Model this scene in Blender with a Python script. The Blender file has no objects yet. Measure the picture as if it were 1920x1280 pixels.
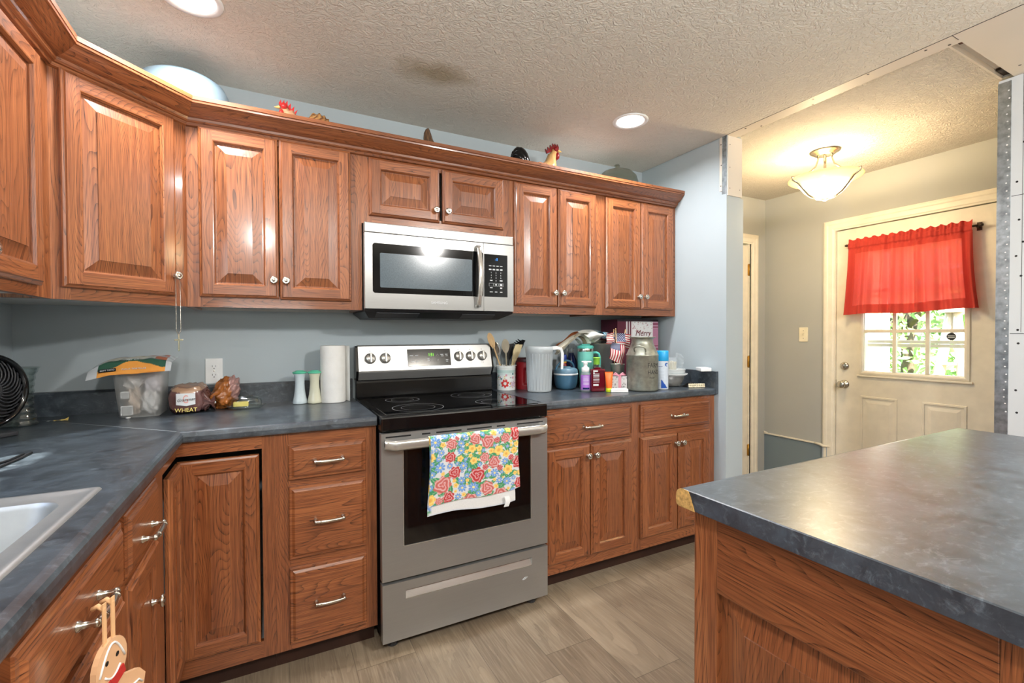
import bpy, bmesh, math, random
from mathutils import Vector, Matrix, noise as mnoise

random.seed(11)
sc = bpy.context.scene
COL = sc.collection
PI = math.pi

# ------------------------------------------------------------------ camera
CAM_POS = Vector((-0.3726, -2.5055, 1.2573))
YAW, PITCH, ROLL, FPX = math.radians(27.467), math.radians(-0.8464), math.radians(-0.2153), 869.46
cam_d = bpy.data.cameras.new('camera')
cam_d.sensor_fit = 'HORIZONTAL'
cam_d.sensor_width = 36.0
cam_d.lens = FPX / 1920.0 * 36.0
cam_d.clip_start = 0.02
cam_d.clip_end = 200
cam = bpy.data.objects.new('camera', cam_d)
COL.objects.link(cam)
fw = Vector((math.sin(YAW) * math.cos(PITCH), math.cos(YAW) * math.cos(PITCH), math.sin(PITCH)))
rt = Vector((math.cos(YAW), -math.sin(YAW), 0))
up = rt.cross(fw)
r2 = rt * math.cos(ROLL) + up * math.sin(ROLL)
u2 = -rt * math.sin(ROLL) + up * math.cos(ROLL)
cm = Matrix((r2, u2, -fw)).transposed().to_4x4()
cm.translation = CAM_POS
cam.matrix_world = cm
sc.camera = cam

# ------------------------------------------------------------------ key dimensions (metres)
XL, XR = -1.2688, 1.973          # left wall, right wall stub
CEIL = 2.401
ECEIL = 2.413                    # entry ceiling, one board thickness higher
CT = 0.937                       # counter top
XE, YE = 3.452, 0.068            # entry: outer wall with the door, end wall
STUB_Y = -0.690                  # end of the wall stub
XR2, YJ = 2.585, -1.640          # bare drywall wall on the right and its corner
YB = -5.6                        # wall behind the camera

# ------------------------------------------------------------------ world, lights, exposure
world = bpy.data.worlds.new('world')
sc.world = world
world.use_nodes = True
wn = world.node_tree
for n in list(wn.nodes):
    wn.nodes.remove(n)
w_out = wn.nodes.new('ShaderNodeOutputWorld')
w_bg = wn.nodes.new('ShaderNodeBackground')
w_sky = wn.nodes.new('ShaderNodeTexSky')
w_sky.sky_type = 'NISHITA'
w_sky.sun_disc = False
w_sky.sun_elevation = math.radians(48)
w_sky.sun_rotation = math.radians(200)
wn.links.new(w_sky.outputs[0], w_bg.inputs[0])
w_bg.inputs[1].default_value = 1.5
wn.links.new(w_bg.outputs[0], w_out.inputs[0])


def area_light(name, loc, aim, sx, sy, power, col, shape='RECTANGLE', spread=180):
    d = bpy.data.lights.new(name, 'AREA')
    d.shape = shape
    d.size = sx
    d.size_y = sy
    d.energy = power
    d.color = col
    d.spread = math.radians(spread)
    o = bpy.data.objects.new(name, d)
    COL.objects.link(o)
    o.location = loc
    o.rotation_euler = (Vector(aim) - Vector(loc)).to_track_quat('-Z', 'Y').to_euler()
    return o


# daylight through the sink window out of view, then an added fill
area_light('daylight_sink_window', (XL + 0.03, -1.75, 1.52), (1.0, -1.75, 1.2), 0.7, 0.5, 1.5, (0.85, 0.94, 1.0))
area_light('added_ceiling_fill', (-0.4, -2.95, 1.50), (-0.4, -2.85, 2.4), 0.7, 0.7, 44, (1.0, 0.97, 0.92))  # unseen fill added to brighten the ceiling, no lamp stands there
sun_d = bpy.data.lights.new('sun', 'SUN')
sun_d.energy = 38.0
sun_d.angle = math.radians(1.0)
sun_d.color = (1.0, 0.95, 0.86)
sun = bpy.data.objects.new('sun', sun_d)
COL.objects.link(sun)
sun.rotation_euler = Vector((0.35, 0.55, -0.8)).to_track_quat('-Z', 'Y').to_euler()

sc.view_settings.view_transform = 'Standard'
sc.view_settings.look = 'None'
sc.view_settings.gamma = 1.0
sc.view_settings.use_curve_mapping = False
sc.view_settings.exposure = 0.08
sc.cycles.use_denoising = True
sc.cycles.max_bounces = 10
sc.cycles.transparent_max_bounces = 16
sc.cycles.sample_clamp_indirect = 6.0


# ------------------------------------------------------------------ materials
def S(r, g, b):
    f = lambda c: (c / 255 / 12.92) if c / 255 <= 0.04045 else ((c / 255 + 0.055) / 1.055) ** 2.4
    return (f(r), f(g), f(b))


class NG:
    def __init__(s, m):
        s.t = m.node_tree
        s.b = s.t.nodes['Principled BSDF']

    def n(s, typ, **kw):
        nd = s.t.nodes.new('ShaderNode' + typ)
        for k, v in kw.items():
            setattr(nd, k, v)
        return nd

    def l(s, a, b):
        s.t.links.new(a, b)

    def math(s, op, a, b=None, c=None, clamp=False):
        nd = s.n('Math', operation=op, use_clamp=clamp)
        for i, x in enumerate((a, b, c)):
            if x is None:
                continue
            if isinstance(x, (int, float)):
                nd.inputs[i].default_value = x
            else:
                s.l(x, nd.inputs[i])
        return nd.outputs[0]

    def mix(s, f, a, b):
        nd = s.n('Mix', data_type='RGBA')
        for i, x in ((0, f), (6, a), (7, b)):
            if isinstance(x, (int, float)):
                nd.inputs[i].default_value = x
            elif isinstance(x, tuple):
                nd.inputs[i].default_value = (*x[:3], 1)
            else:
                s.l(x, nd.inputs[i])
        return nd.outputs[2]

    def noise(s, vec, scale=1.0, detail=2.0, rough=0.5, dist=0.0):
        nd = s.n('TexNoise')
        nd.inputs['Scale'].default_value = scale
        nd.inputs['Detail'].default_value = detail
        nd.inputs['Roughness'].default_value = rough
        nd.inputs['Distortion'].default_value = dist
        if vec is not None:
            s.l(vec, nd.inputs['Vector'])
        return nd.outputs[0]

    def rng(s, x, a, b, c=0.0, d=1.0):
        nd = s.n('MapRange')
        s.l(x, nd.inputs[0])
        for i, v in zip((1, 2, 3, 4), (a, b, c, d)):
            nd.inputs[i].default_value = v
        return nd.outputs[0]

    def comb(s, x, y, z=0.0):
        nd = s.n('CombineXYZ')
        for i, v in enumerate((x, y, z)):
            if isinstance(v, (int, float)):
                nd.inputs[i].default_value = v
            else:
                s.l(v, nd.inputs[i])
        return nd.outputs[0]

    def scaled(s, vec, sx, sy, sz):
        nd = s.n('VectorMath', operation='MULTIPLY')
        s.l(vec, nd.inputs[0])
        nd.inputs[1].default_value = (sx, sy, sz)
        return nd.outputs[0]

    def bump(s, h, strength, dist=0.002):
        nd = s.n('Bump')
        nd.inputs['Strength'].default_value = strength
        nd.inputs['Distance'].default_value = dist
        s.l(h, nd.inputs['Height'])
        s.l(nd.outputs[0], s.b.inputs['Normal'])


MATS = {}


def pmat(name, col, rough=0.5, metal=0.0, var=0.06, vscale=12.0, spec=0.5, coat=0.0, bump=0.0, bscale=80.0,
         trans=0.0, emit=None, estr=0.0, ior=1.45, alpha=1.0, sss=0.0, attr=False, stretch=(1, 1, 1)):
    m = bpy.data.materials.new(name)
    m.use_nodes = True
    g = NG(m)
    b = g.b
    tc = g.n('TexCoord').outputs['Object']
    vec = g.scaled(tc, *stretch)
    nz = g.noise(vec, vscale, 3.0)
    if attr:
        a = g.n('Attribute', attribute_name='Col')
        base = a.outputs['Color']
        bc = g.mix(g.rng(nz, 0.3, 0.7, 0.0, var), base, (0.0, 0.0, 0.0))
    else:
        bc = g.mix(g.rng(nz, 0.3, 0.7), tuple(c * (1 - var) for c in col), tuple(min(1, c * (1 + var)) for c in col))
    g.l(bc, b.inputs['Base Color'])
    b.inputs['Roughness'].default_value = rough
    b.inputs['Metallic'].default_value = metal
    b.inputs['Specular IOR Level'].default_value = spec
    b.inputs['Coat Weight'].default_value = coat
    b.inputs['Coat Roughness'].default_value = 0.08
    b.inputs['Transmission Weight'].default_value = trans
    b.inputs['IOR'].default_value = ior
    b.inputs['Alpha'].default_value = alpha
    if emit is not None:
        b.inputs['Emission Color'].default_value = (*emit, 1)
        b.inputs['Emission Strength'].default_value = estr
    if bump:
        g.bump(g.noise(vec, bscale, 4.0), bump)
    MATS[name] = m
    return m


def oak(name, light, mid, dark, coat=0.55):
    m = bpy.data.materials.new(name)
    m.use_nodes = True
    g = NG(m)
    uvn = g.n('UVMap', uv_map='UVMap')
    sp = g.n('SeparateXYZ')
    g.l(uvn.outputs[0], sp.inputs[0])
    u, v = sp.outputs[0], sp.outputs[1]
    # growth rings: contours of a field stretched along the grain -> cathedrals
    n1 = g.noise(g.comb(g.math('MULTIPLY', u, 5.5), g.math('MULTIPLY', v, 0.85)), 1.0, 2.0, 0.42)
    field = g.math('ADD', g.math('MULTIPLY', u, 92.0), g.math('MULTIPLY', n1, 60.0))
    fr = g.math('FRACT', field)
    ring = g.math('POWER', fr, 4.5)
    pores = g.rng(g.noise(g.comb(g.math('MULTIPLY', u, 420.0), g.math('MULTIPLY', v, 11.0)), 1.0, 2.0), 0.46, 0.62)
    fine = g.noise(g.comb(g.math('MULTIPLY', u, 130.0), g.math('MULTIPLY', v, 2.2)), 1.0, 3.0)
    broad = g.noise(g.comb(g.math('MULTIPLY', u, 4.0), g.math('MULTIPLY', v, 0.8)), 1.0, 2.0)
    d1 = g.math('MULTIPLY', ring, g.math('ADD', g.math('MULTIPLY', pores, 0.50), 0.50))
    d2 = g.math('ADD', d1, g.math('MULTIPLY', pores, 0.30), clamp=True)
    c0 = g.mix(g.rng(fine, 0.35, 0.65), mid, tuple(min(1, x * 1.06) for x in light))
    c1 = g.mix(g.rng(broad, 0.32, 0.7, 0.0, 0.55), c0, tuple(x * 0.62 for x in mid))
    # every board has its own tone: this noise is far wider than a board
    tone = g.noise(g.comb(g.math('MULTIPLY', u, 0.17), g.math('MULTIPLY', v, 0.17)), 1.0, 1.0)
    c1 = g.mix(g.rng(tone, 0.30, 0.70, 0.0, 0.55), c1, tuple(x * 0.60 for x in mid))
    c2 = g.mix(d2, c1, dark)
    g.l(c2, g.b.inputs['Base Color'])
    g.b.inputs['Roughness'].default_value = 0.34
    g.b.inputs['Coat Weight'].default_value = coat
    g.b.inputs['Coat Roughness'].default_value = 0.12
    g.bump(g.math('SUBTRACT', fine, g.math('MULTIPLY', pores, 0.6)), 0.05, 0.0008)
    MATS[name] = m
    return m


oak('oak', S(182, 114, 68), S(142, 80, 46), S(62, 30, 17))
oak('oak_dark', S(150, 86, 54), S(118, 62, 38), S(66, 30, 18))


def laminate(name):
    m = bpy.data.materials.new(name)
    m.use_nodes = True
    g = NG(m)
    tc = g.n('TexCoord').outputs['Object']
    a = g.noise(tc, 11.0, 7.0, 0.72, 0.5)
    st = g.noise(g.scaled(tc, 1.0, 1.6, 1.6), 34.0, 6.0, 0.74, 0.7)
    fl = g.noise(tc, 60.0, 4.0, 0.7)
    c = g.mix(g.rng(a, 0.36, 0.66), S(34, 40, 46), S(72, 82, 91))
    c = g.mix(g.rng(st, 0.53, 0.72, 0.0, 0.5), c, S(128, 138, 147))
    c = g.mix(g.rng(fl, 0.22, 0.60, 0.35, 0.0), c, S(42, 47, 54))
    g.l(c, g.b.inputs['Base Color'])
    g.b.inputs['Roughness'].default_value = 0.30
    g.b.inputs['Specular IOR Level'].default_value = 0.9
    MATS[name] = m


laminate('laminate')


def steel(name, base, rough, stretch, br=0.015, aniso=0.5, metal=0.68):
    m = bpy.data.materials.new(name)
    m.use_nodes = True
    g = NG(m)
    tc = g.n('TexCoord').outputs['Object']
    br_n = g.noise(g.scaled(tc, *stretch), 1.0, 3.0, 0.6)
    g.l(g.mix(g.rng(br_n, 0.3, 0.7), tuple(c * 0.93 for c in base), base), g.b.inputs['Base Color'])
    g.b.inputs['Metallic'].default_value = metal
    g.b.inputs['Roughness'].default_value = rough
    g.b.inputs['Anisotropic'].default_value = aniso
    if aniso:
        tg_ = g.n('Tangent', direction_type='RADIAL', axis='Z')
        g.l(tg_.outputs[0], g.b.inputs['Tangent'])
    g.bump(br_n, br, 0.0006)
    MATS[name] = m


steel('stainless', S(164, 164, 162), 0.30, (8, 8, 900))
steel('stainless_bright', S(200, 197, 190), 0.20, (8, 8, 700), 0.03)
steel('nickel', S(205, 200, 190), 0.24, (120, 120, 120), 0.02, 0.0, 1.0)
steel('steel_plain', S(160, 162, 162), 0.42, (30, 30, 30), 0.02, 0.0)


def wallmat(name, col, tex=0.05, scale=220.0, var=0.05):
    m = bpy.data.materials.new(name)
    m.use_nodes = True
    g = NG(m)
    tc = g.n('TexCoord').outputs['Object']
    a = g.noise(tc, 1.3, 4.0)
    g.l(g.mix(g.rng(a, 0.3, 0.7), tuple(c * (1 - var) for c in col), tuple(c * (1 + var) for c in col)), g.b.inputs['Base Color'])
    g.b.inputs['Roughness'].default_value = 0.55
    g.b.inputs['Specular IOR Level'].default_value = 0.3
    g.bump(g.noise(tc, scale, 3.0), tex, 0.002)
    MATS[name] = m


wallmat('wall_paint', S(173, 184, 189))
wallmat('rear_darkened', S(126, 118, 106))  # darker tone given to the unseen wall to dim its reflection in steel
wallmat('entry_paint', S(172, 173, 169))
wallmat('wall_low_dark', S(120, 134, 142))
wallmat('drywall', S(214, 206, 194), 0.03, 300)
wallmat('drywall_grey', S(196, 200, 202), 0.03, 300)


def stomp(name, col, stain=None, strength=0.6, scale=26.0):
    """crow's-foot stomped ceiling plaster"""
    m = bpy.data.materials.new(name)
    m.use_nodes = True
    g = NG(m)
    tc = g.n('TexCoord').outputs['Object']
    a = g.noise(tc, scale, 3.0, 0.55, 2.4)
    b = g.noise(tc, scale * 3.2, 2.0, 0.5, 1.5)
    h = g.math('ADD', g.rng(a, 0.42, 0.58), g.math('MULTIPLY', b, 0.5))
    c = g.mix(g.rng(g.noise(tc, 1.7, 3.0), 0.3, 0.7), tuple(x * 0.95 for x in col), col)
    if stain:
        sx, sy, rx, ry, sc_ = stain
        sp = g.n('SeparateXYZ')
        g.l(tc, sp.inputs[0])
        dx = g.math('DIVIDE', g.math('SUBTRACT', sp.outputs[0], sx), rx)
        dy = g.math('DIVIDE', g.math('SUBTRACT', sp.outputs[1], sy), ry)
        rr = g.math('SQRT', g.math('ADD', g.math('MULTIPLY', dx, dx), g.math('MULTIPLY', dy, dy)))
        rr = g.math('ADD', rr, g.math('MULTIPLY', g.math('SUBTRACT', g.noise(tc, 7.0, 3.0), 0.5), 1.1))
        c = g.mix(g.rng(rr, 0.35, 1.1, 0.62, 0.0), c, sc_)
    g.l(c, g.b.inputs['Base Color'])
    g.b.inputs['Roughness'].default_value = 0.8
    g.b.inputs['Specular IOR Level'].default_value = 0.2
    g.bump(h, strength, 0.004)
    MATS[name] = m


stomp('ceiling_plaster', S(222, 217, 207), stain=(0.27, -0.53, 0.22, 0.10, S(140, 122, 78)), strength=0.75, scale=30)
stomp('ceiling_entry', S(216, 210, 200), strength=1.0, scale=38)


def floormat():
    m = bpy.data.materials.new('vinyl_plank')
    m.use_nodes = True
    g = NG(m)
    tc = g.n('TexCoord').outputs['Object']
    sp = g.n('SeparateXYZ')
    g.l(tc, sp.inputs[0])
    x = g.math('DIVIDE', g.math('ADD', sp.outputs[0], 0.1), 0.224)
    ix = g.math('FLOOR', x)
    wnz = g.n('TexWhiteNoise', noise_dimensions='1D')
    g.l(ix, wnz.inputs['W'])
    y = g.math('ADD', g.math('DIVIDE', sp.outputs[1], 1.22), wnz.outputs['Value'])
    iy = g.math('FLOOR', y)
    w2 = g.n('TexWhiteNoise', noise_dimensions='2D')
    g.l(g.comb(ix, iy), w2.inputs['Vector'])
    rnd = w2.outputs['Value']
    off = g.math('MULTIPLY', rnd, 37.0)
    gv = g.comb(g.math('ADD', g.math('MULTIPLY', sp.outputs[0], 9.0), off), g.math('MULTIPLY', sp.outputs[1], 1.6), off)
    n1 = g.noise(gv, 1.0, 4.0, 0.6, 0.9)
    ringf = g.math('FRACT', g.math('ADD', g.math('MULTIPLY', n1, 5.0), g.math('MULTIPLY', sp.outputs[0], 9.0)))
    fine = g.noise(g.comb(g.math('MULTIPLY', sp.outputs[0], 150.0), g.math('MULTIPLY', sp.outputs[1], 7.0), off), 1.0, 3.0)
    c = g.mix(rnd, S(126, 110, 91), S(162, 146, 124))
    c = g.mix(g.rng(n1, 0.35, 0.68, 0.55, 0.0), c, S(92, 78, 62))
    c = g.mix(g.math('MULTIPLY', g.math('POWER', ringf, 4.0), 0.30), c, S(84, 71, 57))
    c = g.mix(g.rng(fine, 0.45, 0.75, 0.0, 0.4), c, S(176, 161, 139))
    fx = g.math('FRACT', x)
    fy = g.math('FRACT', y)
    ex = g.math('LESS_THAN', g.math('MINIMUM', fx, g.math('SUBTRACT', 1.0, fx)), 0.006)
    ey = g.math('LESS_THAN', g.math('MINIMUM', fy, g.math('SUBTRACT', 1.0, fy)), 0.0012)
    seam = g.math('MAXIMUM', ex, ey)
    c = g.mix(g.math('MULTIPLY', seam, 0.55), c, S(70, 60, 50))
    g.l(c, g.b.inputs['Base Color'])
    g.b.inputs['Roughness'].default_value = 0.42
    g.bump(g.math('SUBTRACT', fine, seam), 0.10, 0.001)
    MATS['vinyl_plank'] = m


floormat()


def glassmat(name, tint, rough=0.02, mixw=0.75):
    """thin clear sheet: transparent with a Fresnel gloss"""
    m = bpy.data.materials.new(name)
    m.use_nodes = True
    g = NG(m)
    nz = g.noise(g.n('TexCoord').outputs['Object'], 30.0)
    t = g.n('BsdfTransparent')
    t.inputs[0].default_value = (*tint, 1)
    gl = g.n('BsdfGlossy')
    g.l(g.rng(nz, 0.3, 0.7, rough, rough * 2), gl.inputs['Roughness'])
    lw = g.n('LayerWeight')
    lw.inputs[0].default_value = 1 - mixw
    mx = g.n('MixShader')
    g.l(g.rng(lw.outputs['Facing'], 0.0, 1.0, 0.05, 0.75), mx.inputs[0])
    g.l(t.outputs[0], mx.inputs[1])
    g.l(gl.outputs[0], mx.inputs[2])
    out = g.t.nodes['Material Output']
    g.l(mx.outputs[0], out.inputs[0])
    g.t.nodes.remove(g.b)
    MATS[name] = m


glassmat('clear_glass', (0.90, 0.94, 0.93))
glassmat('pane_glass', (0.97, 0.98, 0.98), 0.005, 0.9)


def milky(name, col, trans, rough=0.3, tl=0.5):
    """translucent plastic: diffuse + translucent + some see-through"""
    m = bpy.data.materials.new(name)
    m.use_nodes = True
    g = NG(m)
    nz = g.noise(g.n('TexCoord').outputs['Object'], 25.0)
    c = g.mix(nz, tuple(x * 0.94 for x in col), col)
    g.l(c, g.b.inputs['Base Color'])
    g.b.inputs['Roughness'].default_value = rough
    tr = g.n('BsdfTranslucent')
    g.l(c, tr.inputs[0])
    m1 = g.n('MixShader')
    m1.inputs[0].default_value = tl
    g.l(g.b.outputs[0], m1.inputs[1])
    g.l(tr.outputs[0], m1.inputs[2])
    tp = g.n('BsdfTransparent')
    m2 = g.n('MixShader')
    m2.inputs[0].default_value = trans
    g.l(m1.outputs[0], m2.inputs[1])
    g.l(tp.outputs[0], m2.inputs[2])
    g.l(m2.outputs[0], g.t.nodes['Material Output'].inputs[0])
    MATS[name] = m


milky('milky_plastic', S(228, 230, 228), 0.62, 0.3, 0.5)
milky('milky_bowl', S(150, 172, 184), 0.12, 0.2, 0.30)
milky('pitcher_plastic', S(222, 228, 230), 0.14, 0.35, 0.35)
milky('red_curtain', S(218, 86, 78), 0.006, 0.9, 0.55)
milky('red_hem', S(192, 62, 52), 0.0, 0.9, 0.25)
milky('lamp_glass', S(250, 232, 190), 0.10, 0.25, 0.65)
milky('brown_film', S(96, 58, 46), 0.10, 0.16, 0.2)
milky('clear_film', S(205, 215, 220), 0.72, 0.1, 0.2)

pmat('trim_white', S(232, 224, 206), 0.42)
pmat('door_white', S(228, 220, 202), 0.42)
pmat('trim_grey', S(176, 182, 186), 0.5)
pmat('plastic_white', S(232, 234, 234), 0.35)
pmat('switch_ivory', S(236, 226, 198), 0.35)
pmat('melamine', S(196, 196, 192), 0.4)
pmat('black_gloss', S(10, 11, 13), 0.08, var=0.2, spec=0.6)
pmat('black_glass', S(6, 7, 9), 0.04, var=0.2, spec=0.8)
pmat('black_matte', S(20, 20, 22), 0.45, var=0.2)
pmat('dark_grey', S(52, 54, 58), 0.4)
pmat('window_mesh', S(86, 98, 106), 0.16, var=0.25, vscale=600, spec=0.7)
pmat('burner_line', S(150, 152, 154), 0.3)
pmat('print_white', S(210, 214, 216), 0.5)
pmat('print_dark', S(48, 48, 50), 0.5)
pmat('led_green', S(20, 30, 10), 0.4, emit=S(140, 255, 40), estr=1.4)
pmat('led_blue', S(10, 20, 40), 0.4, emit=S(60, 160, 255), estr=1.6)
pmat('lamp_emit', S(255, 255, 255), 0.5, emit=(1.0, 0.97, 0.93), estr=9.0)
pmat('bulb_emit', S(255, 240, 200), 0.5, emit=(1.0, 0.80, 0.46), estr=16.0)
pmat('galv', S(158, 160, 148), 0.42, metal=0.75, var=0.16, vscale=45, bump=0.04, bscale=120)
pmat('galv_strip', S(168, 178, 184), 0.32, metal=0.9, var=0.3, vscale=40)
pmat('screw', S(26, 26, 28), 0.5)
pmat('brass', S(196, 150, 70), 0.3, metal=1.0)
pmat('bronze', S(70, 58, 48), 0.35, metal=0.8)
pmat('chipboard', S(190, 148, 84), 0.8, var=0.35, vscale=140, bump=0.4, bscale=200)
pmat('paint', (1, 1, 1), 0.5, attr=True, var=0.08, vscale=40)
pmat('paint_gloss', (1, 1, 1), 0.18, attr=True, var=0.08, vscale=40, coat=0.4)
pmat('paint_cloth', (1, 1, 1), 0.9, attr=True, var=0.10, vscale=300, spec=0.1)
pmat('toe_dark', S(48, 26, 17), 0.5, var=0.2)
pmat('siding', S(232, 220, 192), 0.6)
pmat('post_white', S(228, 228, 226), 0.5)
pmat('grass', S(120, 140, 70), 0.9, var=0.3, vscale=3)
pmat('leaf', S(150, 182, 96), 0.6, var=0.45, vscale=2.5)
pmat('bark', S(96, 82, 66), 0.9, var=0.3)
pmat('ladder_wood', S(196, 178, 150), 0.7)
pmat('paper', S(236, 236, 232), 0.9, bump=0.25, bscale=260)
pmat('pinkish', S(214, 150, 140), 0.5)
pmat('gold_print', S(226, 206, 120), 0.5)
pmat('butter', S(236, 214, 120), 0.5)
pmat('shaker_white', S(206, 220, 226), 0.15, coat=0.5)
pmat('shaker_cream', S(216, 216, 192), 0.15, coat=0.5)
pmat('mint', S(92, 196, 160), 0.25)
pmat('comb_red', S(186, 44, 42), 0.35)
pmat('comb_dark', S(124, 18, 22), 0.3)
pmat('beak', S(206, 170, 92), 0.4)
pmat('gingerbread', S(214, 170, 130), 0.6)
pmat('ribbon_tan', S(222, 176, 128), 0.7)
glassmat('smoky_glass', (0.66, 0.66, 0.58), 0.03)
pmat('wood_light', S(206, 172, 126), 0.6, var=0.15, stretch=(60, 60, 4))
pmat('wood_pale', S(212, 194, 152), 0.6, var=0.15, stretch=(60, 60, 4))
pmat('stone_beige', S(158, 148, 128), 0.35)
pmat('canister_red', S(150, 22, 30), 0.35)
pmat('lid_dark', S(66, 20, 24), 0.4)
pmat('pot_blue', S(64, 104, 130), 0.35)
pmat('pot_lid', S(98, 130, 150), 0.35)
pmat('tumbler_mint', S(122, 204, 190), 0.4)
pmat('lid_mint', S(96, 204, 192), 0.3)
pmat('navy', S(24, 36, 82), 0.2)
pmat('blue_cap', S(30, 60, 160), 0.35)
pmat('yellow_cap', S(226, 170, 40), 0.4)
pmat('label_purple', S(176, 112, 206), 0.5)
pmat('wash_red', S(92, 10, 26), 0.12, coat=0.5)
pmat('tube_orange', S(240, 110, 36), 0.4)
pmat('cap_lime', S(196, 214, 30), 0.35)
pmat('cap_green', S(140, 200, 70), 0.3)
pmat('ribbon_pink', S(206, 140, 156), 0.6)
pmat('box_white', S(230, 228, 228), 0.5)
pmat('spray_blue', S(34, 158, 220), 0.35)
pmat('cream', S(226, 214, 184), 0.6)
pmat('maroon', S(94, 16, 34), 0.5)


# ------------------------------------------------------------------ mesh builder
class MB:
    def __init__(s):
        s.v, s.f, s.m, s.g, s.sm, s.c = [], [], [], [], [], []
        s.anyg = False
        s.anyc = False

    def add(s, vs, fs, m=0, g=None, sm=False, cols=None):
        b = len(s.v)
        s.v += [Vector(p) for p in vs]
        s.c += list(cols) if cols else [(0.8, 0.8, 0.8)] * len(vs)
        if cols:
            s.anyc = True
        if g is not None:
            s.anyg = True
            g = (Vector(g).normalized(), (random.uniform(-40, 40), random.uniform(-40, 40)))
        for f in fs:
            s.f.append([i + b for i in f])
            s.m.append(m)
            s.g.append(g)
            s.sm.append(sm)
        return b

    def quad(s, a, b, c, d, m=0, g=None):
        s.add([a, b, c, d], [(0, 1, 2, 3)], m, g)

    def obox(s, P, U, V, N, u0, u1, v0, v1, n0, n1, m=0, g=None, bev=0.0):
        """box in the frame P + U*u + V*v + N*n, with chamfered edges when bev > 0"""
        P, U, V, N = Vector(P), Vector(U), Vector(V), Vector(N)
        if u1 < u0: u0, u1 = u1, u0
        if v1 < v0: v0, v1 = v1, v0
        if n1 < n0: n0, n1 = n1, n0
        flip = U.cross(V).dot(N) < 0
        if bev <= 0:
            q = [P + U * u + V * v + N * n for n in (n0, n1) for v in (v0, v1) for u in (u0, u1)]
            fs = [(0, 2, 3, 1), (4, 5, 7, 6), (0, 1, 5, 4), (2, 6, 7, 3), (0, 4, 6, 2), (1, 3, 7, 5)]
        else:
            b = min(bev, (u1 - u0) * .45, (v1 - v0) * .45, (n1 - n0) * .45)
            bm = bmesh.new()
            bmesh.ops.create_cube(bm, size=1.0)
            for vt in bm.verts:
                vt.co = Vector(((u0 + u1) / 2 + vt.co.x * (u1 - u0), (v0 + v1) / 2 + vt.co.y * (v1 - v0), (n0 + n1) / 2 + vt.co.z * (n1 - n0)))
            bmesh.ops.bevel(bm, geom=bm.edges[:], offset=b, segments=2, profile=0.5, affect='EDGES')
            bm.verts.index_update()
            q = [P + U * vt.co.x + V * vt.co.y + N * vt.co.z for vt in bm.verts]
            fs = [tuple(vt.index for vt in f.verts) for f in bm.faces]
            bm.free()
        if flip:
            fs = [tuple(reversed(f)) for f in fs]
        s.add(q, fs, m, g, False)

    def box(s, x0, x1, y0, y1, z0, z1, m=0, g=None, bev=0.0):
        s.obox((0, 0, 0), (1, 0, 0), (0, 1, 0), (0, 0, 1), x0, x1, y0, y1, z0, z1, m, g, bev)

    def lathe(s, prof, c=(0, 0, 0), seg=32, m=0, sm=True, ax=(0, 0, 1), ref=None, colf=None, sx=1.0, sy=1.0, a0=0.0, a1=2 * PI):
        """revolve [(r, h)...] about the axis through c; bottom to top, outside wall"""
        ax = Vector(ax).normalized()
        ref = Vector(ref) if ref else (Vector((1, 0, 0)) if abs(ax.x) < 0.9 else Vector((0, 1, 0)))
        X = (ref - ax * ref.dot(ax)).normalized()
        Y = ax.cross(X)
        c = Vector(c)
        vs, cols, fs = [], [], []
        full = abs(a1 - a0 - 2 * PI) < 1e-6
        cnt = seg if full else seg + 1
        for (r, h) in prof:
            for k in range(cnt):
                a = a0 + (a1 - a0) * k / seg
                vs.append(c + X * (r * sx * math.cos(a)) + Y * (r * sy * math.sin(a)) + ax * h)
                if colf:
                    cols.append(colf(a, h, r))
        for i in range(len(prof) - 1):
            for k in range(seg):
                k2 = (k + 1) % cnt
                fs.append((i * cnt + k, i * cnt + k2, (i + 1) * cnt + k2, (i + 1) * cnt + k))
        s.add(vs, fs, m, None, sm, cols if colf else None)

    def disc(s, c, r, ax=(0, 0, 1), seg=24, m=0, r0=0.0):
        s.lathe([(r, 0), (max(r0, 1e-5), 0)], c, seg, m, False, ax)

    def tube(s, pts, r, seg=8, m=0, sm=True, caps=True, g=None):
        pts = [Vector(p) for p in pts]
        n = len(pts)
        rs = r if isinstance(r, (list, tuple)) else [r] * n
        vs, fs = [], []
        prev = None
        for i, p in enumerate(pts):
            t = (pts[min(i + 1, n - 1)] - pts[max(i - 1, 0)]).normalized()
            if prev is None:
                a = Vector((0, 0, 1)) if abs(t.z) < 0.9 else Vector((1, 0, 0))
                X = (a - t * a.dot(t)).normalized()
            else:
                X = (prev - t * prev.dot(t)).normalized()
            prev = X
            Y = t.cross(X)
            for k in range(seg):
                a = 2 * PI * k / seg
                vs.append(p + X * (rs[i] * math.cos(a)) + Y * (rs[i] * math.sin(a)))
        for i in range(n - 1):
            for k in range(seg):
                k2 = (k + 1) % seg
                fs.append((i * seg + k, i * seg + k2, (i + 1) * seg + k2, (i + 1) * seg + k))
        if caps:
            fs.append(tuple(reversed(range(seg))))
            fs.append(tuple((n - 1) * seg + k for k in range(seg)))
        s.add(vs, fs, m, g, sm)

    def grid(s, nu, nv, fn, m=0, colf=None, sm=True, flip=False, thick=0.0):
        """surface from fn(u, v) -> point, u, v in 0..1"""
        vs = [Vector(fn(i / nu, j / nv)) for j in range(nv + 1) for i in range(nu + 1)]
        cols = [colf(i / nu, j / nv) for j in range(nv + 1) for i in range(nu + 1)] if colf else None
        fs = []
        for j in range(nv):
            for i in range(nu):
                a = j * (nu + 1) + i
                q = (a, a + 1, a + nu + 2, a + nu + 1)
                fs.append(tuple(reversed(q)) if flip else q)
        s.add(vs, fs, m, None, sm, cols)

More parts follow.
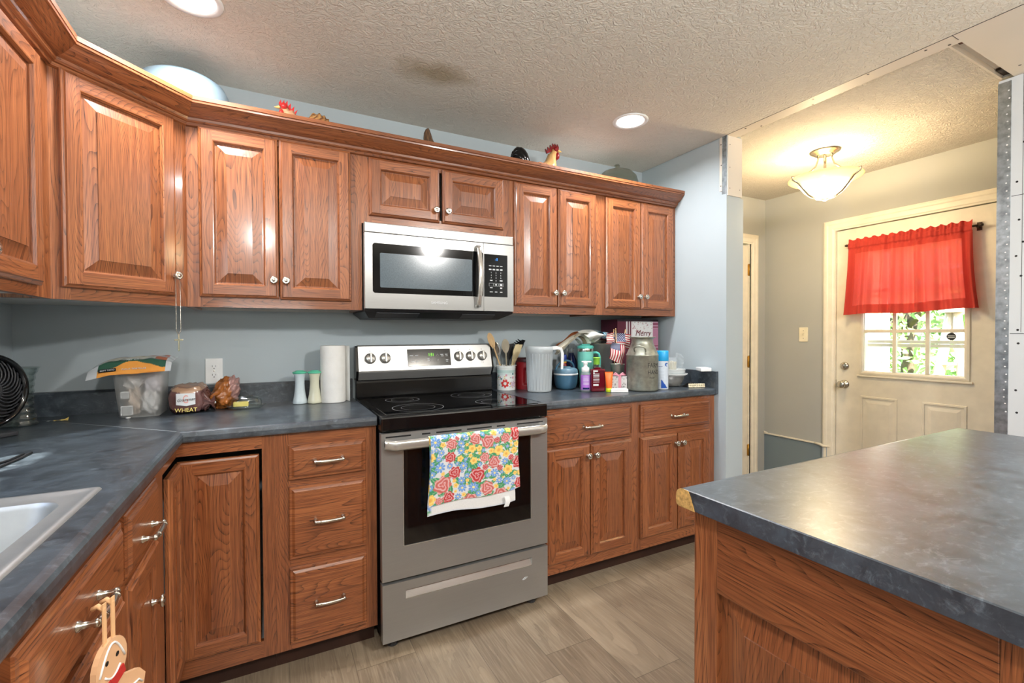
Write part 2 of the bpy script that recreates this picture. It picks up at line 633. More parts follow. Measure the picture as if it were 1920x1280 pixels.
    def sweep(s, prof, path, m=0, g=True, closed_prof=False, side=None):
        """prof [(n, z)] swept along horizontal path [(x, y)], n to the right of travel, mitred"""
        P = [Vector((p[0], p[1], 0)) for p in path]
        n = len(P)
        frames = []
        for i in range(n):
            d0 = (P[i] - P[i - 1]).normalized() if i > 0 else None
            d1 = (P[i + 1] - P[i]).normalized() if i < n - 1 else None
            r0 = Vector((d0.y, -d0.x, 0)) if d0 else None
            r1 = Vector((d1.y, -d1.x, 0)) if d1 else None
            if r0 is None: nn = r1
            elif r1 is None: nn = r0
            else:
                nn = (r0 + r1)
                nn = nn / max(1e-6, nn.dot(r0))
            frames.append(nn)
        k = len(prof)
        for i in range(n - 1):
            vs = [P[i] + frames[i] * a + Vector((0, 0, b)) for a, b in prof] + [P[i + 1] + frames[i + 1] * a + Vector((0, 0, b)) for a, b in prof]
            fs = [(j, j + 1, k + j + 1, k + j) for j in range(k - 1)]
            if closed_prof:
                fs.append((k - 1, 0, k, 2 * k - 1))
            s.add(vs, fs, m, (P[i + 1] - P[i]) if g else None)
        for i, rev in ((0, True), (n - 1, False)):
            vs = [P[i] + frames[i] * a + Vector((0, 0, b)) for a, b in prof]
            f = tuple(range(k))
            s.add(vs, [tuple(reversed(f)) if rev else f], m, (0, 0, 1) if g else None)

    def poly(s, pts, N, t, m=0, g=None):
        """flat outline extruded by t along N"""
        pts = [Vector(p) for p in pts]
        N = Vector(N).normalized()
        n = len(pts)
        vs = pts + [p + N * t for p in pts]
        fs = [tuple(reversed(range(n))), tuple(range(n, 2 * n))]
        for i in range(n):
            j = (i + 1) % n
            fs.append((i, j, n + j, n + i))
        s.add(vs, fs, m, g)

    def mesh(s, vs, fs, P, U, V, N, m=0):
        P, U, V, N = Vector(P), Vector(U), Vector(V), Vector(N)
        s.add([P + U * v[0] + V * v[1] + N * v[2] for v in vs], fs, m)


ROOTM = {}


def tag(o, label, cat=None, group=None):
    o['label'] = label
    if cat: o['category'] = cat
    if group: o['group'] = group
    return o


def thing(name, label, cat, loc, rz=0.0, group=None):
    o = bpy.data.objects.new(name, None)
    o.empty_display_size = 0.05
    COL.objects.link(o)
    o.location = loc
    o.rotation_euler = (0, 0, rz)
    tag(o, label, cat, group)
    ROOTM[o.name] = Matrix.Translation(Vector(loc)) @ Matrix.Rotation(rz, 4, 'Z')
    return o


def build(name, mb, mats, parent=None, loc=(0, 0, 0), label=None, local=False):
    """link the builder's world-space geometry as ONE mesh object"""
    me = bpy.data.meshes.new(name)
    if parent is not None:
        M = ROOTM[parent.name]
    else:
        M = Matrix.Translation(Vector(loc))
    Mi = Matrix.Identity(4) if local else M.inverted()
    me.from_pydata([tuple(Mi @ v) for v in mb.v], [], mb.f)
    if isinstance(mats, str): mats = [mats]
    for k in mats:
        me.materials.append(MATS[k])
    me.polygons.foreach_set('material_index', mb.m)
    me.polygons.foreach_set('use_smooth', mb.sm)
    if mb.anyg:
        uv = me.uv_layers.new(name='UVMap').data
        for p in me.polygons:
            gg = mb.g[p.index]
            if gg is None: continue
            g, off = gg
            pts = [mb.v[i] for i in mb.f[p.index]]
            nrm = Vector((0, 0, 0))
            for i in range(len(pts)):
                a, b = pts[i], pts[(i + 1) % len(pts)]
                nrm += Vector(((a.y - b.y) * (a.z + b.z), (a.z - b.z) * (a.x + b.x), (a.x - b.x) * (a.y + b.y)))
            nrm.normalize()
            ac = nrm.cross(g)
            if ac.length < 0.25:
                ac = g.orthogonal()
            ac.normalize()
            for li in p.loop_indices:
                q = mb.v[mb.f[p.index][li - p.loop_start]]
                uv[li].uv = (ac.dot(q) + off[0], g.dot(q) + off[1])
    if mb.anyc:
        at = me.attributes.new('Col', 'FLOAT_COLOR', 'POINT')
        buf = []
        for c in mb.c: buf += [c[0], c[1], c[2], 1.0]
        at.data.foreach_set('color', buf)
    me.validate()
    me.update()
    o = bpy.data.objects.new(name, me)
    COL.objects.link(o)
    if parent is not None:
        o.parent = parent
        ROOTM[o.name] = M
    else:
        o.location = loc
        ROOTM[o.name] = M
    if label: o['label'] = label
    return o


def structure(name, mb, mats, parent=None, loc=(0, 0, 0)):
    o = build(name, mb, mats, parent, loc)
    if parent is None: o['kind'] = 'structure'
    return o


TXT = {}


def text_geo(body, size, depth=0.0004, font_sx=1.0, shear=0.0):
    key = (body, size, depth, font_sx, shear)
    if key not in TXT:
        cu = bpy.data.curves.new('t', 'FONT')
        cu.body = body
        cu.size = size
        cu.extrude = depth
        cu.shear = shear
        cu.align_x, cu.align_y = 'CENTER', 'CENTER'
        o = bpy.data.objects.new('t', cu)
        COL.objects.link(o)
        dg = bpy.context.evaluated_depsgraph_get()
        me = bpy.data.meshes.new_from_object(o.evaluated_get(dg))
        TXT[key] = ([(v.co.x * font_sx, v.co.y, v.co.z) for v in me.vertices], [tuple(p.vertices) for p in me.polygons])
        bpy.data.objects.remove(o)
        bpy.data.curves.remove(cu)
        bpy.data.meshes.remove(me)
    return TXT[key]


def put_text(mb, body, size, P, U, V, N, m=0, sx=1.0, depth=0.0004, shear=0.0):
    vs, fs = text_geo(body, size, depth, sx, shear)
    mb.mesh(vs, fs, P, U, V, N, m)


X_, Y_, Z_ = Vector((1, 0, 0)), Vector((0, 1, 0)), Vector((0, 0, 1))

# ------------------------------------------------------------------ room shell
# floor
mb = MB()
mb.box(XL, XE, YB, YE + 0.1, -0.05, 0)
structure('floor', mb, 'vinyl_plank')

# ceilings
mb = MB()
mb.box(XL - 0.1, 1.967, YB, 0.1, CEIL, CEIL + 0.05)
structure('ceiling', mb, 'ceiling_plaster')
mb = MB()
mb.box(1.967, XE + 0.1, -1.645, YE + 0.1, ECEIL, ECEIL + 0.04)
structure('ceiling_entry', mb, 'ceiling_entry')

# walls
mb = MB()
mb.box(XL - 0.1, 1.98, 0, 0.1, 0, CEIL + 0.02)
structure('wall_back', mb, 'wall_paint')
mb = MB()   # left wall with the window over the sink (beyond the frame)
for (a, b, z0, z1) in ((-1.2, 0.05, 0, CEIL), (-2.05, -1.2, 0, 1.28), (-2.05, -1.2, 1.98, CEIL), (YB, -2.05, 0, CEIL)):
    mb.box(XL - 0.1, XL, a, b, z0, z1)
structure('wall_left', mb, 'wall_paint')
mb = MB()
mb.box(XL, XR2 + 0.1, YB - 0.1, YB, 0, CEIL)
structure('wall_rear', mb, 'rear_darkened')
for k, (P, U, w, z0, z1) in enumerate((((XL - 0.06, -1.2, 0), (0, -1, 0), 0.85, 1.28, 1.98),)):
    U = Vector(U)
    N = Vector((0, 0, 1)).cross(U)
    mb = MB()
    for (a, b, c, d) in ((0, .05, z0, z1), (w - .05, w, z0, z1), (0, w, z0, z0 + .05), (0, w, z1 - .05, z1), (w / 2 - .02, w / 2 + .02, z0, z1)):
        mb.obox(P, U, Z_, N, a, b, c, d, -0.02, 0.02)
    wo = structure('window_%d' % (k + 1), mb, 'trim_white')
    mb = MB()
    mb.obox(P, U, Z_, N, 0.05, w - 0.05, z0 + 0.05, z1 - 0.05, -0.003, 0.003)
    build('pane', mb, 'pane_glass', wo)

# wall stub at the end of the cabinets, cut where a wall was taken out
mb = MB()
mb.box(XR, XR + 0.121, STUB_Y, YE + 0.1, 0, CEIL + 0.012)
mb.box(XR + 0.121, XR + 0.146, STUB_Y, STUB_Y + 0.03, 0, 2.052)
mb.box(XR + 0.121, XR + 0.137, STUB_Y + 0.03, YE, 0, CEIL + 0.012)
structure('wall_right', mb, 'wall_paint')
mb = MB()   # the patched head of the stub's end: new drywall and a bare corner bead
mb.box(XR + 0.004, XR + 0.126, STUB_Y - 0.006, STUB_Y, 2.058, CEIL, 1)
mb.box(XR - 0.0015, XR, STUB_Y, STUB_Y + 0.030, 2.07, CEIL, 0)
mb.box(XR - 0.003, XR, STUB_Y + 0.030, STUB_Y + 0.046, 2.09, CEIL, 1)
for (y, z) in ((0.036, 2.36), (0.036, 2.12), (0.034, 2.24)):
    mb.disc((XR - 0.0035, STUB_Y + y, z), 0.0035, (-1, 0, 0), 8, 2)
for (x, z) in ((0.02, 2.35), (0.02, 2.22), (0.02, 2.10), (0.105, 2.10)):
    mb.disc((XR + x, STUB_Y - 0.0065, z), 0.003, (0, -1, 0), 8, 2)
structure('trim_1', mb, ['galv_strip', 'drywall', 'screw'])

# drywall strip in the ceiling where the wall was, and the wider patch nearer the camera
mb = MB()
mb.box(1.967, 2.049, -1.690, STUB_Y - 0.004, CEIL, CEIL + 0.012, 0)
mb.box(1.9672, XR2 + 0.1, YB, -1.690, CEIL, CEIL + 0.012, 0)
mb.box(1.9635, 1.9675, YB, STUB_Y, CEIL - 0.0005, CEIL + 0.002, 1)
mb.box(1.967, 2.02, -1.6915, -1.6895, CEIL - 0.0005, CEIL + 0.002, 1)
random.seed(4)
for (x, y) in ((1.985, -0.80), (2.035, -0.86), (1.99, -1.16), (2.04, -1.13), (1.99, -1.60), (2.03, -1.66), (1.98, -1.40),
               (2.30, -1.80), (2.48, -1.735), (2.53, -1.80), (2.30, -2.15), (2.5, -2.2)):
    mb.disc((x, y, CEIL - 0.0006), 0.0055, (0, 0, -1), 8, 1)
structure('ceiling_patch', mb, ['drywall', 'screw'])
mb = MB()   # rough open gap between the old plaster and the patch
mb.box(1.90, XR2 + 0.12, -1.72, -1.59, ECEIL + 0.018, ECEIL + 0.06, 0)
mb.box(1.90, XR2 + 0.12, -1.72, -1.695, CEIL + 0.013, ECEIL + 0.02, 0)  # unseen skirt added to keep sky light out of the gap
mb.box(2.049, 2.056, -1.645, STUB_Y, CEIL + 0.004, ECEIL + 0.004, 0)
mb.box(2.049, XR2, -1.652, -1.644, CEIL + 0.008, ECEIL + 0.02, 0)
mb.box(2.50, XR2, -1.689, -1.655, ECEIL + 0.008, ECEIL + 0.018, 1)
mb.box(2.055, 2.11, -1.689, -1.664, ECEIL + 0.008, ECEIL + 0.018, 1)
structure('ceiling_gap', mb, ['drywall', 'bronze'])

# bare drywall wall on the right with its galvanised corner bead
mb = MB()
mb.box(XR2, XR2 + 0.115, YB, YJ, 0, CEIL, 0)
for z in (0.62, 1.253, 1.87):
    mb.box(XR2 - 0.0004, XR2, YB, YJ - 0.045, z - 0.0012, z + 0.0012, 1)
mb.box(XR2 - 0.0004, XR2, YJ - 0.0805, YJ - 0.079, 1.26, CEIL, 1)
for (dy, z) in ((0.085, 2.27), (0.083, 2.10), (0.062, 1.93), (0.07, 1.76), (0.083, 1.66), (0.062, 1.60), (0.078, 1.51), (0.07, 1.27), (0.072, 1.21), (0.066, 1.0), (0.07, 0.9)):
    mb.disc((XR2 - 0.0006, YJ - dy, z), 0.0048, (-1, 0, 0), 8, 2)
structure('wall_drywall', mb, ['drywall_grey', 'print_dark', 'screw'])
mb = MB()
mb.box(XR2 - 0.0022, XR2, YJ - 0.042, YJ, 0.0, CEIL - 0.012, 0)
mb.box(XR2 - 0.0022, XR2 + 0.03, YJ, YJ + 0.0022, 0.0, CEIL - 0.012, 0)
z = 0.9
while z < 2.36:
    mb.disc((XR2 - 0.0026, YJ - 0.032 + 0.004 * math.sin(z * 40), z), 0.0032, (-1, 0, 0), 8, 1)
    z += 0.034 + 0.012 * math.sin(z * 91)
structure('trim_2', mb, ['galv_strip', 'plastic_white'])

# entry: end wall with an inner door, outer wall with the half-glass door
D2R = 3.236     # right edge of the inner door
mb = MB()
mb.box(XR + 0.12, 2.42, YE, YE + 0.1, 0, ECEIL)
mb.box(2.42, D2R + 0.012, YE, YE + 0.1, 2.045, ECEIL)
mb.box(D2R + 0.012, XE + 0.1, YE, YE + 0.1, 0, ECEIL)
structure('wall_entry_end', mb, 'entry_paint')
DY0, DY1, DZ = -1.424, -0.508, 2.030        # outer door slab
mb = MB()
mb.box(XE, XE + 0.12, DY1 + 0.014, YE + 0.1, 0, ECEIL)
mb.box(XE, XE + 0.12, DY0 - 0.014, DY1 + 0.014, DZ + 0.014, ECEIL)
mb.box(XE, XE + 0.12, -3.2, DY0 - 0.014, 0, ECEIL)
structure('wall_entry_outer', mb, 'entry_paint')
mb = MB()
mb.box(XR2 + 0.115, XE, -3.2, -3.1, 0, ECEIL)
mb.box(XR2 + 0.001, XE + 0.1, -3.2, -1.645, ECEIL, ECEIL + 0.04)
structure('wall_entry_near', mb, 'entry_paint')


def casing(mb, P, U, N, u0, u1, ztop, w=0.078, mm=0):
    """door casing: two legs and a mitred head with a stepped profile"""
    prof = [(0.0, 0.0), (0.0, 0.009), (0.010, 0.011), (0.016, 0.015), (0.044, 0.017), (0.052, 0.021), (0.066, 0.021), (w, 0.017), (w, 0.0)]
    P, U, N = Vector(P), Vector(U), Vector(N)
    rings = []
    for (d, n) in prof:
        rings.append([P + U * (u0 - d) + N * n, P + U * (u0 - d) + Z_ * (ztop + d) + N * n, P + U * (u1 + d) + Z_ * (ztop + d) + N * n, P + U * (u1 + d) + N * n])
    for a, b in zip(rings, rings[1:]):
        for k in range(3):
            mb.quad(a[k], a[k + 1], b[k + 1], b[k], mm)


mb = MB()
casing(mb, (2.42, YE, 0), (1, 0, 0), (0, -1, 0), 0.0, D2R + 0.024 - 2.42, 2.018)
mb.box(D2R + 0.004, D2R + 0.024, YE, YE + 0.09, 0, 2.02)
mb.box(2.40, D2R + 0.024, YE, YE + 0.09, 2.018, 2.04)
structure('trim_3', mb, 'trim_white')
mb = MB()
mb.box(2.424, D2R + 0.001, YE + 0.012, YE + 0.047, 0.008, 2.006)
d2 = structure('door_2', mb, 'door_white')
for z in (1.80, 1.02, 0.265):
    mb = MB()
    mb.box(D2R - 0.004, D2R + 0.018, YE + 0.001, YE + 0.010, z - 0.045, z + 0.045, 0, None, 0.002)
    mb.tube([(D2R + 0.004, YE + 0.002, z - 0.05), (D2R + 0.004, YE + 0.002, z + 0.05)], 0.006, 8, 0)
    build('hinge', mb, 'brass', d2)

mb = MB()
casing(mb, (XE, DY1 + 0.005, 0), (0, -1, 0), (-1, 0, 0), -0.002, DY1 - DY0 + 0.012, DZ + 0.006)
mb.box(XE + 0.001, XE + 0.11, DY1 + 0.004, DY1 + 0.016, 0, DZ + 0.006)
mb.box(XE + 0.001, XE + 0.11, DY0 - 0.016, DY0 - 0.004, 0, DZ + 0.006)
mb.box(XE + 0.001, XE + 0.11, DY0 - 0.016, DY1 + 0.016, DZ + 0.006, DZ + 0.016)
structure('trim_4', mb, 'trim_white')

# torn white edging low on the entry wall, darker blue-grey band below it
mb = MB()
mb.box(XE - 0.002, XE, DY1 + 0.089, YE, 0.0, 0.385)
mb.box(XE - 0.020, XE - 0.0005, DY1 + 0.052, DY1 + 0.086, 0.0, 0.385, 1)
structure('wall_entry_low', mb, ['wall_low_dark', 'trim_grey'])
mb = MB()
mb.box(XE - 0.014, XE, DY1 + 0.10, YE, 0.386, 0.398, 0, None, 0.003)
mb.tube([(XE - 0.008, DY1 + 0.15, 0.392), (XE - 0.012, DY1 + 0.10, 0.388), (XE - 0.026, DY1 + 0.072, 0.383), (XE - 0.026, DY1 + 0.03, 0.388)], [0.008, 0.011, 0.010, 0.004], 8, 0)
mb.tube([(XE - 0.006, YE - 0.03, 0.396), (XE - 0.012, YE - 0.010, 0.402), (XE - 0.012, YE - 0.004, 0.410)], [0.007, 0.007, 0.004], 8, 0)
structure('trim_5', mb, 'trim_white')

# ------------------------------------------------------------------ outer door: half glass over two panels
mb = MB()
FX = XE + 0.006            # room face of the slab (faces -X)
GY0, GY1, GZ0, GZ1 = -1.243, -0.695, 0.985, 1.845   # glass opening
TH = 0.044
for (a, b, c, d) in ((DY0, GY0, 0.012, DZ), (GY1, DY1, 0.012, DZ), (GY0, GY1, 0.012, GZ0), (GY0, GY1, GZ1, DZ)):
    mb.box(FX, FX + TH, a, b, c, d)
door = structure('door_1', mb, 'door_white')


def raised_field(mb, P, U, V, N, w, h, prof, m=0):
    P, U, V, N = Vector(P), Vector(U), Vector(V), Vector(N)
    R = [[P + U * d + V * d + N * n, P + U * (w - d) + V * d + N * n, P + U * (w - d) + V * (h - d) + N * n, P + U * d + V * (h - d) + N * n] for d, n in prof]
    for a, b in zip(R, R[1:]):
        for k in range(4):
            j = (k + 1) % 4
            mb.quad(a[k], a[j], b[j], b[k], m)
    mb.quad(*R[-1], m)


for y1 in (-0.672, -1.034):      # two embossed lower panels
    mb = MB()
    raised_field(mb, (FX, y1, 0.20), (0, -1, 0), Z_, (-1, 0, 0), 0.228, 0.602,
                 [(0, 0), (0.004, 0.006), (0.014, 0.006), (0.018, -0.002), (0.026, -0.001), (0.050, 0.005), (0.054, 0.005)])
    build('raised_panel', mb, 'door_white', door)
mb = MB()     # glazing frame, muntins
raised_field2 = [(-0.032, 0.0), (-0.028, 0.010), (-0.016, 0.012), (-0.006, 0.008), (0.0, -0.008)]
P, U, N = Vector((FX, GY1, GZ0)), Vector((0, -1, 0)), Vector((-1, 0, 0))
w, h = GY1 - GY0, GZ1 - GZ0
R = [[P + U * d + Z_ * d + N * n, P + U * (w - d) + Z_ * d + N * n, P + U * (w - d) + Z_ * (h - d) + N * n, P + U * d + Z_ * (h - d) + N * n] for d, n in raised_field2]
for a, b in zip(R, R[1:]):
    for k in range(4):
        j = (k + 1) % 4
        mb.quad(a[k], a[j], b[j], b[k], 0)
mb.obox(P, U, Z_, N, -0.045, w + 0.045, -0.045, -0.030, 0, 0.014, 0, None, 0.004)
for k in (1, 2):
    mb.obox(P, U, Z_, N, w * k / 3 - 0.011, w * k / 3 + 0.011, 0, h, -0.020, 0.004, 0, None, 0.003)
for k in (1, 2):
    mb.obox(P, U, Z_, N, 0, w, h * k / 3 - 0.011, h * k / 3 + 0.011, -0.020, 0.003, 0, None, 0.003)
build('glazing_bars', mb, 'door_white', door)
mb = MB()
mb.box(FX + 0.016, FX + 0.020, GY0, GY1, GZ0, GZ1)
build('pane', mb, 'pane_glass', door)
for (z, nm) in ((1.012, 'deadbolt'), (0.875, 'door_knob')):
    mb = MB()
    c = (FX, -0.566, z)
    if nm == 'deadbolt':
        mb.lathe([(0.031, 0), (0.031, 0.004), (0.024, 0.012), (0.016, 0.014), (0.001, 0.014)], c, 24, 0, True, (-1, 0, 0))
        mb.box(FX - 0.030, FX - 0.013, -0.570, -0.562, z - 0.014, z + 0.014, 0, None, 0.002)
    else:
        mb.lathe([(0.032, 0), (0.032, 0.005), (0.020, 0.010), (0.012, 0.014), (0.012, 0.030), (0.022, 0.036), (0.028, 0.048), (0.027, 0.058), (0.018, 0.064), (0.001, 0.065)], c, 24, 0, True, (-1, 0, 0))
        mb.box(FX - 0.002, FX + 0.02, DY1 - 0.002, DY1 + 0.003, z - 0.03, z + 0.03, 0)
    build(nm, mb, 'nickel', door)
mb = MB()   # alarm sticker on the pane
c = Vector((FX + 0.0155, -1.175, 1.235))
mb.disc(c, 0.024, (-1, 0, 0), 28, 0)
for dz in (0.004, -0.006):
    mb.box(c.x - 0.0006, c.x - 0.0001, c.y - 0.017, c.y + 0.017, c.z + dz - 0.0022, c.z + dz + 0.0022, 1)
build('sticker', mb, ['dark_grey', 'print_white'], door)
mb = MB()   # storm door beyond the pane
SX = XE + 0.10
for (a, b, c_, d) in ((DY0 - 0.004, DY0 + 0.08, 0.01, DZ), (DY1 - 0.08, DY1 + 0.004, 0.01, DZ), (DY0, DY1, 0.01, 0.16), (DY0, DY1, DZ - 0.08, DZ)):
    mb.box(SX, SX + 0.02, a, b, c_, d)
mb.box(SX, SX + 0.02, DY0, DY1, 1.160, 1.183, 0, None, 0.002)
mb.box(SX, SX + 0.02, DY0, DY1, 1.186, 1.208, 0, None, 0.002)
build('storm_door', mb, 'door_white', door)

# ------------------------------------------------------------------ oak joinery
def rect_rings(mb, P, U, V, N, w, h, prof, m, gmode):
    """mitred rings of a rectangle; gmode 'frame': sides run along U or V, 'V' / 'U': one grain"""
    P, U, V, N = Vector(P), Vector(U), Vector(V), Vector(N)
    R = [[P + U * d + V * d + N * n, P + U * (w - d) + V * d + N * n, P + U * (w - d) + V * (h - d) + N * n, P + U * d + V * (h - d) + N * n] for d, n in prof]
    for k in range(4):
        g = (U if k % 2 == 0 else V) if gmode == 'frame' else (V if gmode == 'V' else U)
        j = (k + 1) % 4
        vs, fs = [], []
        for a in R:
            vs += [a[k], a[j]]
        for i in range(len(R) - 1):
            fs.append((2 * i, 2 * i + 1, 2 * i + 3, 2 * i + 2))
        mb.add(vs, fs, m, g)
    return R[-1]


def panel_door(mb, P, U, V, N, w, h, fwid=0.056, m=0):
    P, U, V, N = Vector(P), Vector(U), Vector(V), Vector(N)
    T = 0.0195
    rect_rings(mb, P, U, V, N, w, h, [(0, 0), (0, 0.010), (0.0025, 0.0130), (0.0085, 0.0155), (0.0115, T)], m, 'frame')
    a, b = 0.0115, fwid - 0.008
    q = lambda u, v: P + U * u + V * v + N * T
    mb.quad(q(a, a), q(b, a), q(b, h - a), q(a, h - a), m, V)
    mb.quad(q(w - b, a), q(w - a, a), q(w - a, h - a), q(w - b, h - a), m, V)
    mb.quad(q(b, a), q(w - b, a), q(w - b, b), q(b, b), m, U)
    mb.quad(q(b, h - b), q(w - b, h - b), q(w - b, h - a), q(b, h - a), m, U)
    rect_rings(mb, P, U, V, N, w, h, [(b, T), (b + 0.003, T - 0.001), (b + 0.008, T - 0.008), (b + 0.008, T - 0.0125)], m, 'frame')
    e = b + 0.008
    s = min(0.036, (min(w, h) - 2 * e) * 0.28)
    # one raised panel, bevels and field share the vertical grain
    Rr = [[P + U * d + V * d + N * n, P + U * (w - d) + V * d + N * n, P + U * (w - d) + V * (h - d) + N * n, P + U * d + V * (h - d) + N * n]
          for d, n in ((e, T - 0.0125), (e + 0.004, T - 0.0125), (e + 0.004 + s, T - 0.0045), (e + 0.004 + s, T - 0.0020))]
    vs = [p for r in Rr for p in r]
    fs = []
    for i in range(3):
        for k in range(4):
            j = (k + 1) % 4
            fs.append((4 * i + k, 4 * i + j, 4 * i + 4 + j, 4 * i + 4 + k))
    fs.append((12, 13, 14, 15))
    mb.add(vs, fs, m, V)


def slab_front(mb, P, U, V, N, w, h, m=0):
    R = [(0, 0), (0, 0.010), (0.0025, 0.0130), (0.010, 0.0140), (0.017, 0.0185), (0.019, 0.0195)]
    P, U, V, N = Vector(P), Vector(U), Vector(V), Vector(N)
    Rr = [[P + U * d + V * d + N * n, P + U * (w - d) + V * d + N * n, P + U * (w - d) + V * (h - d) + N * n, P + U * d + V * (h - d) + N * n] for d, n in R]
    vs = [p for r in Rr for p in r]
    fs = []
    for i in range(len(R) - 1):
        for k in range(4):
            j = (k + 1) % 4
            fs.append((4 * i + k, 4 * i + j, 4 * i + 4 + j, 4 * i + 4 + k))
    b = 4 * (len(R) - 1)
    fs.append((b, b + 1, b + 2, b + 3))
    mb.add(vs, fs, m, U)


def knob(parent, c, N):
    mb = MB()
    mb.lathe([(0.0085, 0), (0.0085, 0.002), (0.0055, 0.005), (0.0050, 0.012), (0.0090, 0.016), (0.0150, 0.0185), (0.0158, 0.0215), (0.0140, 0.0245),
              (0.0095, 0.0255), (0.0080, 0.0240), (0.0060, 0.0268), (0.0001, 0.0275)], c, 20, 0, True, N)
    return build('knob', mb, 'nickel', parent)


def pull(parent, c, A, N, L=0.098):
    """bow pull: two footed posts and an arched bar"""
    c, A, N = Vector(c), Vector(A).normalized(), Vector(N).normalized()
    mb = MB()
    for s in (-1, 1):
        mb.lathe([(0.0085, 0), (0.0085, 0.003), (0.0055, 0.006), (0.0045, 0.018), (0.0068, 0.022), (0.0068, 0.027), (0.003, 0.030), (0.0001, 0.0305)], c + A * (s * L / 2), 14, 0, True, N)
    pts, rs = [], []
    for i in range(15):
        t = -1 + 2 * i / 14
        pts.append(c + A * (t * L * 0.56) + N * (0.0235 + 0.006 * (1 - t * t)))
        rs.append(0.0042 + 0.0022 * (1 - t * t) if abs(t) < 0.93 else 0.0030)
    mb.tube(pts, rs, 10)
    for s in (-0.33, 0.33):
        mb.tube([c + A * (s * L) + N * 0.0275 - A * 0.002, c + A * (s * L) + N * 0.0275 + A * 0.002], 0.0072, 10)
    return build('drawer_pull', mb, 'nickel', parent)


def cabinet(name, label, P, U, N, w, z0, z1, depth, stiles, rails, doors=(), drawers=(), toe=None, group=None, ends=(True, True), under=True, tint='oak', top_open=False):
    """face frame at P along U, outward N.  doors: (u0, u1, z0, z1, knob_u or None, knob_z); drawers: (u0, u1, z0, z1, pull?)"""
    P, U, N = Vector(P), Vector(U).normalized(), Vector(N).normalized()
    t = thing(name, label, 'cabinet', (P.x, P.y, z0 if toe is None else 0), 0, group)
    mb = MB()
    ft = 0.019
    for a, b in stiles:
        mb.obox(P, U, Z_, N, a, b, z0, z1, -ft, 0, 0, Z_)
    st = sorted(stiles)
    for r in rails:
        c, d = r[0], r[1]
        for (a0, a1), (b0, b1) in zip(st, st[1:]):
            if len(r) > 2 and not (r[2] - 1e-6 <= a1 and b0 <= r[3] + 1e-6): continue
            mb.obox(P, U, Z_, N, a1, b0, c, d, -ft, 0, 0, U)
    mb.obox(P, U, Z_, N, 0.0, 0.014, z0, z1, -depth, -ft, 0, Z_)
    mb.obox(P, U, Z_, N, w - 0.014, w, z0, z1, -depth, -ft, 0, Z_)
    mb.obox(P, U, Z_, N, 0.014, w - 0.014, z0 + 0.011, z0 + 0.025, -depth, -ft, 1)
    if not top_open:
        mb.obox(P, U, Z_, N, 0.014, w - 0.014, z1 - 0.02, z1 - 0.006, -depth, -ft, 1)
    mb.obox(P, U, Z_, N, 0.014, w - 0.014, z0, z1, -depth, -depth + 0.006, 1)
    build('cabinet_body', mb, [tint, 'melamine'], t)
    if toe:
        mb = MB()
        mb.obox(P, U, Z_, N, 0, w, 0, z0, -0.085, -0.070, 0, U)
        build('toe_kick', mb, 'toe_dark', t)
    for dspec in doors:
        u0, u1, a, b, ku, kz = dspec[:6]
        mb = MB()
        panel_door(mb, P + U * u0 + Z_ * a, U, Z_, N, u1 - u0, b - a)
        d = build('door', mb, tint, t)
        if ku is not None:
            knob(d, P + U * ku + Z_ * kz + N * 0.0195, N)
    for u0, u1, a, b, pl in drawers:
        mb = MB()
        slab_front(mb, P + U * u0 + Z_ * a, U, Z_, N, u1 - u0, b - a)
        d = build('drawer_front', mb, tint, t)
        if pl:
            pull(d, P + U * (u0 + u1) / 2 + Z_ * ((a + b) / 2 + pl[1] if isinstance(pl, tuple) else (a + b) / 2) + N * 0.0195, U, N)
    return t


UZ0, UZ1, DB, DTp = 1.372, 2.100, 1.412, 2.072
FY = -0.305
random.seed(21)
# wall cabinets
cabinet('wall_cabinet', 'oak wall cabinet at the far left edge, on the left wall', (-0.9638, -1.075, 0), (0, 1, 0), (1, 0, 0), 0.465, UZ0, UZ1, 0.300,
        [(0, 0.04), (0.375, 0.465)], [(UZ0, UZ0 + 0.045), (UZ1 - 0.06, UZ1)], doors=[(0.022, 0.371, 1.403, 2.060, 0.05, 1.46)])
# diagonal corner cabinet: five-sided box
DA, DBp = Vector((-0.9638, -0.61, 0)), Vector((-0.66, -0.305, 0))
DU = (DBp - DA).normalized()
DN = Vector((DU.y, -DU.x, 0))
DL = (DBp - DA).length
tdiag = thing('corner_wall_cabinet', 'oak corner wall cabinet set on the diagonal, one wide door', 'cabinet', (DA.x, DA.y, UZ0))
mb = MB()
for a, b in ((0, 0.05), (DL - 0.05, DL)):
    mb.obox(DA, DU, Z_, DN, a, b, UZ0, UZ1, -0.019, 0, 0, Z_)
for a, b in ((UZ0, UZ0 + 0.05), (UZ1 - 0.045, UZ1)):
    mb.obox(DA, DU, Z_, DN, 0.05, DL - 0.05, a, b, -0.019, 0, 0, DU)
pts = [(XL + 0.002, -0.61), (DA.x, -0.61), (DBp.x, -0.305), (DBp.x, -0.002), (XL + 0.002, -0.002)]
i2 = [(XL + 0.003, -0.609), (DA.x - 0.006, -0.609), (DBp.x - 0.001, -0.305 + 0.006), (DBp.x - 0.001, -0.003), (XL + 0.003, -0.003)]
for z in (UZ0 + 0.011, UZ1 - 0.02):
    mb.poly([(x - DN.x * 0.014 * (k in (1, 2)), y - DN.y * 0.014 * (k in (1, 2)), z) for k, (x, y) in enumerate(i2)], (0, 0, 1), 0.014, 1)
mb.box(DBp.x - 0.012, DBp.x, -0.300, -0.002, UZ0, UZ1, 0, Z_)
mb.box(XL + 0.002, DA.x - 0.004, -0.61, -0.598, UZ0, UZ1, 0, Z_)
build('cabinet_body', mb, ['oak', 'melamine'], tdiag)
mb = MB()
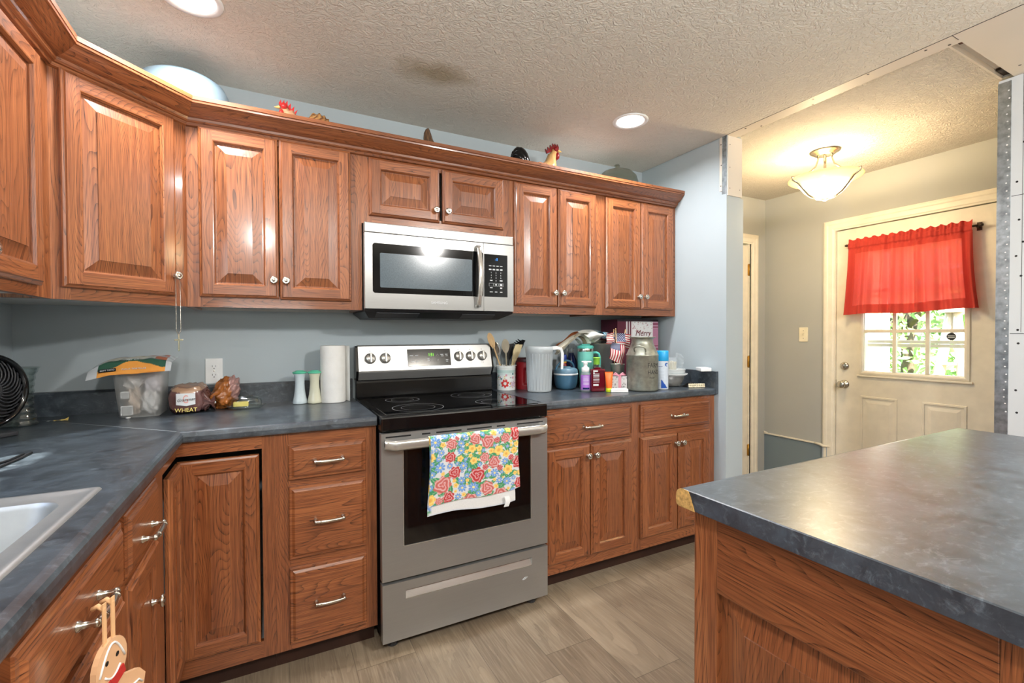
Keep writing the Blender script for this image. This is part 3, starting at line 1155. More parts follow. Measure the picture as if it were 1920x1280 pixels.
panel_door(mb, DA + DU * 0.024 + Z_ * 1.410, DU, Z_, DN, 0.355, 0.672)
d = build('door', mb, 'oak', tdiag)
DK = DA + DU * 0.366 + Z_ * 1.484 + DN * 0.0195
knob(d, DK, DN)
cabinet('wall_cabinet', 'tall two-door oak wall cabinet between the corner and the microwave', (-0.66, FY, 0), (1, 0, 0), (0, -1, 0), 0.66, UZ0, UZ1, 0.300,
        [(0, 0.05), (0.612, 0.66)], [(UZ0, UZ0 + 0.05), (UZ1 - 0.045, UZ1)],
        doors=[(0.040, 0.320, DB, 2.080, 0.300, 1.487), (0.324, 0.612, DB - 0.003, 2.080, 0.346, 1.487)])
cabinet('wall_cabinet', 'short two-door oak wall cabinet right above the microwave', (0.0, FY, 0), (1, 0, 0), (0, -1, 0), 0.760, 1.770, UZ1, 0.300,
        [(0, 0.045), (0.715, 0.76)], [(1.770, 1.82), (UZ1 - 0.045, UZ1)],
        doors=[(0.032, 0.368, 1.807, 2.072, 0.345, 1.862), (0.382, 0.718, 1.807, 2.070, 0.405, 1.862)])
cabinet('wall_cabinet', 'tall two-door oak wall cabinet just right of the microwave', (0.760, FY, 0), (1, 0, 0), (0, -1, 0), 0.600, UZ0, UZ1, 0.300,
        [(0, 0.04), (0.56, 0.60)], [(UZ0, UZ0 + 0.05), (UZ1 - 0.045, UZ1)],
        doors=[(0.022, 0.292, DB, DTp, 0.268, 1.487), (0.298, 0.564, DB, DTp, 0.322, 1.487)])
cabinet('wall_cabinet', 'narrow two-door oak wall cabinet at the right end of the row', (1.360, FY, 0), (1, 0, 0), (0, -1, 0), 0.612, UZ0, UZ1, 0.300,
        [(0, 0.04), (0.572, 0.612)], [(UZ0, UZ0 + 0.05), (UZ1 - 0.045, UZ1)],
        doors=[(0.034, 0.306, DB, DTp, 0.283, 1.487), (0.312, 0.584, DB, DTp, 0.335, 1.487)])

# crown moulding along the tops
mb = MB()
crown = [(0.0005, 2.074), (0.010, 2.078), (0.014, 2.087), (0.020, 2.089), (0.024, 2.094), (0.026, 2.103), (0.034, 2.106), (0.044, 2.112), (0.058, 2.124),
         (0.068, 2.134), (0.073, 2.140), (0.079, 2.141), (0.080, 2.147), (0.076, 2.148), (0.077, 2.150), (0.081, 2.151), (0.081, 2.166), (0.0, 2.166), (0.0, 2.1005)]
path = [(DA.x, -1.075), (DA.x, -0.61), (DBp.x, FY), (1.9715, FY)]
mb.sweep(crown, path, 0)
tag(build('crown_moulding', mb, 'oak', None, (DA.x, -0.61, 2.08)), 'oak crown moulding running along the tops of the wall cabinets', 'moulding')

# ---------------------------------------------------------------- base cabinets
BZ0, BZ1 = 0.090, 0.8978
BY = -0.610
BX = XL + 0.61
random.seed(5)
cabinet('base_cabinet', 'oak base cabinet with one drawer over two doors, right of the stove', (0.763, BY, 0), (1, 0, 0), (0, -1, 0), 0.602, BZ0, BZ1, 0.60,
        [(0, 0.04), (0.565, 0.602)], [(BZ0, BZ0 + 0.06), (0.69, 0.73), (0.868, BZ1)],
        doors=[(0.024, 0.284, 0.143, 0.703, 0.263, 0.652), (0.289, 0.558, 0.143, 0.703, 0.312, 0.652)], drawers=[(0.024, 0.552, 0.718, 0.876, True)], toe=True)
cabinet('base_cabinet', 'oak base cabinet with drawer and two doors, at the right end by the wall', (1.365, BY, 0), (1, 0, 0), (0, -1, 0), 0.606, BZ0, BZ1, 0.60,
        [(0, 0.03), (0.56, 0.606)], [(BZ0, BZ0 + 0.07), (0.69, 0.74), (0.868, BZ1)],
        doors=[(0.018, 0.290, 0.153, 0.700, 0.268, 0.648), (0.297, 0.556, 0.153, 0.700, 0.318, 0.648)], drawers=[(0.018, 0.556, 0.730, 0.876, True)], toe=True)
cabinet('drawer_cabinet', 'oak base cabinet with a stack of three drawers, left of the stove', (-0.365, BY, 0), (1, 0, 0), (0, -1, 0), 0.362, BZ0, BZ1, 0.60,
        [(0, 0.05), (0.318, 0.362)], [(BZ0, BZ0 + 0.03), (0.39, 0.44), (0.69, 0.735), (0.852, BZ1)],
        drawers=[(0.045, 0.320, 0.724, 0.853, True), (0.045, 0.320, 0.429, 0.699, True), (0.045, 0.320, 0.115, 0.397, True)], toe=True)
# corner cabinet with an L-shaped two-leaf door
tcor = thing('corner_base_cabinet', 'oak corner base cabinet with a tall folding door and no knob', 'cabinet', (BX, BY, 0))
mb = MB()
P0 = Vector((BX, BY, 0))
mb.obox(P0, X_, Z_, -Y_, 0.253, 0.2935, BZ0, BZ1, -0.019, 0, 0, Z_)
mb.obox(P0, X_, Z_, -Y_, 0.0, 0.253, 0.850, BZ1, -0.019, 0, 0, X_)
mb.obox(P0, X_, Z_, -Y_, 0.0, 0.253, BZ0, 0.150, -0.019, 0, 0, X_)
mb.obox(P0, -Y_, Z_, X_, 0.225, 0.325, BZ0, BZ1, -0.019, 0, 0, Z_)
mb.obox(P0, -Y_, Z_, X_, 0.0, 0.225, 0.850, BZ1, -0.019, 0, 0, -Y_)
mb.obox(P0, -Y_, Z_, X_, 0.0, 0.225, BZ0, 0.150, -0.019, 0, 0, -Y_)
mb.box(XL + 0.002, BX - 0.02, -0.93, -0.916, BZ0, BZ1, 0, Z_)
mb.box(-0.381, -0.367, BY + 0.02, -0.002, BZ0, BZ1, 0, Z_)
mb.poly([(XL + 0.002, -0.002, BZ0 + 0.012), (XL + 0.002, -0.916, BZ0 + 0.012), (BX - 0.02, -0.916, BZ0 + 0.012), (BX - 0.02, BY + 0.02, BZ0 + 0.012), (-0.381, BY + 0.02, BZ0 + 0.012), (-0.381, -0.002, BZ0 + 0.012)], Z_, 0.012, 1)
build('cabinet_body', mb, ['oak', 'melamine'], tcor)
mb = MB()
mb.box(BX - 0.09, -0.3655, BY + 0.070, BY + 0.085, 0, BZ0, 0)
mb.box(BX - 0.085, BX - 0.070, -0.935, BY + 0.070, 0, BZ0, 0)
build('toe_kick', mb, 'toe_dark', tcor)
mb = MB()
panel_door(mb, P0 + X_ * 0.003 - Y_ * 0.001 + Z_ * 0.156, X_, Z_, -Y_, 0.241, 0.678, 0.052)
build('door', mb, 'oak', tcor)
mb = MB()
panel_door(mb, P0 - Y_ * 0.215 + X_ * 0.001 + Z_ * 0.156, Y_, Z_, X_, 0.193, 0.678, 0.050)
build('door', mb, 'oak', tcor)
# left run: narrow drawer cabinet and the sink base
cabinet('base_cabinet', 'narrow oak base cabinet with a drawer over one door, left of the corner', (BX, -1.293, 0), (0, 1, 0), (1, 0, 0), 0.356, BZ0, BZ1, 0.60,
        [(0, 0.03), (0.300, 0.356)], [(BZ0, BZ0 + 0.04), (0.715, 0.765), (0.868, BZ1)],
        doors=[(0.014, 0.302, 0.112, 0.728, 0.205, 0.600)], drawers=[(0.017, 0.312, 0.745, 0.882, (True, -0.022))], toe=True)
tsink = cabinet('sink_cabinet', 'oak sink base cabinet in the lower left corner of the photo, below the steel sink', (BX, -2.215, 0), (0, 1, 0), (1, 0, 0), 0.920, BZ0, BZ1, 0.60,
                [(0, 0.03), (0.425, 0.468), (0.89, 0.92)], [(BZ0, BZ0 + 0.04), (0.705, 0.765), (0.868, BZ1)],
                doors=[(0.014, 0.415, 0.112, 0.732, None, 0), (0.462, 0.906, 0.112, 0.732, None, 0)],
                drawers=[(0.014, 0.416, 0.750, 0.880, True), (0.462, 0.908, 0.750, 0.880, True)], toe=True, top_open=True)

# island cabinet: its end panel faces the camera side
random.seed(33)
IX0, IX1, IY1, IY0 = 0.405, 1.675, -1.829, -2.80
tis = thing('island_cabinet', 'oak island cabinet with a raised end panel in the lower right', 'cabinet', (IX0, IY1, 0))
mb = MB()
PI0 = Vector((IX0, IY1, 0))
W = IY1 - IY0
NI = Vector((-1, 0, 0))
for a, b in ((0, 0.055), (W - 0.055, W), (W / 2 - 0.03, W / 2 + 0.03)):
    mb.obox(PI0, -Y_, Z_, NI, a, b, 0, 0.896, -0.02, 0, 0, Z_, 0.0015)
for a, b in ((0.055, W / 2 - 0.03), (W / 2 + 0.03, W - 0.055)):
    mb.obox(PI0, -Y_, Z_, NI, a, b, 0.745, 0.896, -0.02, 0, 0, -Y_, 0.0015)
    mb.obox(PI0, -Y_, Z_, NI, a, b, 0, 0.12, -0.02, 0, 0, -Y_, 0.0015)
mb.box(IX0 + 0.02, IX1, IY1 - 0.016, IY1, 0.0, 0.896, 0, Z_)
mb.box(IX0 + 0.02, IX1, IY0, IY0 + 0.016, 0.0, 0.896, 0, Z_)
mb.box(IX1 - 0.016, IX1, IY0 + 0.016, IY1 - 0.016, 0.0, 0.896, 0, Z_)
build('cabinet_body', mb, 'oak', tis)
for a, b in ((0.055, W / 2 - 0.03), (W / 2 + 0.03, W - 0.055)):
    mb = MB()
    Pp = PI0 - Y_ * b + Z_ * 0.12 - NI * 0.02
    w_, h_ = b - a, 0.625
    Rr = [[Pp + Y_ * d + Z_ * d + NI * n, Pp + Y_ * d + Z_ * (h_ - d) + NI * n, Pp + Y_ * (w_ - d) + Z_ * (h_ - d) + NI * n, Pp + Y_ * (w_ - d) + Z_ * d + NI * n]
          for d, n in ((0, 0.004), (0.012, 0.004), (0.056, 0.0125), (0.056, 0.0155))]
    vs = [p for r in Rr for p in r]
    fs = [(4 * i + k, 4 * i + (k + 1) % 4, 4 * i + 4 + (k + 1) % 4, 4 * i + 4 + k) for i in range(3) for k in range(4)] + [(12, 13, 14, 15)]
    mb.add(vs, fs, 0, Z_)
    build('raised_panel', mb, 'oak', tis)

# ---------------------------------------------------------------- worktops
EDGE = [(0.0, CT), (0.006, CT - 0.0008), (0.0125, CT - 0.004), (0.0165, CT - 0.010), (0.018, CT - 0.018), (0.018, CT - 0.030), (0.016, CT - 0.036), (0.010, CT - 0.0385), (-0.02, CT - 0.0385)]


def top_edge(mb, path, m=0):
    """rounded post-formed front edge swept along the counter front; path is where the flat top stops"""
    mb.sweep(EDGE, path, m, False)


FYc, FXc = -0.615, XL + 0.615      # flat part of the top ends here, the round nose adds 18 mm
SY0, SY1, SX0, SX1 = -2.02, -1.262, -1.185, -0.718   # cut-out for the sink
twl = thing('countertop', 'dark slate laminate countertop turning the left corner, up to the stove', 'countertop', (FXc, FYc, CT - 0.038))
mb = MB()
zt, zb = CT, CT - 0.0385
R = [(XL + 0.003, FXc, SY1, FYc), (XL + 0.003, SX0, SY0, SY1), (SX1, FXc, SY0, SY1), (XL + 0.003, FXc, -2.75, SY0), (XL + 0.003, FXc, FYc, -0.003), (FXc, -0.003, FYc, -0.003)]
for a, b, c, d in R:
    mb.quad((a, c, zt), (b, c, zt), (b, d, zt), (a, d, zt))
    mb.quad((a, d, zb), (b, d, zb), (b, c, zb), (a, c, zb))
for (x, y0, y1) in ((SX0, SY0, SY1), (SX1, SY0, SY1)):
    mb.quad((x, y0, zb), (x, y1, zb), (x, y1, zt), (x, y0, zt))
for (y, x0, x1) in ((SY0, SX0, SX1), (SY1, SX0, SX1)):
    mb.quad((x0, y, zb), (x1, y, zb), (x1, y, zt), (x0, y, zt))
mb.quad((-0.003, FYc, zb), (-0.003, -0.003, zb), (-0.003, -0.003, zt), (-0.003, FYc, zt))
top_edge(mb, [(FXc, -2.75), (FXc, FYc), (-0.003, FYc)])
build('top', mb, 'laminate', twl)
mb = MB()
bs = [(0.0, CT), (0.018, CT), (0.018, CT + 0.090), (0.014, CT + 0.096), (0.0, CT + 0.098)]
mb.sweep([(0.001, CT + 0.0003), (0.019, CT + 0.0003), (0.019, CT + 0.088), (0.015, CT + 0.096), (0.001, CT + 0.098)], [(XL + 0.001, -2.75), (XL + 0.001, -0.002), (-0.003, -0.002)], 0, False)
build('backsplash', mb, 'laminate', twl)
mb = MB()
mb.tube([(FXc - 0.003, FYc + 0.003, CT + 0.0001), (XL + 0.03, -0.03, CT + 0.0001)], 0.0004, 4)
build('mitre_seam', mb, 'trim_grey', twl)

twr = thing('countertop', 'dark slate laminate countertop right of the stove, with an end splash', 'countertop', (0.763, FYc, CT - 0.038))
mb = MB()
mb.quad((0.763, FYc, zt), (XR - 0.002, FYc, zt), (XR - 0.002, -0.003, zt), (0.763, -0.003, zt))
mb.quad((0.763, -0.003, zb), (XR - 0.002, -0.003, zb), (XR - 0.002, FYc, zb), (0.763, FYc, zb))
mb.quad((0.763, -0.003, zb), (0.763, FYc, zb), (0.763, FYc, zt), (0.763, -0.003, zt))
top_edge(mb, [(0.763, FYc), (XR - 0.002, FYc)])
build('top', mb, 'laminate', twr)
mb = MB()
mb.sweep([(0.001, CT + 0.0003), (0.019, CT + 0.0003), (0.019, CT + 0.088), (0.015, CT + 0.096), (0.001, CT + 0.098)], [(0.763, -0.002), (XR - 0.021, -0.002)], 0, False)
build('backsplash', mb, 'laminate', twr)
mb = MB()
mb.box(XR - 0.0205, XR - 0.0015, -0.638, -0.004, CT - 0.035, CT + 0.098, 0, None, 0.0012)
build('end_splash', mb, 'laminate', twr)

tic = thing('island_countertop', 'slate grey laminate island top with one chipped corner', 'countertop', (0.383, -1.800, CT - 0.038))
mb = MB()
ix0, ix1, iy1, iy0 = 0.383, 1.70, -1.802, -2.85
mb.box(ix0 + 0.0015, ix1 - 0.018, iy0, iy1 - 0.018, zb, zt)
mb.quad((ix0, iy0, zb), (ix0, iy0, zt - 0.002), (ix0, iy1 - 0.018, zt - 0.002), (ix0, iy1 - 0.018, zb))
mb.quad((ix0, iy0, zt - 0.002), (ix0 + 0.0015, iy0, zt), (ix0 + 0.0015, iy1 - 0.018, zt), (ix0, iy1 - 0.018, zt - 0.002))
mb.sweep(EDGE, [(ix1 - 0.018, iy1 - 0.018), (ix0 + 0.0005, iy1 - 0.018)], 0, False)
mb.sweep(EDGE, [(ix1 - 0.018, iy0), (ix1 - 0.018, iy1 - 0.018)], 0, False)
build('top', mb, 'laminate', tic)
mb = MB()   # bare particle board where the edge strip broke off
yy = iy1 - 0.018
nose = [(yy + a, z) for a, z in EDGE[:-1]]
vs = [(ix0 - 0.0008, y, z) for y, z in nose] + [(ix0 - 0.0008, yy - 0.030, CT - 0.0385), (ix0 - 0.0008, yy - 0.020, CT - 0.012), (ix0 - 0.0008, yy - 0.014, CT - 0.001)]
mb.poly(vs, (-1, 0, 0), 0.0012, 0)
mb.obox((ix0 - 0.002, yy - 0.024, CT - 0.036), -Y_, Z_, -X_, -0.030, 0.0, 0, 0.018, 0, 0.0012, 0)
build('bare_corner', mb, 'chipboard', tic, label='chipped corner showing bare particle board')

# ---------------------------------------------------------------- sink
ts = thing('sink', 'stainless steel drop-in sink at the left edge', 'sink', (-0.95, -1.64, CT))
mb = MB()
rx0, rx1, ry0, ry1 = -1.21, -0.690, -2.045, -1.240


def rrect(x0, x1, y0, y1, r, z, n=6):
    pts = []
    for (cx, cy, a0) in ((x1 - r, y1 - r, 0), (x0 + r, y1 - r, 90), (x0 + r, y0 + r, 180), (x1 - r, y0 + r, 270)):
        for k in range(n + 1):
            a = math.radians(a0 + 90 * k / n)
            pts.append(Vector((cx + r * math.cos(a), cy + r * math.sin(a), z)))
    return pts


def loft(mb, loops, m=0, cap=True, sm=True):
    n = len(loops[0])
    vs = [p for l in loops for p in l]
    fs = []
    for i in range(len(loops) - 1):
        for k in range(n):
            j = (k + 1) % n
            fs.append((i * n + k, i * n + j, (i + 1) * n + j, (i + 1) * n + k))
    if cap:
        fs.append(tuple(reversed([(len(loops) - 1) * n + k for k in range(n)])))
    mb.add(vs, fs, m, None, sm)


loft(mb, [rrect(rx0, rx1, ry0, ry1, 0.012, CT + 0.0003), rrect(rx0 + .002, rx1 - .002, ry0 + .002, ry1 - .002, 0.012, CT + 0.004),
          rrect(rx0 + .012, rx1 - .012, ry0 + .012, ry1 - .012, 0.014, CT + 0.0045), rrect(rx0 + .016, rx1 - .016, ry0 + .016, ry1 - .016, 0.014, CT + 0.0025),
          rrect(rx0 + .030, rx1 - .038, ry0 + .034, ry1 - .066, 0.05, CT + 0.0025)], 0, False)
build('rim', mb, 'steel_plain', ts)
mb = MB()
a = (rx0 + .030, rx1 - .038, ry0 + .034, ry1 - .066)
loft(mb, [rrect(*a, 0.05, CT + 0.0025), rrect(a[0] + .006, a[1] - .006, a[2] + .006, a[3] - .006, 0.05, CT - 0.006), rrect(a[0] + .016, a[1] - .016, a[2] + .016, a[3] - .016, 0.06, CT - 0.15),
          rrect(a[0] + .04, a[1] - .04, a[2] + .04, a[3] - .04, 0.07, CT - 0.175)], 0, True)
build('basin', mb, 'steel_plain', ts)

# ---------------------------------------------------------------- electric range
st = thing('stove', 'stainless electric range with a black glass cooktop', 'stove', (0.38, -0.35, 0))
SX0_, SX1_ = 0.003, 0.7585
mb = MB()
mb.box(SX0_ + 0.004, SX1_ - 0.004, -0.640, -0.03, 0.045, 0.888, 0)
build('body', mb, 'black_matte', st)
mb = MB()
mb.box(SX0_ - 0.001, SX1_ + 0.001, -0.683, -0.075, 0.879, 0.9375, 0, None, 0.007)
mb.box(SX0_ + 0.03, SX1_ - 0.03, -0.650, -0.115, 0.9376, 0.9392, 1, None, 0.001)
ct_ = build('cooktop', mb, ['black_gloss', 'black_glass'], st)
for (x, y, rr) in ((0.20, -0.505, 0.112), (0.20, -0.232, 0.082), (0.565, -0.505, 0.085), (0.565, -0.232, 0.108)):
    mb = MB()
    mb.lathe([(rr, 0), (rr - 0.0022, 0)], (x, y, 0.9395), 64, 0, False)
    mb.lathe([(rr * 0.66, 0), (rr * 0.66 - 0.0012, 0)], (x, y, 0.9395), 64, 0, False)
    build('burner_ring', mb, 'burner_line', ct_)
# backguard, section in Y-Z swept along X
mb = MB()
bgp = [(-0.028, 1.206), (-0.066, 1.206), (-0.074, 1.200), (-0.104, 1.076), (-0.103, 1.068), (-0.083, 1.030), (-0.028, 1.030)]
v0 = [(SX0_ + 0.012, y, z) for y, z in bgp]
mb.poly(v0, (1, 0, 0), SX1_ - SX0_ - 0.024, 0)
for x0, x1 in ((SX0_, SX0_ + 0.012), (SX1_ - 0.012, SX1_)):
    mb.poly([(x0, y + (0.004 if y < -0.05 else 0), z - (0.004 if z > 1.1 else 0)) for y, z in bgp], (1, 0, 0), x1 - x0, 1)
bg = build('backguard', mb, ['stainless', 'black_gloss'], st)
mb = MB()
mb.poly([(SX0_ + 0.004, y, z) for y, z in ((-0.030, 1.031), (-0.072, 1.031), (-0.078, 1.015), (-0.082, 0.945), (-0.100, 0.9385), (-0.030, 0.9385))], (1, 0, 0), SX1_ - SX0_ - 0.008, 0)
build('riser', mb, 'black_gloss', st)
# the sloping face frame of reference for display, knobs and print
FZ = (Vector((0, -0.074, 1.200)) - Vector((0, -0.104, 1.076))).normalized()
FN = Vector((0, -FZ.z, FZ.y))


def face_pt(x, z, n=0.0):
    t = (z - 1.076) / (1.200 - 1.076)
    return Vector((x, -0.104 + 0.030 * t, z)) + FN * n


mb = MB()
mb.obox(face_pt(0.264, 1.092), X_, FZ, FN, 0, 0.238, 0, 0.092, 0, 0.0022, 0, None, 0.001)
dp = build('display', mb, 'black_gloss', bg)
mb = MB()
put_text(mb, '1:51', 0.024, face_pt(0.392, 1.150, 0.0026), X_, FZ, FN, 0, 0.8)
build('clock', mb, 'led_green', dp)
mb = MB()
random.seed(2)
for (x, z, w) in ((0.285, 1.148, .020), (0.312, 1.148, .017), (0.290, 1.116, .016), (0.316, 1.116, .018), (0.375, 1.130, .012), (0.378, 1.120, .014), (0.452, 1.151, .016), (0.478, 1.151, .014), (0.455, 1.143, .014), (0.480, 1.143, .012), (0.480, 1.122, .014), (0.480, 1.114, .012)):
    mb.obox(face_pt(x, z, 0.0023), X_, FZ, FN, -w / 2, w / 2, -0.0018, 0.0018, 0, 0.0003)
for (z, s) in ((1.150, 1), (1.122, -1)):
    mb.tube([face_pt(0.421, z - 0.004 * s, 0.003), face_pt(0.427, z + 0.004 * s, 0.003), face_pt(0.433, z - 0.004 * s, 0.003)], 0.0009, 4)
build('legend', mb, 'print_white', dp)
mb = MB()
put_text(mb, 'FRIGIDAIRE', 0.0125, face_pt(0.383, 1.083, 0.0003), X_, FZ, FN, 0, 1.05)
for x in (0.073, 0.148, 0.549, 0.619, 0.690):
    z = 1.098
    for a, b, c, d in ((-.006, .006, 0, .0008), (-.006, .006, .009, .0098), (-.006, -.0052, 0, .0098), (.0052, .006, 0, .0098)):
        mb.obox(face_pt(x, z, 0.0002), X_, FZ, FN, a, b, c, d, 0, 0.0003)
    mb.obox(face_pt(x, 1.176, 0.0002), X_, FZ, FN, -.002, .002, -.002, .002, 0, 0.0003)
build('lettering', mb, 'print_dark', bg)
for x in (0.073, 0.148, 0.549, 0.619, 0.690):
    c = face_pt(x, 1.138)
    mb = MB()
    mb.lathe([(0.0275, 0), (0.0275, 0.004), (0.0245, 0.006), (0.0235, 0.020), (0.021, 0.0225), (0.0001, 0.0225)], c, 28, 0, True, FN)
    mb.obox(c, X_, FZ, FN, -0.0055, 0.0055, -0.0245, 0.0245, 0.018, 0.032, 0, None, 0.0025)
    build('knob', mb, 'stainless_bright', bg)
# oven door
mb = MB()
DYf = -0.680
wx0, wx1, wz0, wz1 = 0.088, 0.670, 0.419, 0.800
for (a, b, c, d) in ((SX0_, wx0, 0.290, 0.872), (wx1, SX1_, 0.290, 0.872), (wx0, wx1, 0.290, wz0), (wx0, wx1, wz1, 0.872)):
    mb.box(a, b, DYf, -0.645, c, d, 0)
for (a, b, c, d) in ((wx0 - .002, wx0 + .001, wz0, wz1), (wx1 - .001, wx1 + .002, wz0, wz1), (wx0, wx1, wz0 - .002, wz0 + .001)):
    mb.box(a, b, DYf - 0.003, DYf + 0.001, c, d, 1)
od = build('oven_door', mb, ['stainless', 'stainless_bright'], st)
mb = MB()
mb.box(wx0, wx1, DYf + 0.002, DYf + 0.008, wz0, wz1, 0)
mb.box(wx0 + 0.06, wx1 - 0.05, DYf + 0.0012, DYf + 0.0022, wz0 + 0.085, wz1 - 0.02, 1)
build('oven_window', mb, ['black_glass', 'black_gloss'], od)
mb = MB()
for (a, b) in ((0.02, 0.12), (0.165, 0.20), (0.225, 0.335), (0.36, 0.475), (0.50, 0.54), (0.60, 0.735)):
    mb.box(a, b, DYf - 0.0006, DYf + 0.002, 0.8545, 0.8605)
for (a, b) in ((0.055, 0.125), (0.60, 0.70)):
    mb.box(a, b, DYf - 0.0006, DYf + 0.002, 0.803, 0.808)
build('vent_slots', mb, 'black_matte', od)
mb = MB()      # wide flat arched handle
hp = []
n = 24
hx0, hx1 = SX0_ + 0.011, SX1_ - 0.011
prof = [(0.0, -0.019), (-0.008, -0.0195), (-0.013, -0.012), (-0.0155, 0.0), (-0.013, 0.012), (-0.008, 0.0195), (0.0, 0.019), (0.003, 0.0)]
vs, fs = [], []
for i in range(n + 1):
    t = i / n
    x = hx0 + (hx1 - hx0) * t
    e = min(1.0, min(t, 1 - t) / 0.045)
    off = DYf - 0.006 - 0.034 * math.sin(e * PI / 2)
    for (dy, dz) in prof:
        vs.append((x, off + dy, 0.832 + dz))
k = len(prof)
for i in range(n):
    for j in range(k):
        j2 = (j + 1) % k
        fs.append((i * k + j, i * k + j2, (i + 1) * k + j2, (i + 1) * k + j))
fs.append(tuple(range(k)))
fs.append(tuple(reversed([n * k + j for j in range(k)])))
mb.add(vs, fs, 0, None, True)
for x in (hx0 + 0.01, hx1 - 0.01):
    mb.box(x - 0.010, x + 0.010, DYf - 0.016, DYf + 0.001, 0.822, 0.842)
build('handle', mb, 'stainless_bright', od)
# storage drawer with its recessed grip
mb = MB()
gx0, gx1, gz0, gz1 = 0.095, 0.674, 0.207, 0.240
for (a, b, c, d) in ((SX0_, gx0, 0.047, 0.277), (gx1, SX1_, 0.047, 0.277), (gx0, gx1, 0.047, gz0), (gx0, gx1, gz1, 0.277)):
    mb.box(a, b, DYf, -0.645, c, d, 0)
mb.quad((gx0, DYf + 0.001, gz0), (gx1, DYf + 0.001, gz0), (gx1, DYf + 0.018, gz1), (gx0, DYf + 0.018, gz1), 1)
mb.box(gx0 - 0.0015, gx1 + 0.0015, DYf - 0.0015, DYf + 0.0005, gz0 - 0.002, gz0, 1)
random.seed(8)
mb.tube([(0.625, DYf - 0.0004, 0.150), (0.637, DYf - 0.0008, 0.158), (0.652, DYf - 0.0004, 0.157), (0.640, DYf - 0.0006, 0.151), (0.626, DYf - 0.0004, 0.149)], 0.0016, 5, 2)
build('storage_drawer', mb, ['stainless', 'stainless_bright', 'print_white'], st)
for (x, y) in ((0.055, -0.615), (0.705, -0.615), (0.055, -0.08), (0.705, -0.08)):
    mb = MB()
    mb.lathe([(0.021, 0), (0.023, 0.006), (0.020, 0.016), (0.010, 0.020), (0.007, 0.022), (0.007, 0.047)], (x, y, 0.0), 12, 0, False)
    build('foot', mb, 'dark_grey', st)

# ---------------------------------------------------------------- microwave over the range
mw = thing('microwave', 'stainless over-the-range microwave with a black window', 'microwave', (0.38, -0.2, 1.375))
MX0, MX1, MYf, MZ0, MZ1 = 0.004, 0.756, -0.353, 1.378, 1.767
mb = MB()
mb.box(MX0, MX1, -0.318, -0.004, MZ0 - 0.002, MZ1, 0)
build('body', mb, 'black_matte', mw)
mb = MB()
mb.box(MX0, MX1, MYf + 0.002, -0.318, 1.7225, MZ1, 0, None, 0.003)
build('top_grille', mb, 'stainless', mw)
mb = MB()
wx0, wx1, wz0, wz1 = 0.041, 0.545, 1.452, 1.672
MDX = 0.585
for (a, b, c, d) in ((MX0, wx0, MZ0, 1.720), (wx1, MDX, MZ0, 1.720), (wx0, wx1, MZ0, wz0), (wx0, wx1, wz1, 1.720)):
    mb.box(a, b, MYf, -0.320, c, d, 0)
md = build('microwave_door', mb, 'stainless', mw)
mb = MB()
pts = rrect(wx0 - 0.003, 0.5835, wz0 - 0.003, wz1 + 0.003, 0.012, 0)
mb.poly([(p.x, MYf - 0.0006, p.y) for p in pts], (0, 1, 0), 0.006, 0)
pts = rrect(wx0 + 0.030, 0.523, wz0 + 0.023, wz1 - 0.040, 0.006, 0)
mb.poly([(p.x, MYf - 0.0010, p.y) for p in pts], (0, 1, 0), 0.002, 1)
build('microwave_window', mb, ['black_gloss', 'window_mesh'], md)
mb = MB()
vs, fs = [], []
n = 20
for i in range(n + 1):
    t = i / n
    z = 1.396 + 0.306 * t
    y = MYf - 0.014 - 0.030 * math.sin(PI * t) ** 0.8
    x = 0.551
    for (dx, dy) in ((-0.011, 0.004), (-0.011, -0.006), (-0.006, -0.010), (0.006, -0.010), (0.011, -0.006), (0.011, 0.004)):
        vs.append((x + dx, y + dy, z))
for i in range(n):
    for j in range(6):
        j2 = (j + 1) % 6
        fs.append((i * 6 + j, i * 6 + j2, (i + 1) * 6 + j2, (i + 1) * 6 + j))
fs.append(tuple(reversed(range(6))))
fs.append(tuple(n * 6 + j for j in range(6)))
mb.add(vs, fs, 0, None, True)
for z in (1.402, 1.696):
    mb.box(0.543, 0.559, MYf - 0.014, MYf + 0.002, z - 0.006, z + 0.006)
build('handle', mb, 'stainless_bright', md)
mb = MB()
put_text(mb, 'SAMSUNG', 0.0165, (0.352, MYf - 0.0004, 1.412), X_, Z_, -Y_, 0, 1.1)
build('lettering', mb, 'print_white', md)
mb = MB()
px0, px1, pz0, pz1 = 0.590, 0.720, 1.452, 1.666
for (a, b, c, d) in ((MDX + 0.002, px0, MZ0, 1.720), (px1, MX1, MZ0, 1.720), (px0, px1, MZ0, pz0), (px0, px1, pz1, 1.720)):
    mb.box(a, b, MYf, -0.320, c, d, 0)
mb.box(px0 - 0.001, px1 + 0.001, MYf - 0.0006, MYf + 0.004, pz0 - 0.001, pz1 + 0.001, 1)
cpn = build('control_panel', mb, ['stainless', 'black_gloss'], mw)
mb = MB()
for r_, row in enumerate(('123', '456', '789')):
    for c_, ch in enumerate(row):
        put_text(mb, ch, 0.0095, (0.628 + 0.027 * c_, MYf - 0.0008, 1.574 - 0.0135 * r_), X_, Z_, -Y_)
put_text(mb, '0', 0.0095, (0.655, MYf - 0.0008, 1.5335), X_, Z_, -Y_)
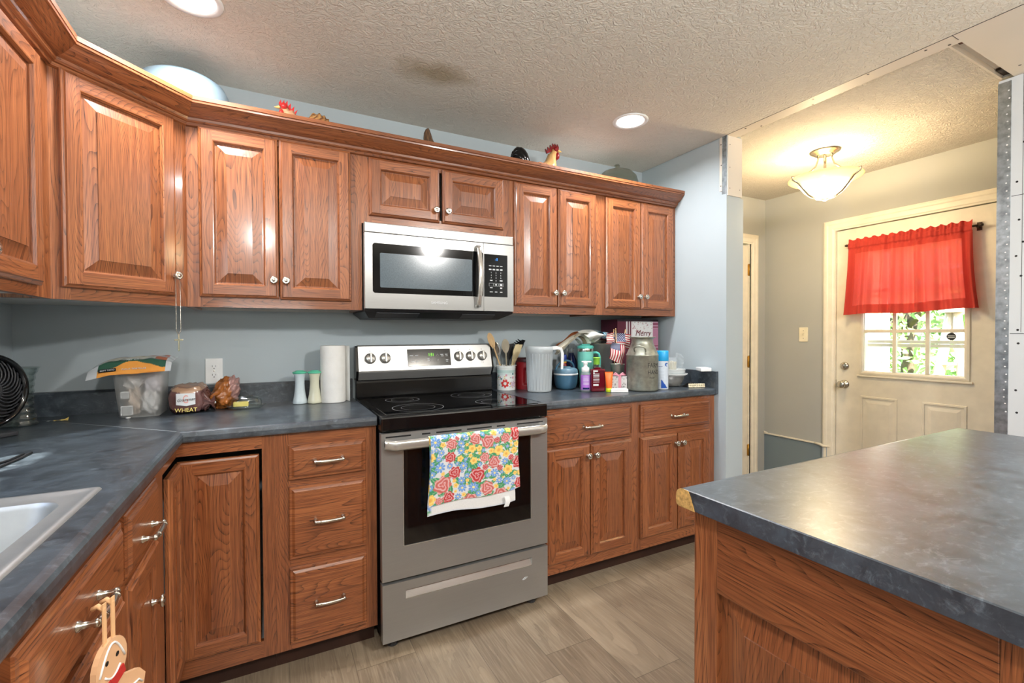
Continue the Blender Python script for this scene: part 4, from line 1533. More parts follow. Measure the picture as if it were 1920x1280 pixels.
for (x, z, w, h) in [(0.622 + 0.021 * c, zz, 0.014, 0.0028) for c in range(4) for zz in (1.6085, 1.592, 1.5885)] + [(0.628, 1.5345, .014, .005), (0.684, 1.5345, .016, .005), (0.628, 1.497, .014, .004), (0.684, 1.497, .011, .006), (0.628, 1.476, .017, .003), (0.655, 1.476, .014, .003), (0.684, 1.476, .014, .003), (0.655, 1.513, .008, .007), (0.684, 1.513, .014, .008)]:
    mb.box(x - w / 2, x + w / 2, MYf - 0.0010, MYf - 0.0006, z - h / 2, z + h / 2)
for x in (0.628, 0.655, 0.684):
    for (a, b, c, d) in ((-.0125, .0125, -.008, -.0073), (-.0125, .0125, .0073, .008), (-.0125, -.0118, -.008, .008), (.0118, .0125, -.008, .008)):
        mb.box(x + a, x + b, MYf - 0.0010, MYf - 0.0006, 1.513 + c, 1.513 + d)
build('lettering', mb, 'print_white', cpn)
mb = MB()
put_text(mb, ': 0', 0.019, (0.657, MYf - 0.0008, 1.642), X_, Z_, -Y_, 0, 0.8)
build('clock', mb, 'led_blue', cpn)
mb = MB()
loft(mb, [[Vector(p) for p in ((MX0, -0.004, MZ0 - 0.002), (MX0, -0.345, MZ0 - 0.002), (MX1, -0.345, MZ0 - 0.002), (MX1, -0.004, MZ0 - 0.002))],
          [Vector(p) for p in ((MX0, -0.004, MZ0 - 0.012), (MX0, -0.340, MZ0 - 0.012), (MX1, -0.340, MZ0 - 0.012), (MX1, -0.004, MZ0 - 0.012))],
          [Vector(p) for p in ((MX0 + 0.03, -0.03, MZ0 - 0.040), (MX0 + 0.03, -0.27, MZ0 - 0.040), (MX1 - 0.05, -0.27, MZ0 - 0.040), (MX1 - 0.05, -0.03, MZ0 - 0.040))]], 0, True, False)
mb.obox((0, -0.34, MZ0 - 0.012), X_, Vector((0, 0.07, -0.028)).normalized(), Vector((0, -0.028, -0.07)).normalized(), 0.06, 0.26, 0.012, 0.06, 0, 0.003, 1)
mb.obox((0, -0.34, MZ0 - 0.012), X_, Vector((0, 0.07, -0.028)).normalized(), Vector((0, -0.028, -0.07)).normalized(), 0.48, 0.66, 0.012, 0.06, 0, 0.003, 1)
build('vent_hood', mb, ['black_matte', 'dark_grey'], mw)

# ---------------------------------------------------------------- floral towel over the oven handle
random.seed(77)
TW0, TW1 = 0.181, 0.574
flowers = []
kinds = [('rose', (0.62, 0.07, 0.07)), ('pink', (0.72, 0.20, 0.18)), ('blue', (0.16, 0.32, 0.66)), ('yel', (0.92, 0.66, 0.16))]
tries = 0
while len(flowers) < 135 and tries < 14000:
    tries += 1
    k = random.choices((0, 1, 2, 3), (4, 4, 3.2, 2.4))[0]
    r = random.uniform(0.024, 0.042) if k < 2 else random.uniform(0.014, 0.025)
    if tries > 2500: r *= 0.6
    if tries > 6000: r *= 0.62
    x, y = random.uniform(0, 0.40), random.uniform(-0.02, 0.36)
    if all((x - f[0]) ** 2 + (y - f[1]) ** 2 > ((r + f[2]) * 0.90) ** 2 for f in flowers):
        flowers.append((x, y, r, k, random.uniform(0, 6.28)))
leaves = [(random.uniform(0, 0.4), random.uniform(-0.02, 0.36), random.uniform(0, PI), random.uniform(0.016, 0.030)) for _ in range(230)]


def floral(x, y):
    for (fx, fy, r, k, ph) in flowers:
        dx, dy = x - fx, y - fy
        d2 = dx * dx + dy * dy
        if d2 > r * r * 1.15: continue
        d = math.sqrt(d2) / r
        a = math.atan2(dy, dx) + ph
        if k < 2:
            edge = 0.90 + 0.10 * math.sin(7 * a)
            if d < edge:
                c = kinds[k][1]
                sw = math.sin(d * 15 + a * 2 + 2 * math.sin(3 * a))
                if sw > 0.55: return tuple(min(1, q * 0.45 + 0.38) for q in c)
                if sw < -0.5: return tuple(q * 0.72 for q in c)
                return c
        elif k == 2:
            edge = 0.62 + 0.36 * abs(math.cos(4 * a))
            if d < 0.22: return (0.92, 0.76, 0.25)
            if d < edge: return (0.16, 0.32, 0.66) if math.cos(8 * a) > -0.3 else (0.36, 0.52, 0.80)
        else:
            edge = 0.70 + 0.26 * abs(math.cos(2.5 * a))
            if d < 0.25: return (0.80, 0.42, 0.10)
            if d < edge: return (0.93, 0.68, 0.20) if math.sin(d * 14) > -0.4 else (0.86, 0.54, 0.14)
    for (lx, ly, a, L) in leaves:
        dx, dy = x - lx, y - ly
        u = (dx * math.cos(a) + dy * math.sin(a)) / L
        v = (-dx * math.sin(a) + dy * math.cos(a)) / L
        if abs(u) < 1 and abs(v) < 0.36 * (1 - u * u):
            return (0.07, 0.30, 0.14) if abs(v) > 0.05 else (0.30, 0.52, 0.30)
    return (0.70, 0.72, 0.73)


HZ = 0.832
def towel_pt(u, v, bottom_l, bottom_r, y_off, x0, x1, wav):
    """v 0 = top ridge of the handle, 1 = hem"""
    x = x0 + (x1 - x0) * u
    zb_ = bottom_l + (bottom_r - bottom_l) * u + 0.010 * math.sin(u * 5.2 + 0.6)
    if v < 0.10:
        a = v / 0.10 * PI / 2
        y = -0.722 - y_off * 0 - 0.018 * math.sin(a)
        z = HZ + 0.0215 + 0.006 * math.cos(a) - 0.006
        z = HZ + 0.022 * math.cos(a * 0.9) + 0.002
        y = -0.724 - (0.016 + y_off) * math.sin(a)
        return (x, y, z)
    t = (v - 0.10) / 0.90
    z = HZ + 0.005 + (zb_ - HZ - 0.005) * t
    y = -0.740 - y_off + wav * (math.sin(u * 9 + 0.5) * 0.6 + math.sin(u * 17 + 2)) * (0.25 + 0.75 * t) + 0.012 * t
    x += 0.004 * math.sin(t * 5 + u * 3) + (0.010 * (u - 0.15)) * t
    return (x, y, z)


tw = thing('dish_towel', 'floral dish towel hanging on the oven door handle', 'towel', (0.38, -0.74, 0.53))
mb = MB()
mb.grid(190, 150, lambda u, v: towel_pt(u, v, 0.566, 0.598, 0.004, TW0, TW1, 0.0022), 0, lambda u, v: floral(u * 0.395, 0.30 * (1 - v)))
build('front_fold', mb, 'paint_cloth', tw)
mb = MB()
mb.grid(40, 40, lambda u, v: towel_pt(u, v, 0.528, 0.540, -0.003, TW0 - 0.004, TW1 - 0.020, 0.002), 0,
        lambda u, v: (floral(u * 0.395, 0.3 * v) if u < 0.035 else (0.78, 0.78, 0.77)) if v < 0.985 else (0.62, 0.66, 0.72))
build('back_fold', mb, 'paint_cloth', tw)
mb = MB()
mb.grid(3, 6, lambda u, v: (0.505 + 0.024 * u + 0.004 * math.sin(v * 4), -0.7395 - 0.004 * math.sin(v * 3), 0.566 - 0.045 * v), 0)
build('care_tag', mb, 'plastic_white', tw)

# ---------------------------------------------------------------- lamps
def point(name, loc, power, col, rad):
    d = bpy.data.lights.new(name, 'POINT')
    d.energy = power
    d.color = col
    d.shadow_soft_size = rad
    o = bpy.data.objects.new(name, d)
    COL.objects.link(o)
    o.location = loc
    return o


COOL = (0.97, 0.98, 1.0)
for (x, y, lab) in ((-0.60, -0.595, 'round recessed ceiling light over the left corner, at the top edge of the photo'), (1.352, -0.576, 'round recessed ceiling light over the right end of the cabinets')):
    t = thing('recessed_light', lab, 'ceiling light', (x, y, CEIL), 0)
    mb = MB()
    mb.lathe([(0.094, -0.0005), (0.093, -0.004), (0.082, -0.006), (0.072, -0.003), (0.071, -0.001)], (x, y, CEIL), 40, 0, True)
    build('trim_ring', mb, 'plastic_white', t)
    mb = MB()
    mb.lathe([(0.0715, -0.0025), (0.0001, -0.0035)], (x, y, CEIL), 40, 0, False)
    build('lens', mb, 'lamp_emit', t)
    area_light('recessed_beam', (x, y, CEIL - 0.008), (x, y, 0), 0.14, 0.14, 17, COOL, 'DISK', 165)
for (x, y, p) in ((1.25, -3.25, 30), (-0.45, -3.5, 15)):
    # flush lights over the part of the kitchen behind the camera
    area_light('ceiling_fixture_beam', (x, y, CEIL - 0.11), (x, y, 0), 0.16, 0.16, p, (1.0, 0.97, 0.93), 'DISK', 175)
    point('ceiling_fixture_glow', (x, y, CEIL - 0.16), p * 3.5, (1.0, 0.97, 0.93), 0.06)

# semi-flush lamp in the entry
LX, LY = 2.755, -0.80
tl = thing('ceiling_lamp', 'lit brushed metal ceiling lamp with a flared glass bowl in the entry', 'lamp', (LX, LY, ECEIL))
mb = MB()
mb.lathe([(0.0001, -0.030), (0.030, -0.030), (0.055, -0.026), (0.060, -0.018), (0.078, -0.012), (0.086, -0.004), (0.086, 0.0)], (LX, LY, ECEIL), 32, 0, True)
build('canopy', mb, 'nickel', tl)
RIMZ, BOTZ = ECEIL - 0.175, ECEIL - 0.300
for k in range(3):
    a = 2 * PI * k / 3 + 2.62
    c, s_ = math.cos(a), math.sin(a)
    mb = MB()
    pr = [(0.042, -0.028), (0.044, -0.06), (0.056, -0.095), (0.085, -0.125), (0.130, -0.150), (0.170, -0.165), (0.205, -0.163), (0.200, -0.178), (0.165, -0.198), (0.135, -0.235), (0.100, -0.275), (0.055, -0.302), (0.012, -0.306)]
    mb.tube([(LX + r * c, LY + r * s_, ECEIL + z) for r, z in pr], [.005, .005, .005, .005, .005, .005, .006, .007, .007, .007, .007, .006, .006], 8)
    build('arm', mb, 'nickel', tl)
mb = MB()
mb.tube([(LX, LY, ECEIL - 0.028), (LX, LY, ECEIL - 0.19)], 0.008, 10)
build('stem', mb, 'nickel', tl)
mb = MB()
mb.lathe([(0.0001, -0.318), (0.012, -0.314), (0.016, -0.306), (0.010, -0.300)], (LX, LY, ECEIL), 16)
build('finial', mb, 'nickel', tl)
mb = MB()
mb.lathe([(0.0001, -0.298), (0.050, -0.295), (0.085, -0.275), (0.115, -0.245), (0.135, -0.215), (0.160, -0.195), (0.192, -0.182), (0.203, -0.172), (0.201, -0.168), (0.190, -0.176), (0.157, -0.190), (0.130, -0.211)], (LX, LY, ECEIL), 48)
build('glass_bowl', mb, 'lamp_glass', tl)
for k in range(2):
    mb = MB()
    c = (LX - 0.045 + 0.09 * k, LY + 0.01, ECEIL - 0.225)
    mb.lathe([(0.0001, -0.030), (0.014, -0.027), (0.022, -0.012), (0.022, 0.004), (0.012, 0.022), (0.011, 0.034)], c, 16)
    build('bulb', mb, 'bulb_emit', tl)
    point('entry_lamp_glow', (c[0], c[1], c[2] + 0.05), 13.0, (1.0, 0.75, 0.43), 0.03)
point('entry_lamp_down', (LX, LY, BOTZ - 0.03), 26.0, (1.0, 0.78, 0.46), 0.12)

# ---------------------------------------------------------------- curtain over the door window
CX_ = FX - 0.045
CY0, CY1 = -0.618, -1.290
tr = thing('curtain_rod', 'thin dark bronze curtain rod across the top of the door window', 'rod', (CX_, (CY0 + CY1) / 2, 1.905))
mb = MB()
mb.tube([(CX_, CY0 + 0.022, 1.905), (CX_, CY1 - 0.035, 1.905)], 0.006, 12)
build('rod', mb, 'bronze', tr)
for y in (CY0 + 0.022, CY1 - 0.038):
    mb = MB()
    mb.lathe([(0.0001, -0.012), (0.007, -0.010), (0.0095, 0.0), (0.007, 0.010), (0.0001, 0.012)], (CX_, y, 1.905), 14, 0, True, (0, 1, 0))
    build('finial', mb, 'bronze', tr)
for y in (CY0 + 0.012, CY1 - 0.018):
    mb = MB()
    mb.box(FX - 0.003, FX, y - 0.012, y + 0.012, 1.88, 1.93, 0)
    mb.tube([(FX - 0.001, y, 1.898), (CX_, y, 1.898)], 0.004, 8)
    build('bracket', mb, 'bronze', tr)


def curtain_pt(u, v):
    """u across, v from the ruffle down to the hem"""
    flare = 0.03 * v * v
    y = CY0 + 0.004 + flare * 0.8 + (CY1 - CY0 - 0.008 - flare * 2.0) * u
    amp = 0.005 + 0.020 * min(1, v * 1.8)
    ph = 7.3 * u * 2 * PI
    fold = math.sin(ph + 1.7 * math.sin(3.1 * u * 2 * PI)) + 0.45 * math.sin(2.1 * ph + 1)
    x = CX_ - 0.008 - amp * 0.7 * fold - 0.012 * v
    z = 1.905 + 0.036 - (0.036 + 0.508) * v
    gather = math.sin(u * 2 * PI * 31 + 2 * math.sin(u * 23))
    if v < 0.14:
        x += 0.0045 * gather * (1 - v / 0.14 * 0.6)
        z += 0.006 * math.sin(u * 2 * PI * 13 + 1) * (1 - v / 0.14)
    if abs(v - 0.085) < 0.03:
        x -= 0.007
    z += 0.014 * (u - 0.4) * v + 0.006 * math.sin(u * 9) * v
    return (x, y, z)


tcu = thing('curtain', 'short red valance curtain gathered on the rod over the door window', 'curtain', (CX_, (CY0 + CY1) / 2, 1.40))


def part_grid(u0, u1, v0, v1, nu, nv):
    m_ = MB()
    m_.grid(nu, nv, lambda u, v: curtain_pt(u0 + (u1 - u0) * u, v0 + (v1 - v0) * v), 0, None, True, True)
    return m_


build('cloth', part_grid(0.06, 0.925, 0.19, 0.885, 170, 40), 'red_curtain', tcu)
build('heading', part_grid(0.0, 1.0, 0.0, 0.19, 220, 24), 'red_hem', tcu)
build('hem', part_grid(0.0, 1.0, 0.885, 1.0, 180, 8), 'red_hem', tcu)
build('side_hem', part_grid(0.0, 0.06, 0.19, 0.885, 12, 40), 'red_hem', tcu)
build('side_hem', part_grid(0.925, 1.0, 0.19, 0.885, 14, 40), 'red_hem', tcu)

# ---------------------------------------------------------------- wall plates
tp = thing('light_switch', 'ivory toggle light switch plate on the entry wall beside the door', 'light switch', (XE, -0.265, 1.249))
mb = MB()
mb.obox((XE, -0.265, 1.249), -Y_, Z_, -X_, -0.035, 0.035, -0.058, 0.058, 0, 0.006, 0, None, 0.003)
build('plate', mb, 'switch_ivory', tp)
mb = MB()
mb.obox((XE, -0.265, 1.249), -Y_, Z_, -X_, -0.005, 0.005, -0.012, 0.012, 0.006, 0.008, 0)
mb.obox((XE - 0.006, -0.265, 1.252), -Y_, Z_, -X_, -0.0035, 0.0035, -0.004, 0.008, 0, 0.012, 0, None, 0.001)
build('toggle', mb, 'switch_ivory', tp)
for z in (1.249 - 0.030, 1.249 + 0.030):
    mb = MB()
    mb.lathe([(0.003, 0), (0.0001, 0.001)], (XE - 0.006, -0.265, z), 10, 0, True, (-1, 0, 0))
    build('screw', mb, 'bronze', tp)
OXc, OZc = -0.604, 1.0965
tp = thing('outlet', 'white duplex power outlet on the back wall above the bread', 'outlet', (OXc, 0, OZc))
mb = MB()
mb.obox((OXc, 0, OZc), X_, Z_, -Y_, -0.034, 0.034, -0.0575, 0.0575, 0, 0.0055, 0, None, 0.003)
build('plate', mb, 'plastic_white', tp)
for dz in (-0.0195, 0.0195):
    mb = MB()
    pts = [(OXc + 0.0165 * math.cos(a) * (1.0), -0.0055, OZc + dz + max(-0.0125, min(0.0125, 0.0165 * math.sin(a)))) for a in [2 * PI * k / 28 for k in range(28)]]
    mb.poly(pts, (0, -1, 0), 0.0016, 0)
    for dx, h in ((-0.0065, 0.0042), (0.0065, 0.0034)):
        mb.box(OXc + dx - 0.0009, OXc + dx + 0.0009, -0.0074, -0.0070, OZc + dz + 0.003 - h, OZc + dz + 0.003 + h, 1)
    mb.disc((OXc, -0.0073, OZc + dz - 0.0075), 0.0023, (0, -1, 0), 12, 1)
    build('socket', mb, ['plastic_white', 'screw'], tp)
mb = MB()
mb.lathe([(0.003, 0), (0.0001, 0.001)], (OXc, -0.0055, OZc), 10, 0, True, (0, -1, 0))
build('screw', mb, 'nickel', tp)

# ---------------------------------------------------------------- outside the door
mb = MB()
mb.box(XE + 0.12, 24, -14, 10, -0.25, -0.20)
gr = structure('ground_outside', mb, 'grass')
mb = MB()
mb.box(XE + 0.12, 5.2, -2.2, 0.2, -0.20, -0.03)
structure('porch_floor', mb, 'ladder_wood')
th = thing('house_siding', 'cream lap-sided house wing seen through the left panes', 'house wing', (4.8, 0.0, -0.2))
mb = MB()
z = -0.2
while z < 3.0:
    mb.poly([(XE + 0.13, -0.2, 0), (XE + 0.13, -0.2, 0.145), (XE + 0.13, -0.185, 0.15), (XE + 0.13, -0.185, 0.0)], (1, 0, 0), 0.001)
    pts = [(XE + 0.125, -0.318, z), (XE + 0.125, -0.300, z + 0.15), (XE + 0.125, -0.28, z + 0.15), (XE + 0.125, -0.28, z)]
    mb.poly(pts, (1, 0, 0), 1.0, 0)
    z += 0.15
build('siding', mb, 'siding', th)
mb = MB()
mb.box(XE + 1.125, XE + 1.20, -0.335, -0.26, -0.2, 3.0)
build('corner_board', mb, 'post_white', th)
tpo = thing('porch_post', 'white porch post seen through the right panes', 'post', (4.5, -1.42, -0.03))
mb = MB()
for dx in (0, 0.045, 0.09):
    mb.box(4.45 + 0.0, 4.58, -1.65 + dx * 2.0, -1.65 + dx * 2.0 + 0.08, -0.03, 2.6, 0, None, 0.006)
build('post', mb, 'post_white', tpo)
tlad = thing('step_ladder', 'weathered wooden step ladder standing outside the middle panes', 'ladder', (5.6, -0.42, -0.2))
lx, ly = 5.6, -0.42
for (a, b) in (((lx, ly + 0.22, -0.2), (lx, ly - 0.02, 1.50)), ((lx, ly - 0.20, -0.2), (lx, ly - 0.05, 1.50))):
    mb = MB()
    mb.tube([a, b], 0.045, 4)
    build('rail', mb, 'ladder_wood', tlad)
for z in (0.3, 0.62, 0.94):
    mb = MB()
    f_ = (z + 0.2) / 1.7
    mb.box(lx - 0.03, lx + 0.03, ly - 0.20 + 0.15 * f_, ly + 0.22 - 0.24 * f_, z, z + 0.025)
    build('step', mb, 'ladder_wood', tlad)
mb = MB()
mb.box(lx - 0.09, lx + 0.09, ly - 0.11, ly + 0.05, 1.46, 1.50)
build('top_step', mb, 'ladder_wood', tlad)
twc = thing('wind_chime', 'wind chime tubes hanging on the porch outside the upper right pane', 'wind chime', (4.2, -1.42, 1.75))
mb = MB()
mb.disc((4.2, -1.42, 1.78), 0.055, (0, 0, 1), 20)
mb.tube([(4.2, -1.42, 1.78), (4.2, -1.42, 2.4)], 0.002, 4)
build('top_plate', mb, 'bronze', twc)
for k in range(5):
    a = 2 * PI * k / 5 + 0.3
    mb = MB()
    mb.tube([(4.2 + 0.045 * math.cos(a), -1.42 + 0.045 * math.sin(a), 1.76), (4.2 + 0.045 * math.cos(a), -1.42 + 0.045 * math.sin(a), 1.45 - 0.04 * (k % 3))], 0.008, 8)
    build('tube', mb, 'dark_grey', twc)
random.seed(9)


def tree(lab, x, y, z0, rx, ry, rz, n, ls):
    t = thing('tree', lab, 'tree', (x, y, -0.2))
    m_ = MB()
    m_.tube([(x, y, -0.2), (x + 0.05, y, z0 * 0.5), (x, y + 0.05, z0 + rz * 0.6)], [0.14, 0.10, 0.03], 8)
    for k in range(6):
        a = 2 * PI * k / 6
        m_.tube([(x, y, z0 * 0.6 + 0.1 * k), (x + rx * 0.5 * math.cos(a), y + ry * 0.5 * math.sin(a), z0 + rz * 0.25)], [0.05, 0.015], 5)
    build('trunk', m_, 'bark', t)
    m_ = MB()
    for _ in range(n):
        while True:
            p = Vector((random.uniform(-1, 1), random.uniform(-1, 1), random.uniform(-1, 1)))
            if 0.35 < p.length < 1.0 + 0.15 * mnoise.noise(p * 3.1): break
        c = Vector((x + p.x * rx, y + p.y * ry, z0 + p.z * rz))
        a = Vector((random.gauss(0, 1), random.gauss(0, 1), random.gauss(0, 1))).normalized()
        b = a.orthogonal().normalized() * ls * 0.45
        a = a * ls
        m_.add([c - a, c + b, c + a, c - b], [(0, 1, 2, 3)])
    build('foliage', m_, 'leaf', t)


tree('leafy green tree outside, seen through the middle panes', 9.0, 1.3, 1.6, 1.6, 1.7, 1.9, 2600, 0.10)
tree('leafy green tree outside, seen through the right panes', 8.4, -2.5, 1.4, 1.5, 1.6, 1.8, 2400, 0.10)
tree('tall shady tree far behind the other trees outside', 13.5, -0.5, 2.2, 1.5, 4.5, 2.6, 3600, 0.18)

# ---------------------------------------------------------------- things on the left counter
def crumple(p, amp, fr, seed=0.0):
    return mnoise.noise(Vector((p[0] * fr + seed, p[1] * fr, p[2] * fr))) * amp


# desk fan
FC = Vector((-1.180, -0.455, CT + 0.148))
fN = Vector((0.88, -0.475, 0.0)).normalized()
fU = Vector((-fN.y, fN.x, 0))
tf = thing('desk_fan', 'black round desk fan at the left end of the counter', 'fan', (FC.x, FC.y, CT))
mb = MB()
mb.lathe([(0.02, -0.045), (0.075, -0.042), (0.105, -0.020), (0.118, 0.004), (0.121, 0.020), (0.117, 0.030), (0.108, 0.032), (0.103, 0.022)], FC, 48, 0, True, fN)
build('housing', mb, 'black_gloss', tf)
for k in range(30):
    a0 = 2 * PI * k / 30
    pts = []
    for i in range(7):
        t = i / 6
        r = 0.034 + 0.070 * t
        a = a0 + 0.75 * t * t
        pts.append(FC + fU * (r * math.cos(a)) + Z_ * (r * math.sin(a)) + fN * (0.030 - 0.010 * t * t))
    mb = MB()
    mb.tube(pts, 0.0026, 5)
    build('grille_fin', mb, 'dark_grey', tf)
mb = MB()
mb.lathe([(0.036, 0.026), (0.035, 0.033), (0.030, 0.036), (0.0001, 0.037)], FC, 28, 0, True, fN)
mb.obox(FC + fN * 0.037, fU, Z_, fN, -0.016, 0.016, -0.0015, 0.0015, 0, 0.0008, 1)
build('hub', mb, ['dark_grey', 'black_matte'], tf)
mb = MB()
mb.lathe([(0.0001, 0.002), (0.10, 0.002)], FC, 32, 0, False, -fN)
for k in range(5):
    a = 2 * PI * k / 5
    e1, e2 = fU * math.cos(a) + Z_ * math.sin(a), -fU * math.sin(a) + Z_ * math.cos(a)
    mb.grid(4, 4, lambda u, v: FC + e1 * (0.02 + 0.075 * u) + e2 * ((v - 0.5) * (0.03 + 0.05 * u)) + fN * (0.008 + 0.010 * (v - 0.5)))
build('blades', mb, 'black_matte', tf)
mb = MB()
mb.obox(FC - fN * 0.03 - Z_ * 0.145, fU, Z_, fN, -0.020, 0.020, 0.0, 0.05, -0.02, 0.030, 0, None, 0.006)
build('stand', mb, 'dark_grey', tf)
mb = MB()
mb.obox((FC.x, FC.y, CT), fU, Z_, fN, -0.060, 0.060, 0.0002, 0.015, -0.045, 0.055, 0, None, 0.004)
build('base', mb, 'dark_grey', tf)

# ribbed glass vase
def vase_r(t):
    return 0.050 - 0.011 * math.sin(min(1, t * 1.2) * PI * 0.8) + (0.014 * ((t - 0.80) / 0.20) ** 2 if t > 0.80 else 0) + 0.0016 * math.sin(t * 2 * PI * 9)


tvz = thing('glass_vase', 'ribbed clear glass vase with a flared rim, behind the fan', 'vase', (-1.178, -0.215, CT))
mb = MB()
pr_o = [(vase_r(k / 40), 0.0005 + 0.209 * k / 40) for k in range(41)]
pr_i = [(r - 0.004, max(0.008, h)) for r, h in reversed(pr_o)]
mb.lathe([(0.0001, 0.0005)] + pr_o + pr_i + [(0.0001, 0.008)], (-1.178, -0.215, CT), 40, 0)
build('body', mb, 'clear_glass', tvz)

# torn yellow wrapper
mb = MB()
mb.grid(10, 3, lambda u, v: (-1.120 + 0.062 * u, -0.165 + 0.010 * (v - 0.5) + 0.004 * math.sin(u * 5), CT + 0.0015 + 0.010 * (u ** 3) * v + 0.0025 * math.sin(u * 9 + v * 2) ** 2),
        0, lambda u, v: (0.75, 0.56, 0.16) if u > 0.28 else (0.72, 0.78, 0.84))
tag(build('wrapper', mb, 'paint_gloss', None, (-1.10, -0.165, CT)), 'torn yellow and silver wrapper lying between the vase and the bin', 'wrapper')

# two black cords on the counter
for k, pts in enumerate(([(-0.990, -1.02, 0), (-0.962, -0.93, 0), (-0.956, -0.85, 0), (-0.957, -0.776, 0)], [(-1.05, -1.0, 0), (-0.990, -0.925, 0), (-0.972, -0.86, 0), (-0.968, -0.79, 0)])):
    mb = MB()
    mb.tube([(x, y, CT + 0.0034) for x, y, z in pts], 0.0030, 6)
    tag(build('power_cord', mb, 'black_matte', None, (pts[1][0], pts[1][1], CT)), ('thin black cord on the counter by the sink, the nearer of two' if k == 0 else 'thin black cord on the counter by the sink, the one farther left'), 'cord')

# tiny white ring on the counter
mb = MB()
mb.tube([(-0.868 + 0.006 * math.cos(2 * PI * k / 16), -0.222 + 0.006 * math.sin(2 * PI * k / 16), CT + 0.0026) for k in range(17)], 0.0024, 8)
tag(build('plastic_ring', mb, 'plastic_white', None, (-0.868, -0.222, CT)), 'tiny white ring on the counter at the foot of the plastic bin', 'ring')

# clear storage bin with bags inside
tb = thing('storage_bin', 'cloudy plastic storage bin filled with bags of food', 'bin', (-0.833, -0.130, CT))
mb = MB()
bx = lambda z: (-0.901 - 0.020 * z / 0.19, -0.768 + 0.010 * z / 0.19, -0.212 - 0.005 * z / 0.19, -0.062 + 0.006 * z / 0.19)


def bloop(z, r=0.022, ins=0.0):
    a = bx(z)
    return rrect(a[0] + ins, a[1] - ins, a[2] + ins, a[3] - ins, r, CT + z)


loft(mb, [bloop(0.188, 0.024, 0.002), bloop(0.192, 0.024), bloop(0.178, 0.024, 0.0), bloop(0.006, 0.020), bloop(0.0006, 0.016, 0.006)], 0, True)
build('tub', mb, 'milky_plastic', tb)
random.seed(12)
for nm, x, y, z, rx, ry, rz, colr in (('food_bag', -0.860, -0.160, 0.062, 0.030, 0.040, 0.055, (0.62, 0.50, 0.40)), ('food_bag', -0.808, -0.165, 0.060, 0.030, 0.034, 0.050, (0.80, 0.80, 0.80)),
                                     ('food_bag', -0.798, -0.150, 0.132, 0.030, 0.045, 0.046, (0.78, 0.74, 0.80)), ('food_bag', -0.862, -0.150, 0.138, 0.034, 0.040, 0.036, (0.70, 0.68, 0.66))):
    mb = MB()
    sd = random.uniform(0, 50)

    def blob(u, v, x=x, y=y, z=z, rx=rx, ry=ry, rz=rz, sd=sd):
        a, b = u * 2 * PI, (v - 0.5) * PI
        d = Vector((math.cos(a) * math.cos(b), math.sin(a) * math.cos(b), math.sin(b)))
        k = 1 + crumple(d, 0.35, 2.6, sd) + crumple(d, 0.14, 7, sd)
        return (x + d.x * rx * k, max(-0.206, y + d.y * ry * k), max(CT + 0.008, CT + z + d.z * rz * k))
    mb.grid(36, 22, blob, 0, lambda u, v, c=colr: tuple(q * (0.85 + 0.2 * math.sin(u * 31 + v * 17)) for q in c))
    build(nm, mb, 'paint_gloss', tb)
for (x, z, w, h) in ((-0.880, 0.090, 0.026, 0.026), (-0.874, 0.030, 0.038, 0.036)):
    mb = MB()
    mb.box(x - w / 2, x + w / 2, -0.2105, -0.2098, CT + z - h / 2, CT + z + h / 2, 0)
    for k in range(6):
        mb.box(x - w * 0.42, x + w * 0.42, -0.2112, -0.2105, CT + z - h * 0.40 + k * h * 0.14, CT + z - h * 0.40 + k * h * 0.14 + h * 0.05, 1)
    build('label', mb, ['plastic_white', 'print_dark'], tb)

# tortilla bag lying across the bin
ttb = thing('tortilla_bag', 'flat green and orange printed food bag lying on top of the bin', 'food bag', (-0.85, -0.135, CT + 0.193))
mb = MB()


def bag_pt(u, v, side):
    # u along X, v from the drooping front edge to the back, side +1 top / -1 underside
    x = -0.985 + 0.258 * u
    y = -0.252 + 0.175 * v
    e = (max(0, 1 - (2 * u - 1) ** 6) * max(0, 1 - (2 * v - 1) ** 4))
    base = CT + 0.172 + 0.026 * min(1, v / 0.17) + 0.020 * v + 0.014 * (u - 0.4) - 0.055 * max(0, 0.26 - u)
    k = crumple((x, y, side), 0.005, 26)
    return (x, y, base + (0.004 + 0.020 * e + k if side > 0 else 0.002))


def bag_col(u, v, side):
    if u < 0.12 or u > 0.93: return (0.62, 0.66, 0.70)
    w = v + 0.05 * math.sin(u * 9)
    if side < 0: return (0.85, 0.36, 0.08)
    if w < 0.115: return (0.88, 0.38, 0.08)
    if w < 0.27: return (0.04, 0.12, 0.08)
    if u > 0.78: return (0.55, 0.16, 0.08)
    if w < 0.72: return (0.66, 0.62, 0.50)
    return (0.42, 0.16, 0.09)


mb.grid(160, 120, lambda u, v: bag_pt(u, v, 1), 0, lambda u, v: bag_col(u, v, 1))
mb.grid(60, 40, lambda u, v: bag_pt(u, v, -1), 0, lambda u, v: bag_col(u, v, -1), True, True)
build('bag', mb, 'paint_gloss', ttb)
mb = MB()


def on_bag(u, v):
    p = Vector(bag_pt(u, v, 1))
    du = Vector(bag_pt(u + 0.03, v, 1)) - Vector(bag_pt(u - 0.03, v, 1))
    dv = Vector(bag_pt(u, v + 0.04, 1)) - Vector(bag_pt(u, v - 0.04, 1))
    du.normalize()
    n_ = du.cross(dv).normalized()
    return p + n_ * 0.003, du, n_.cross(du), n_


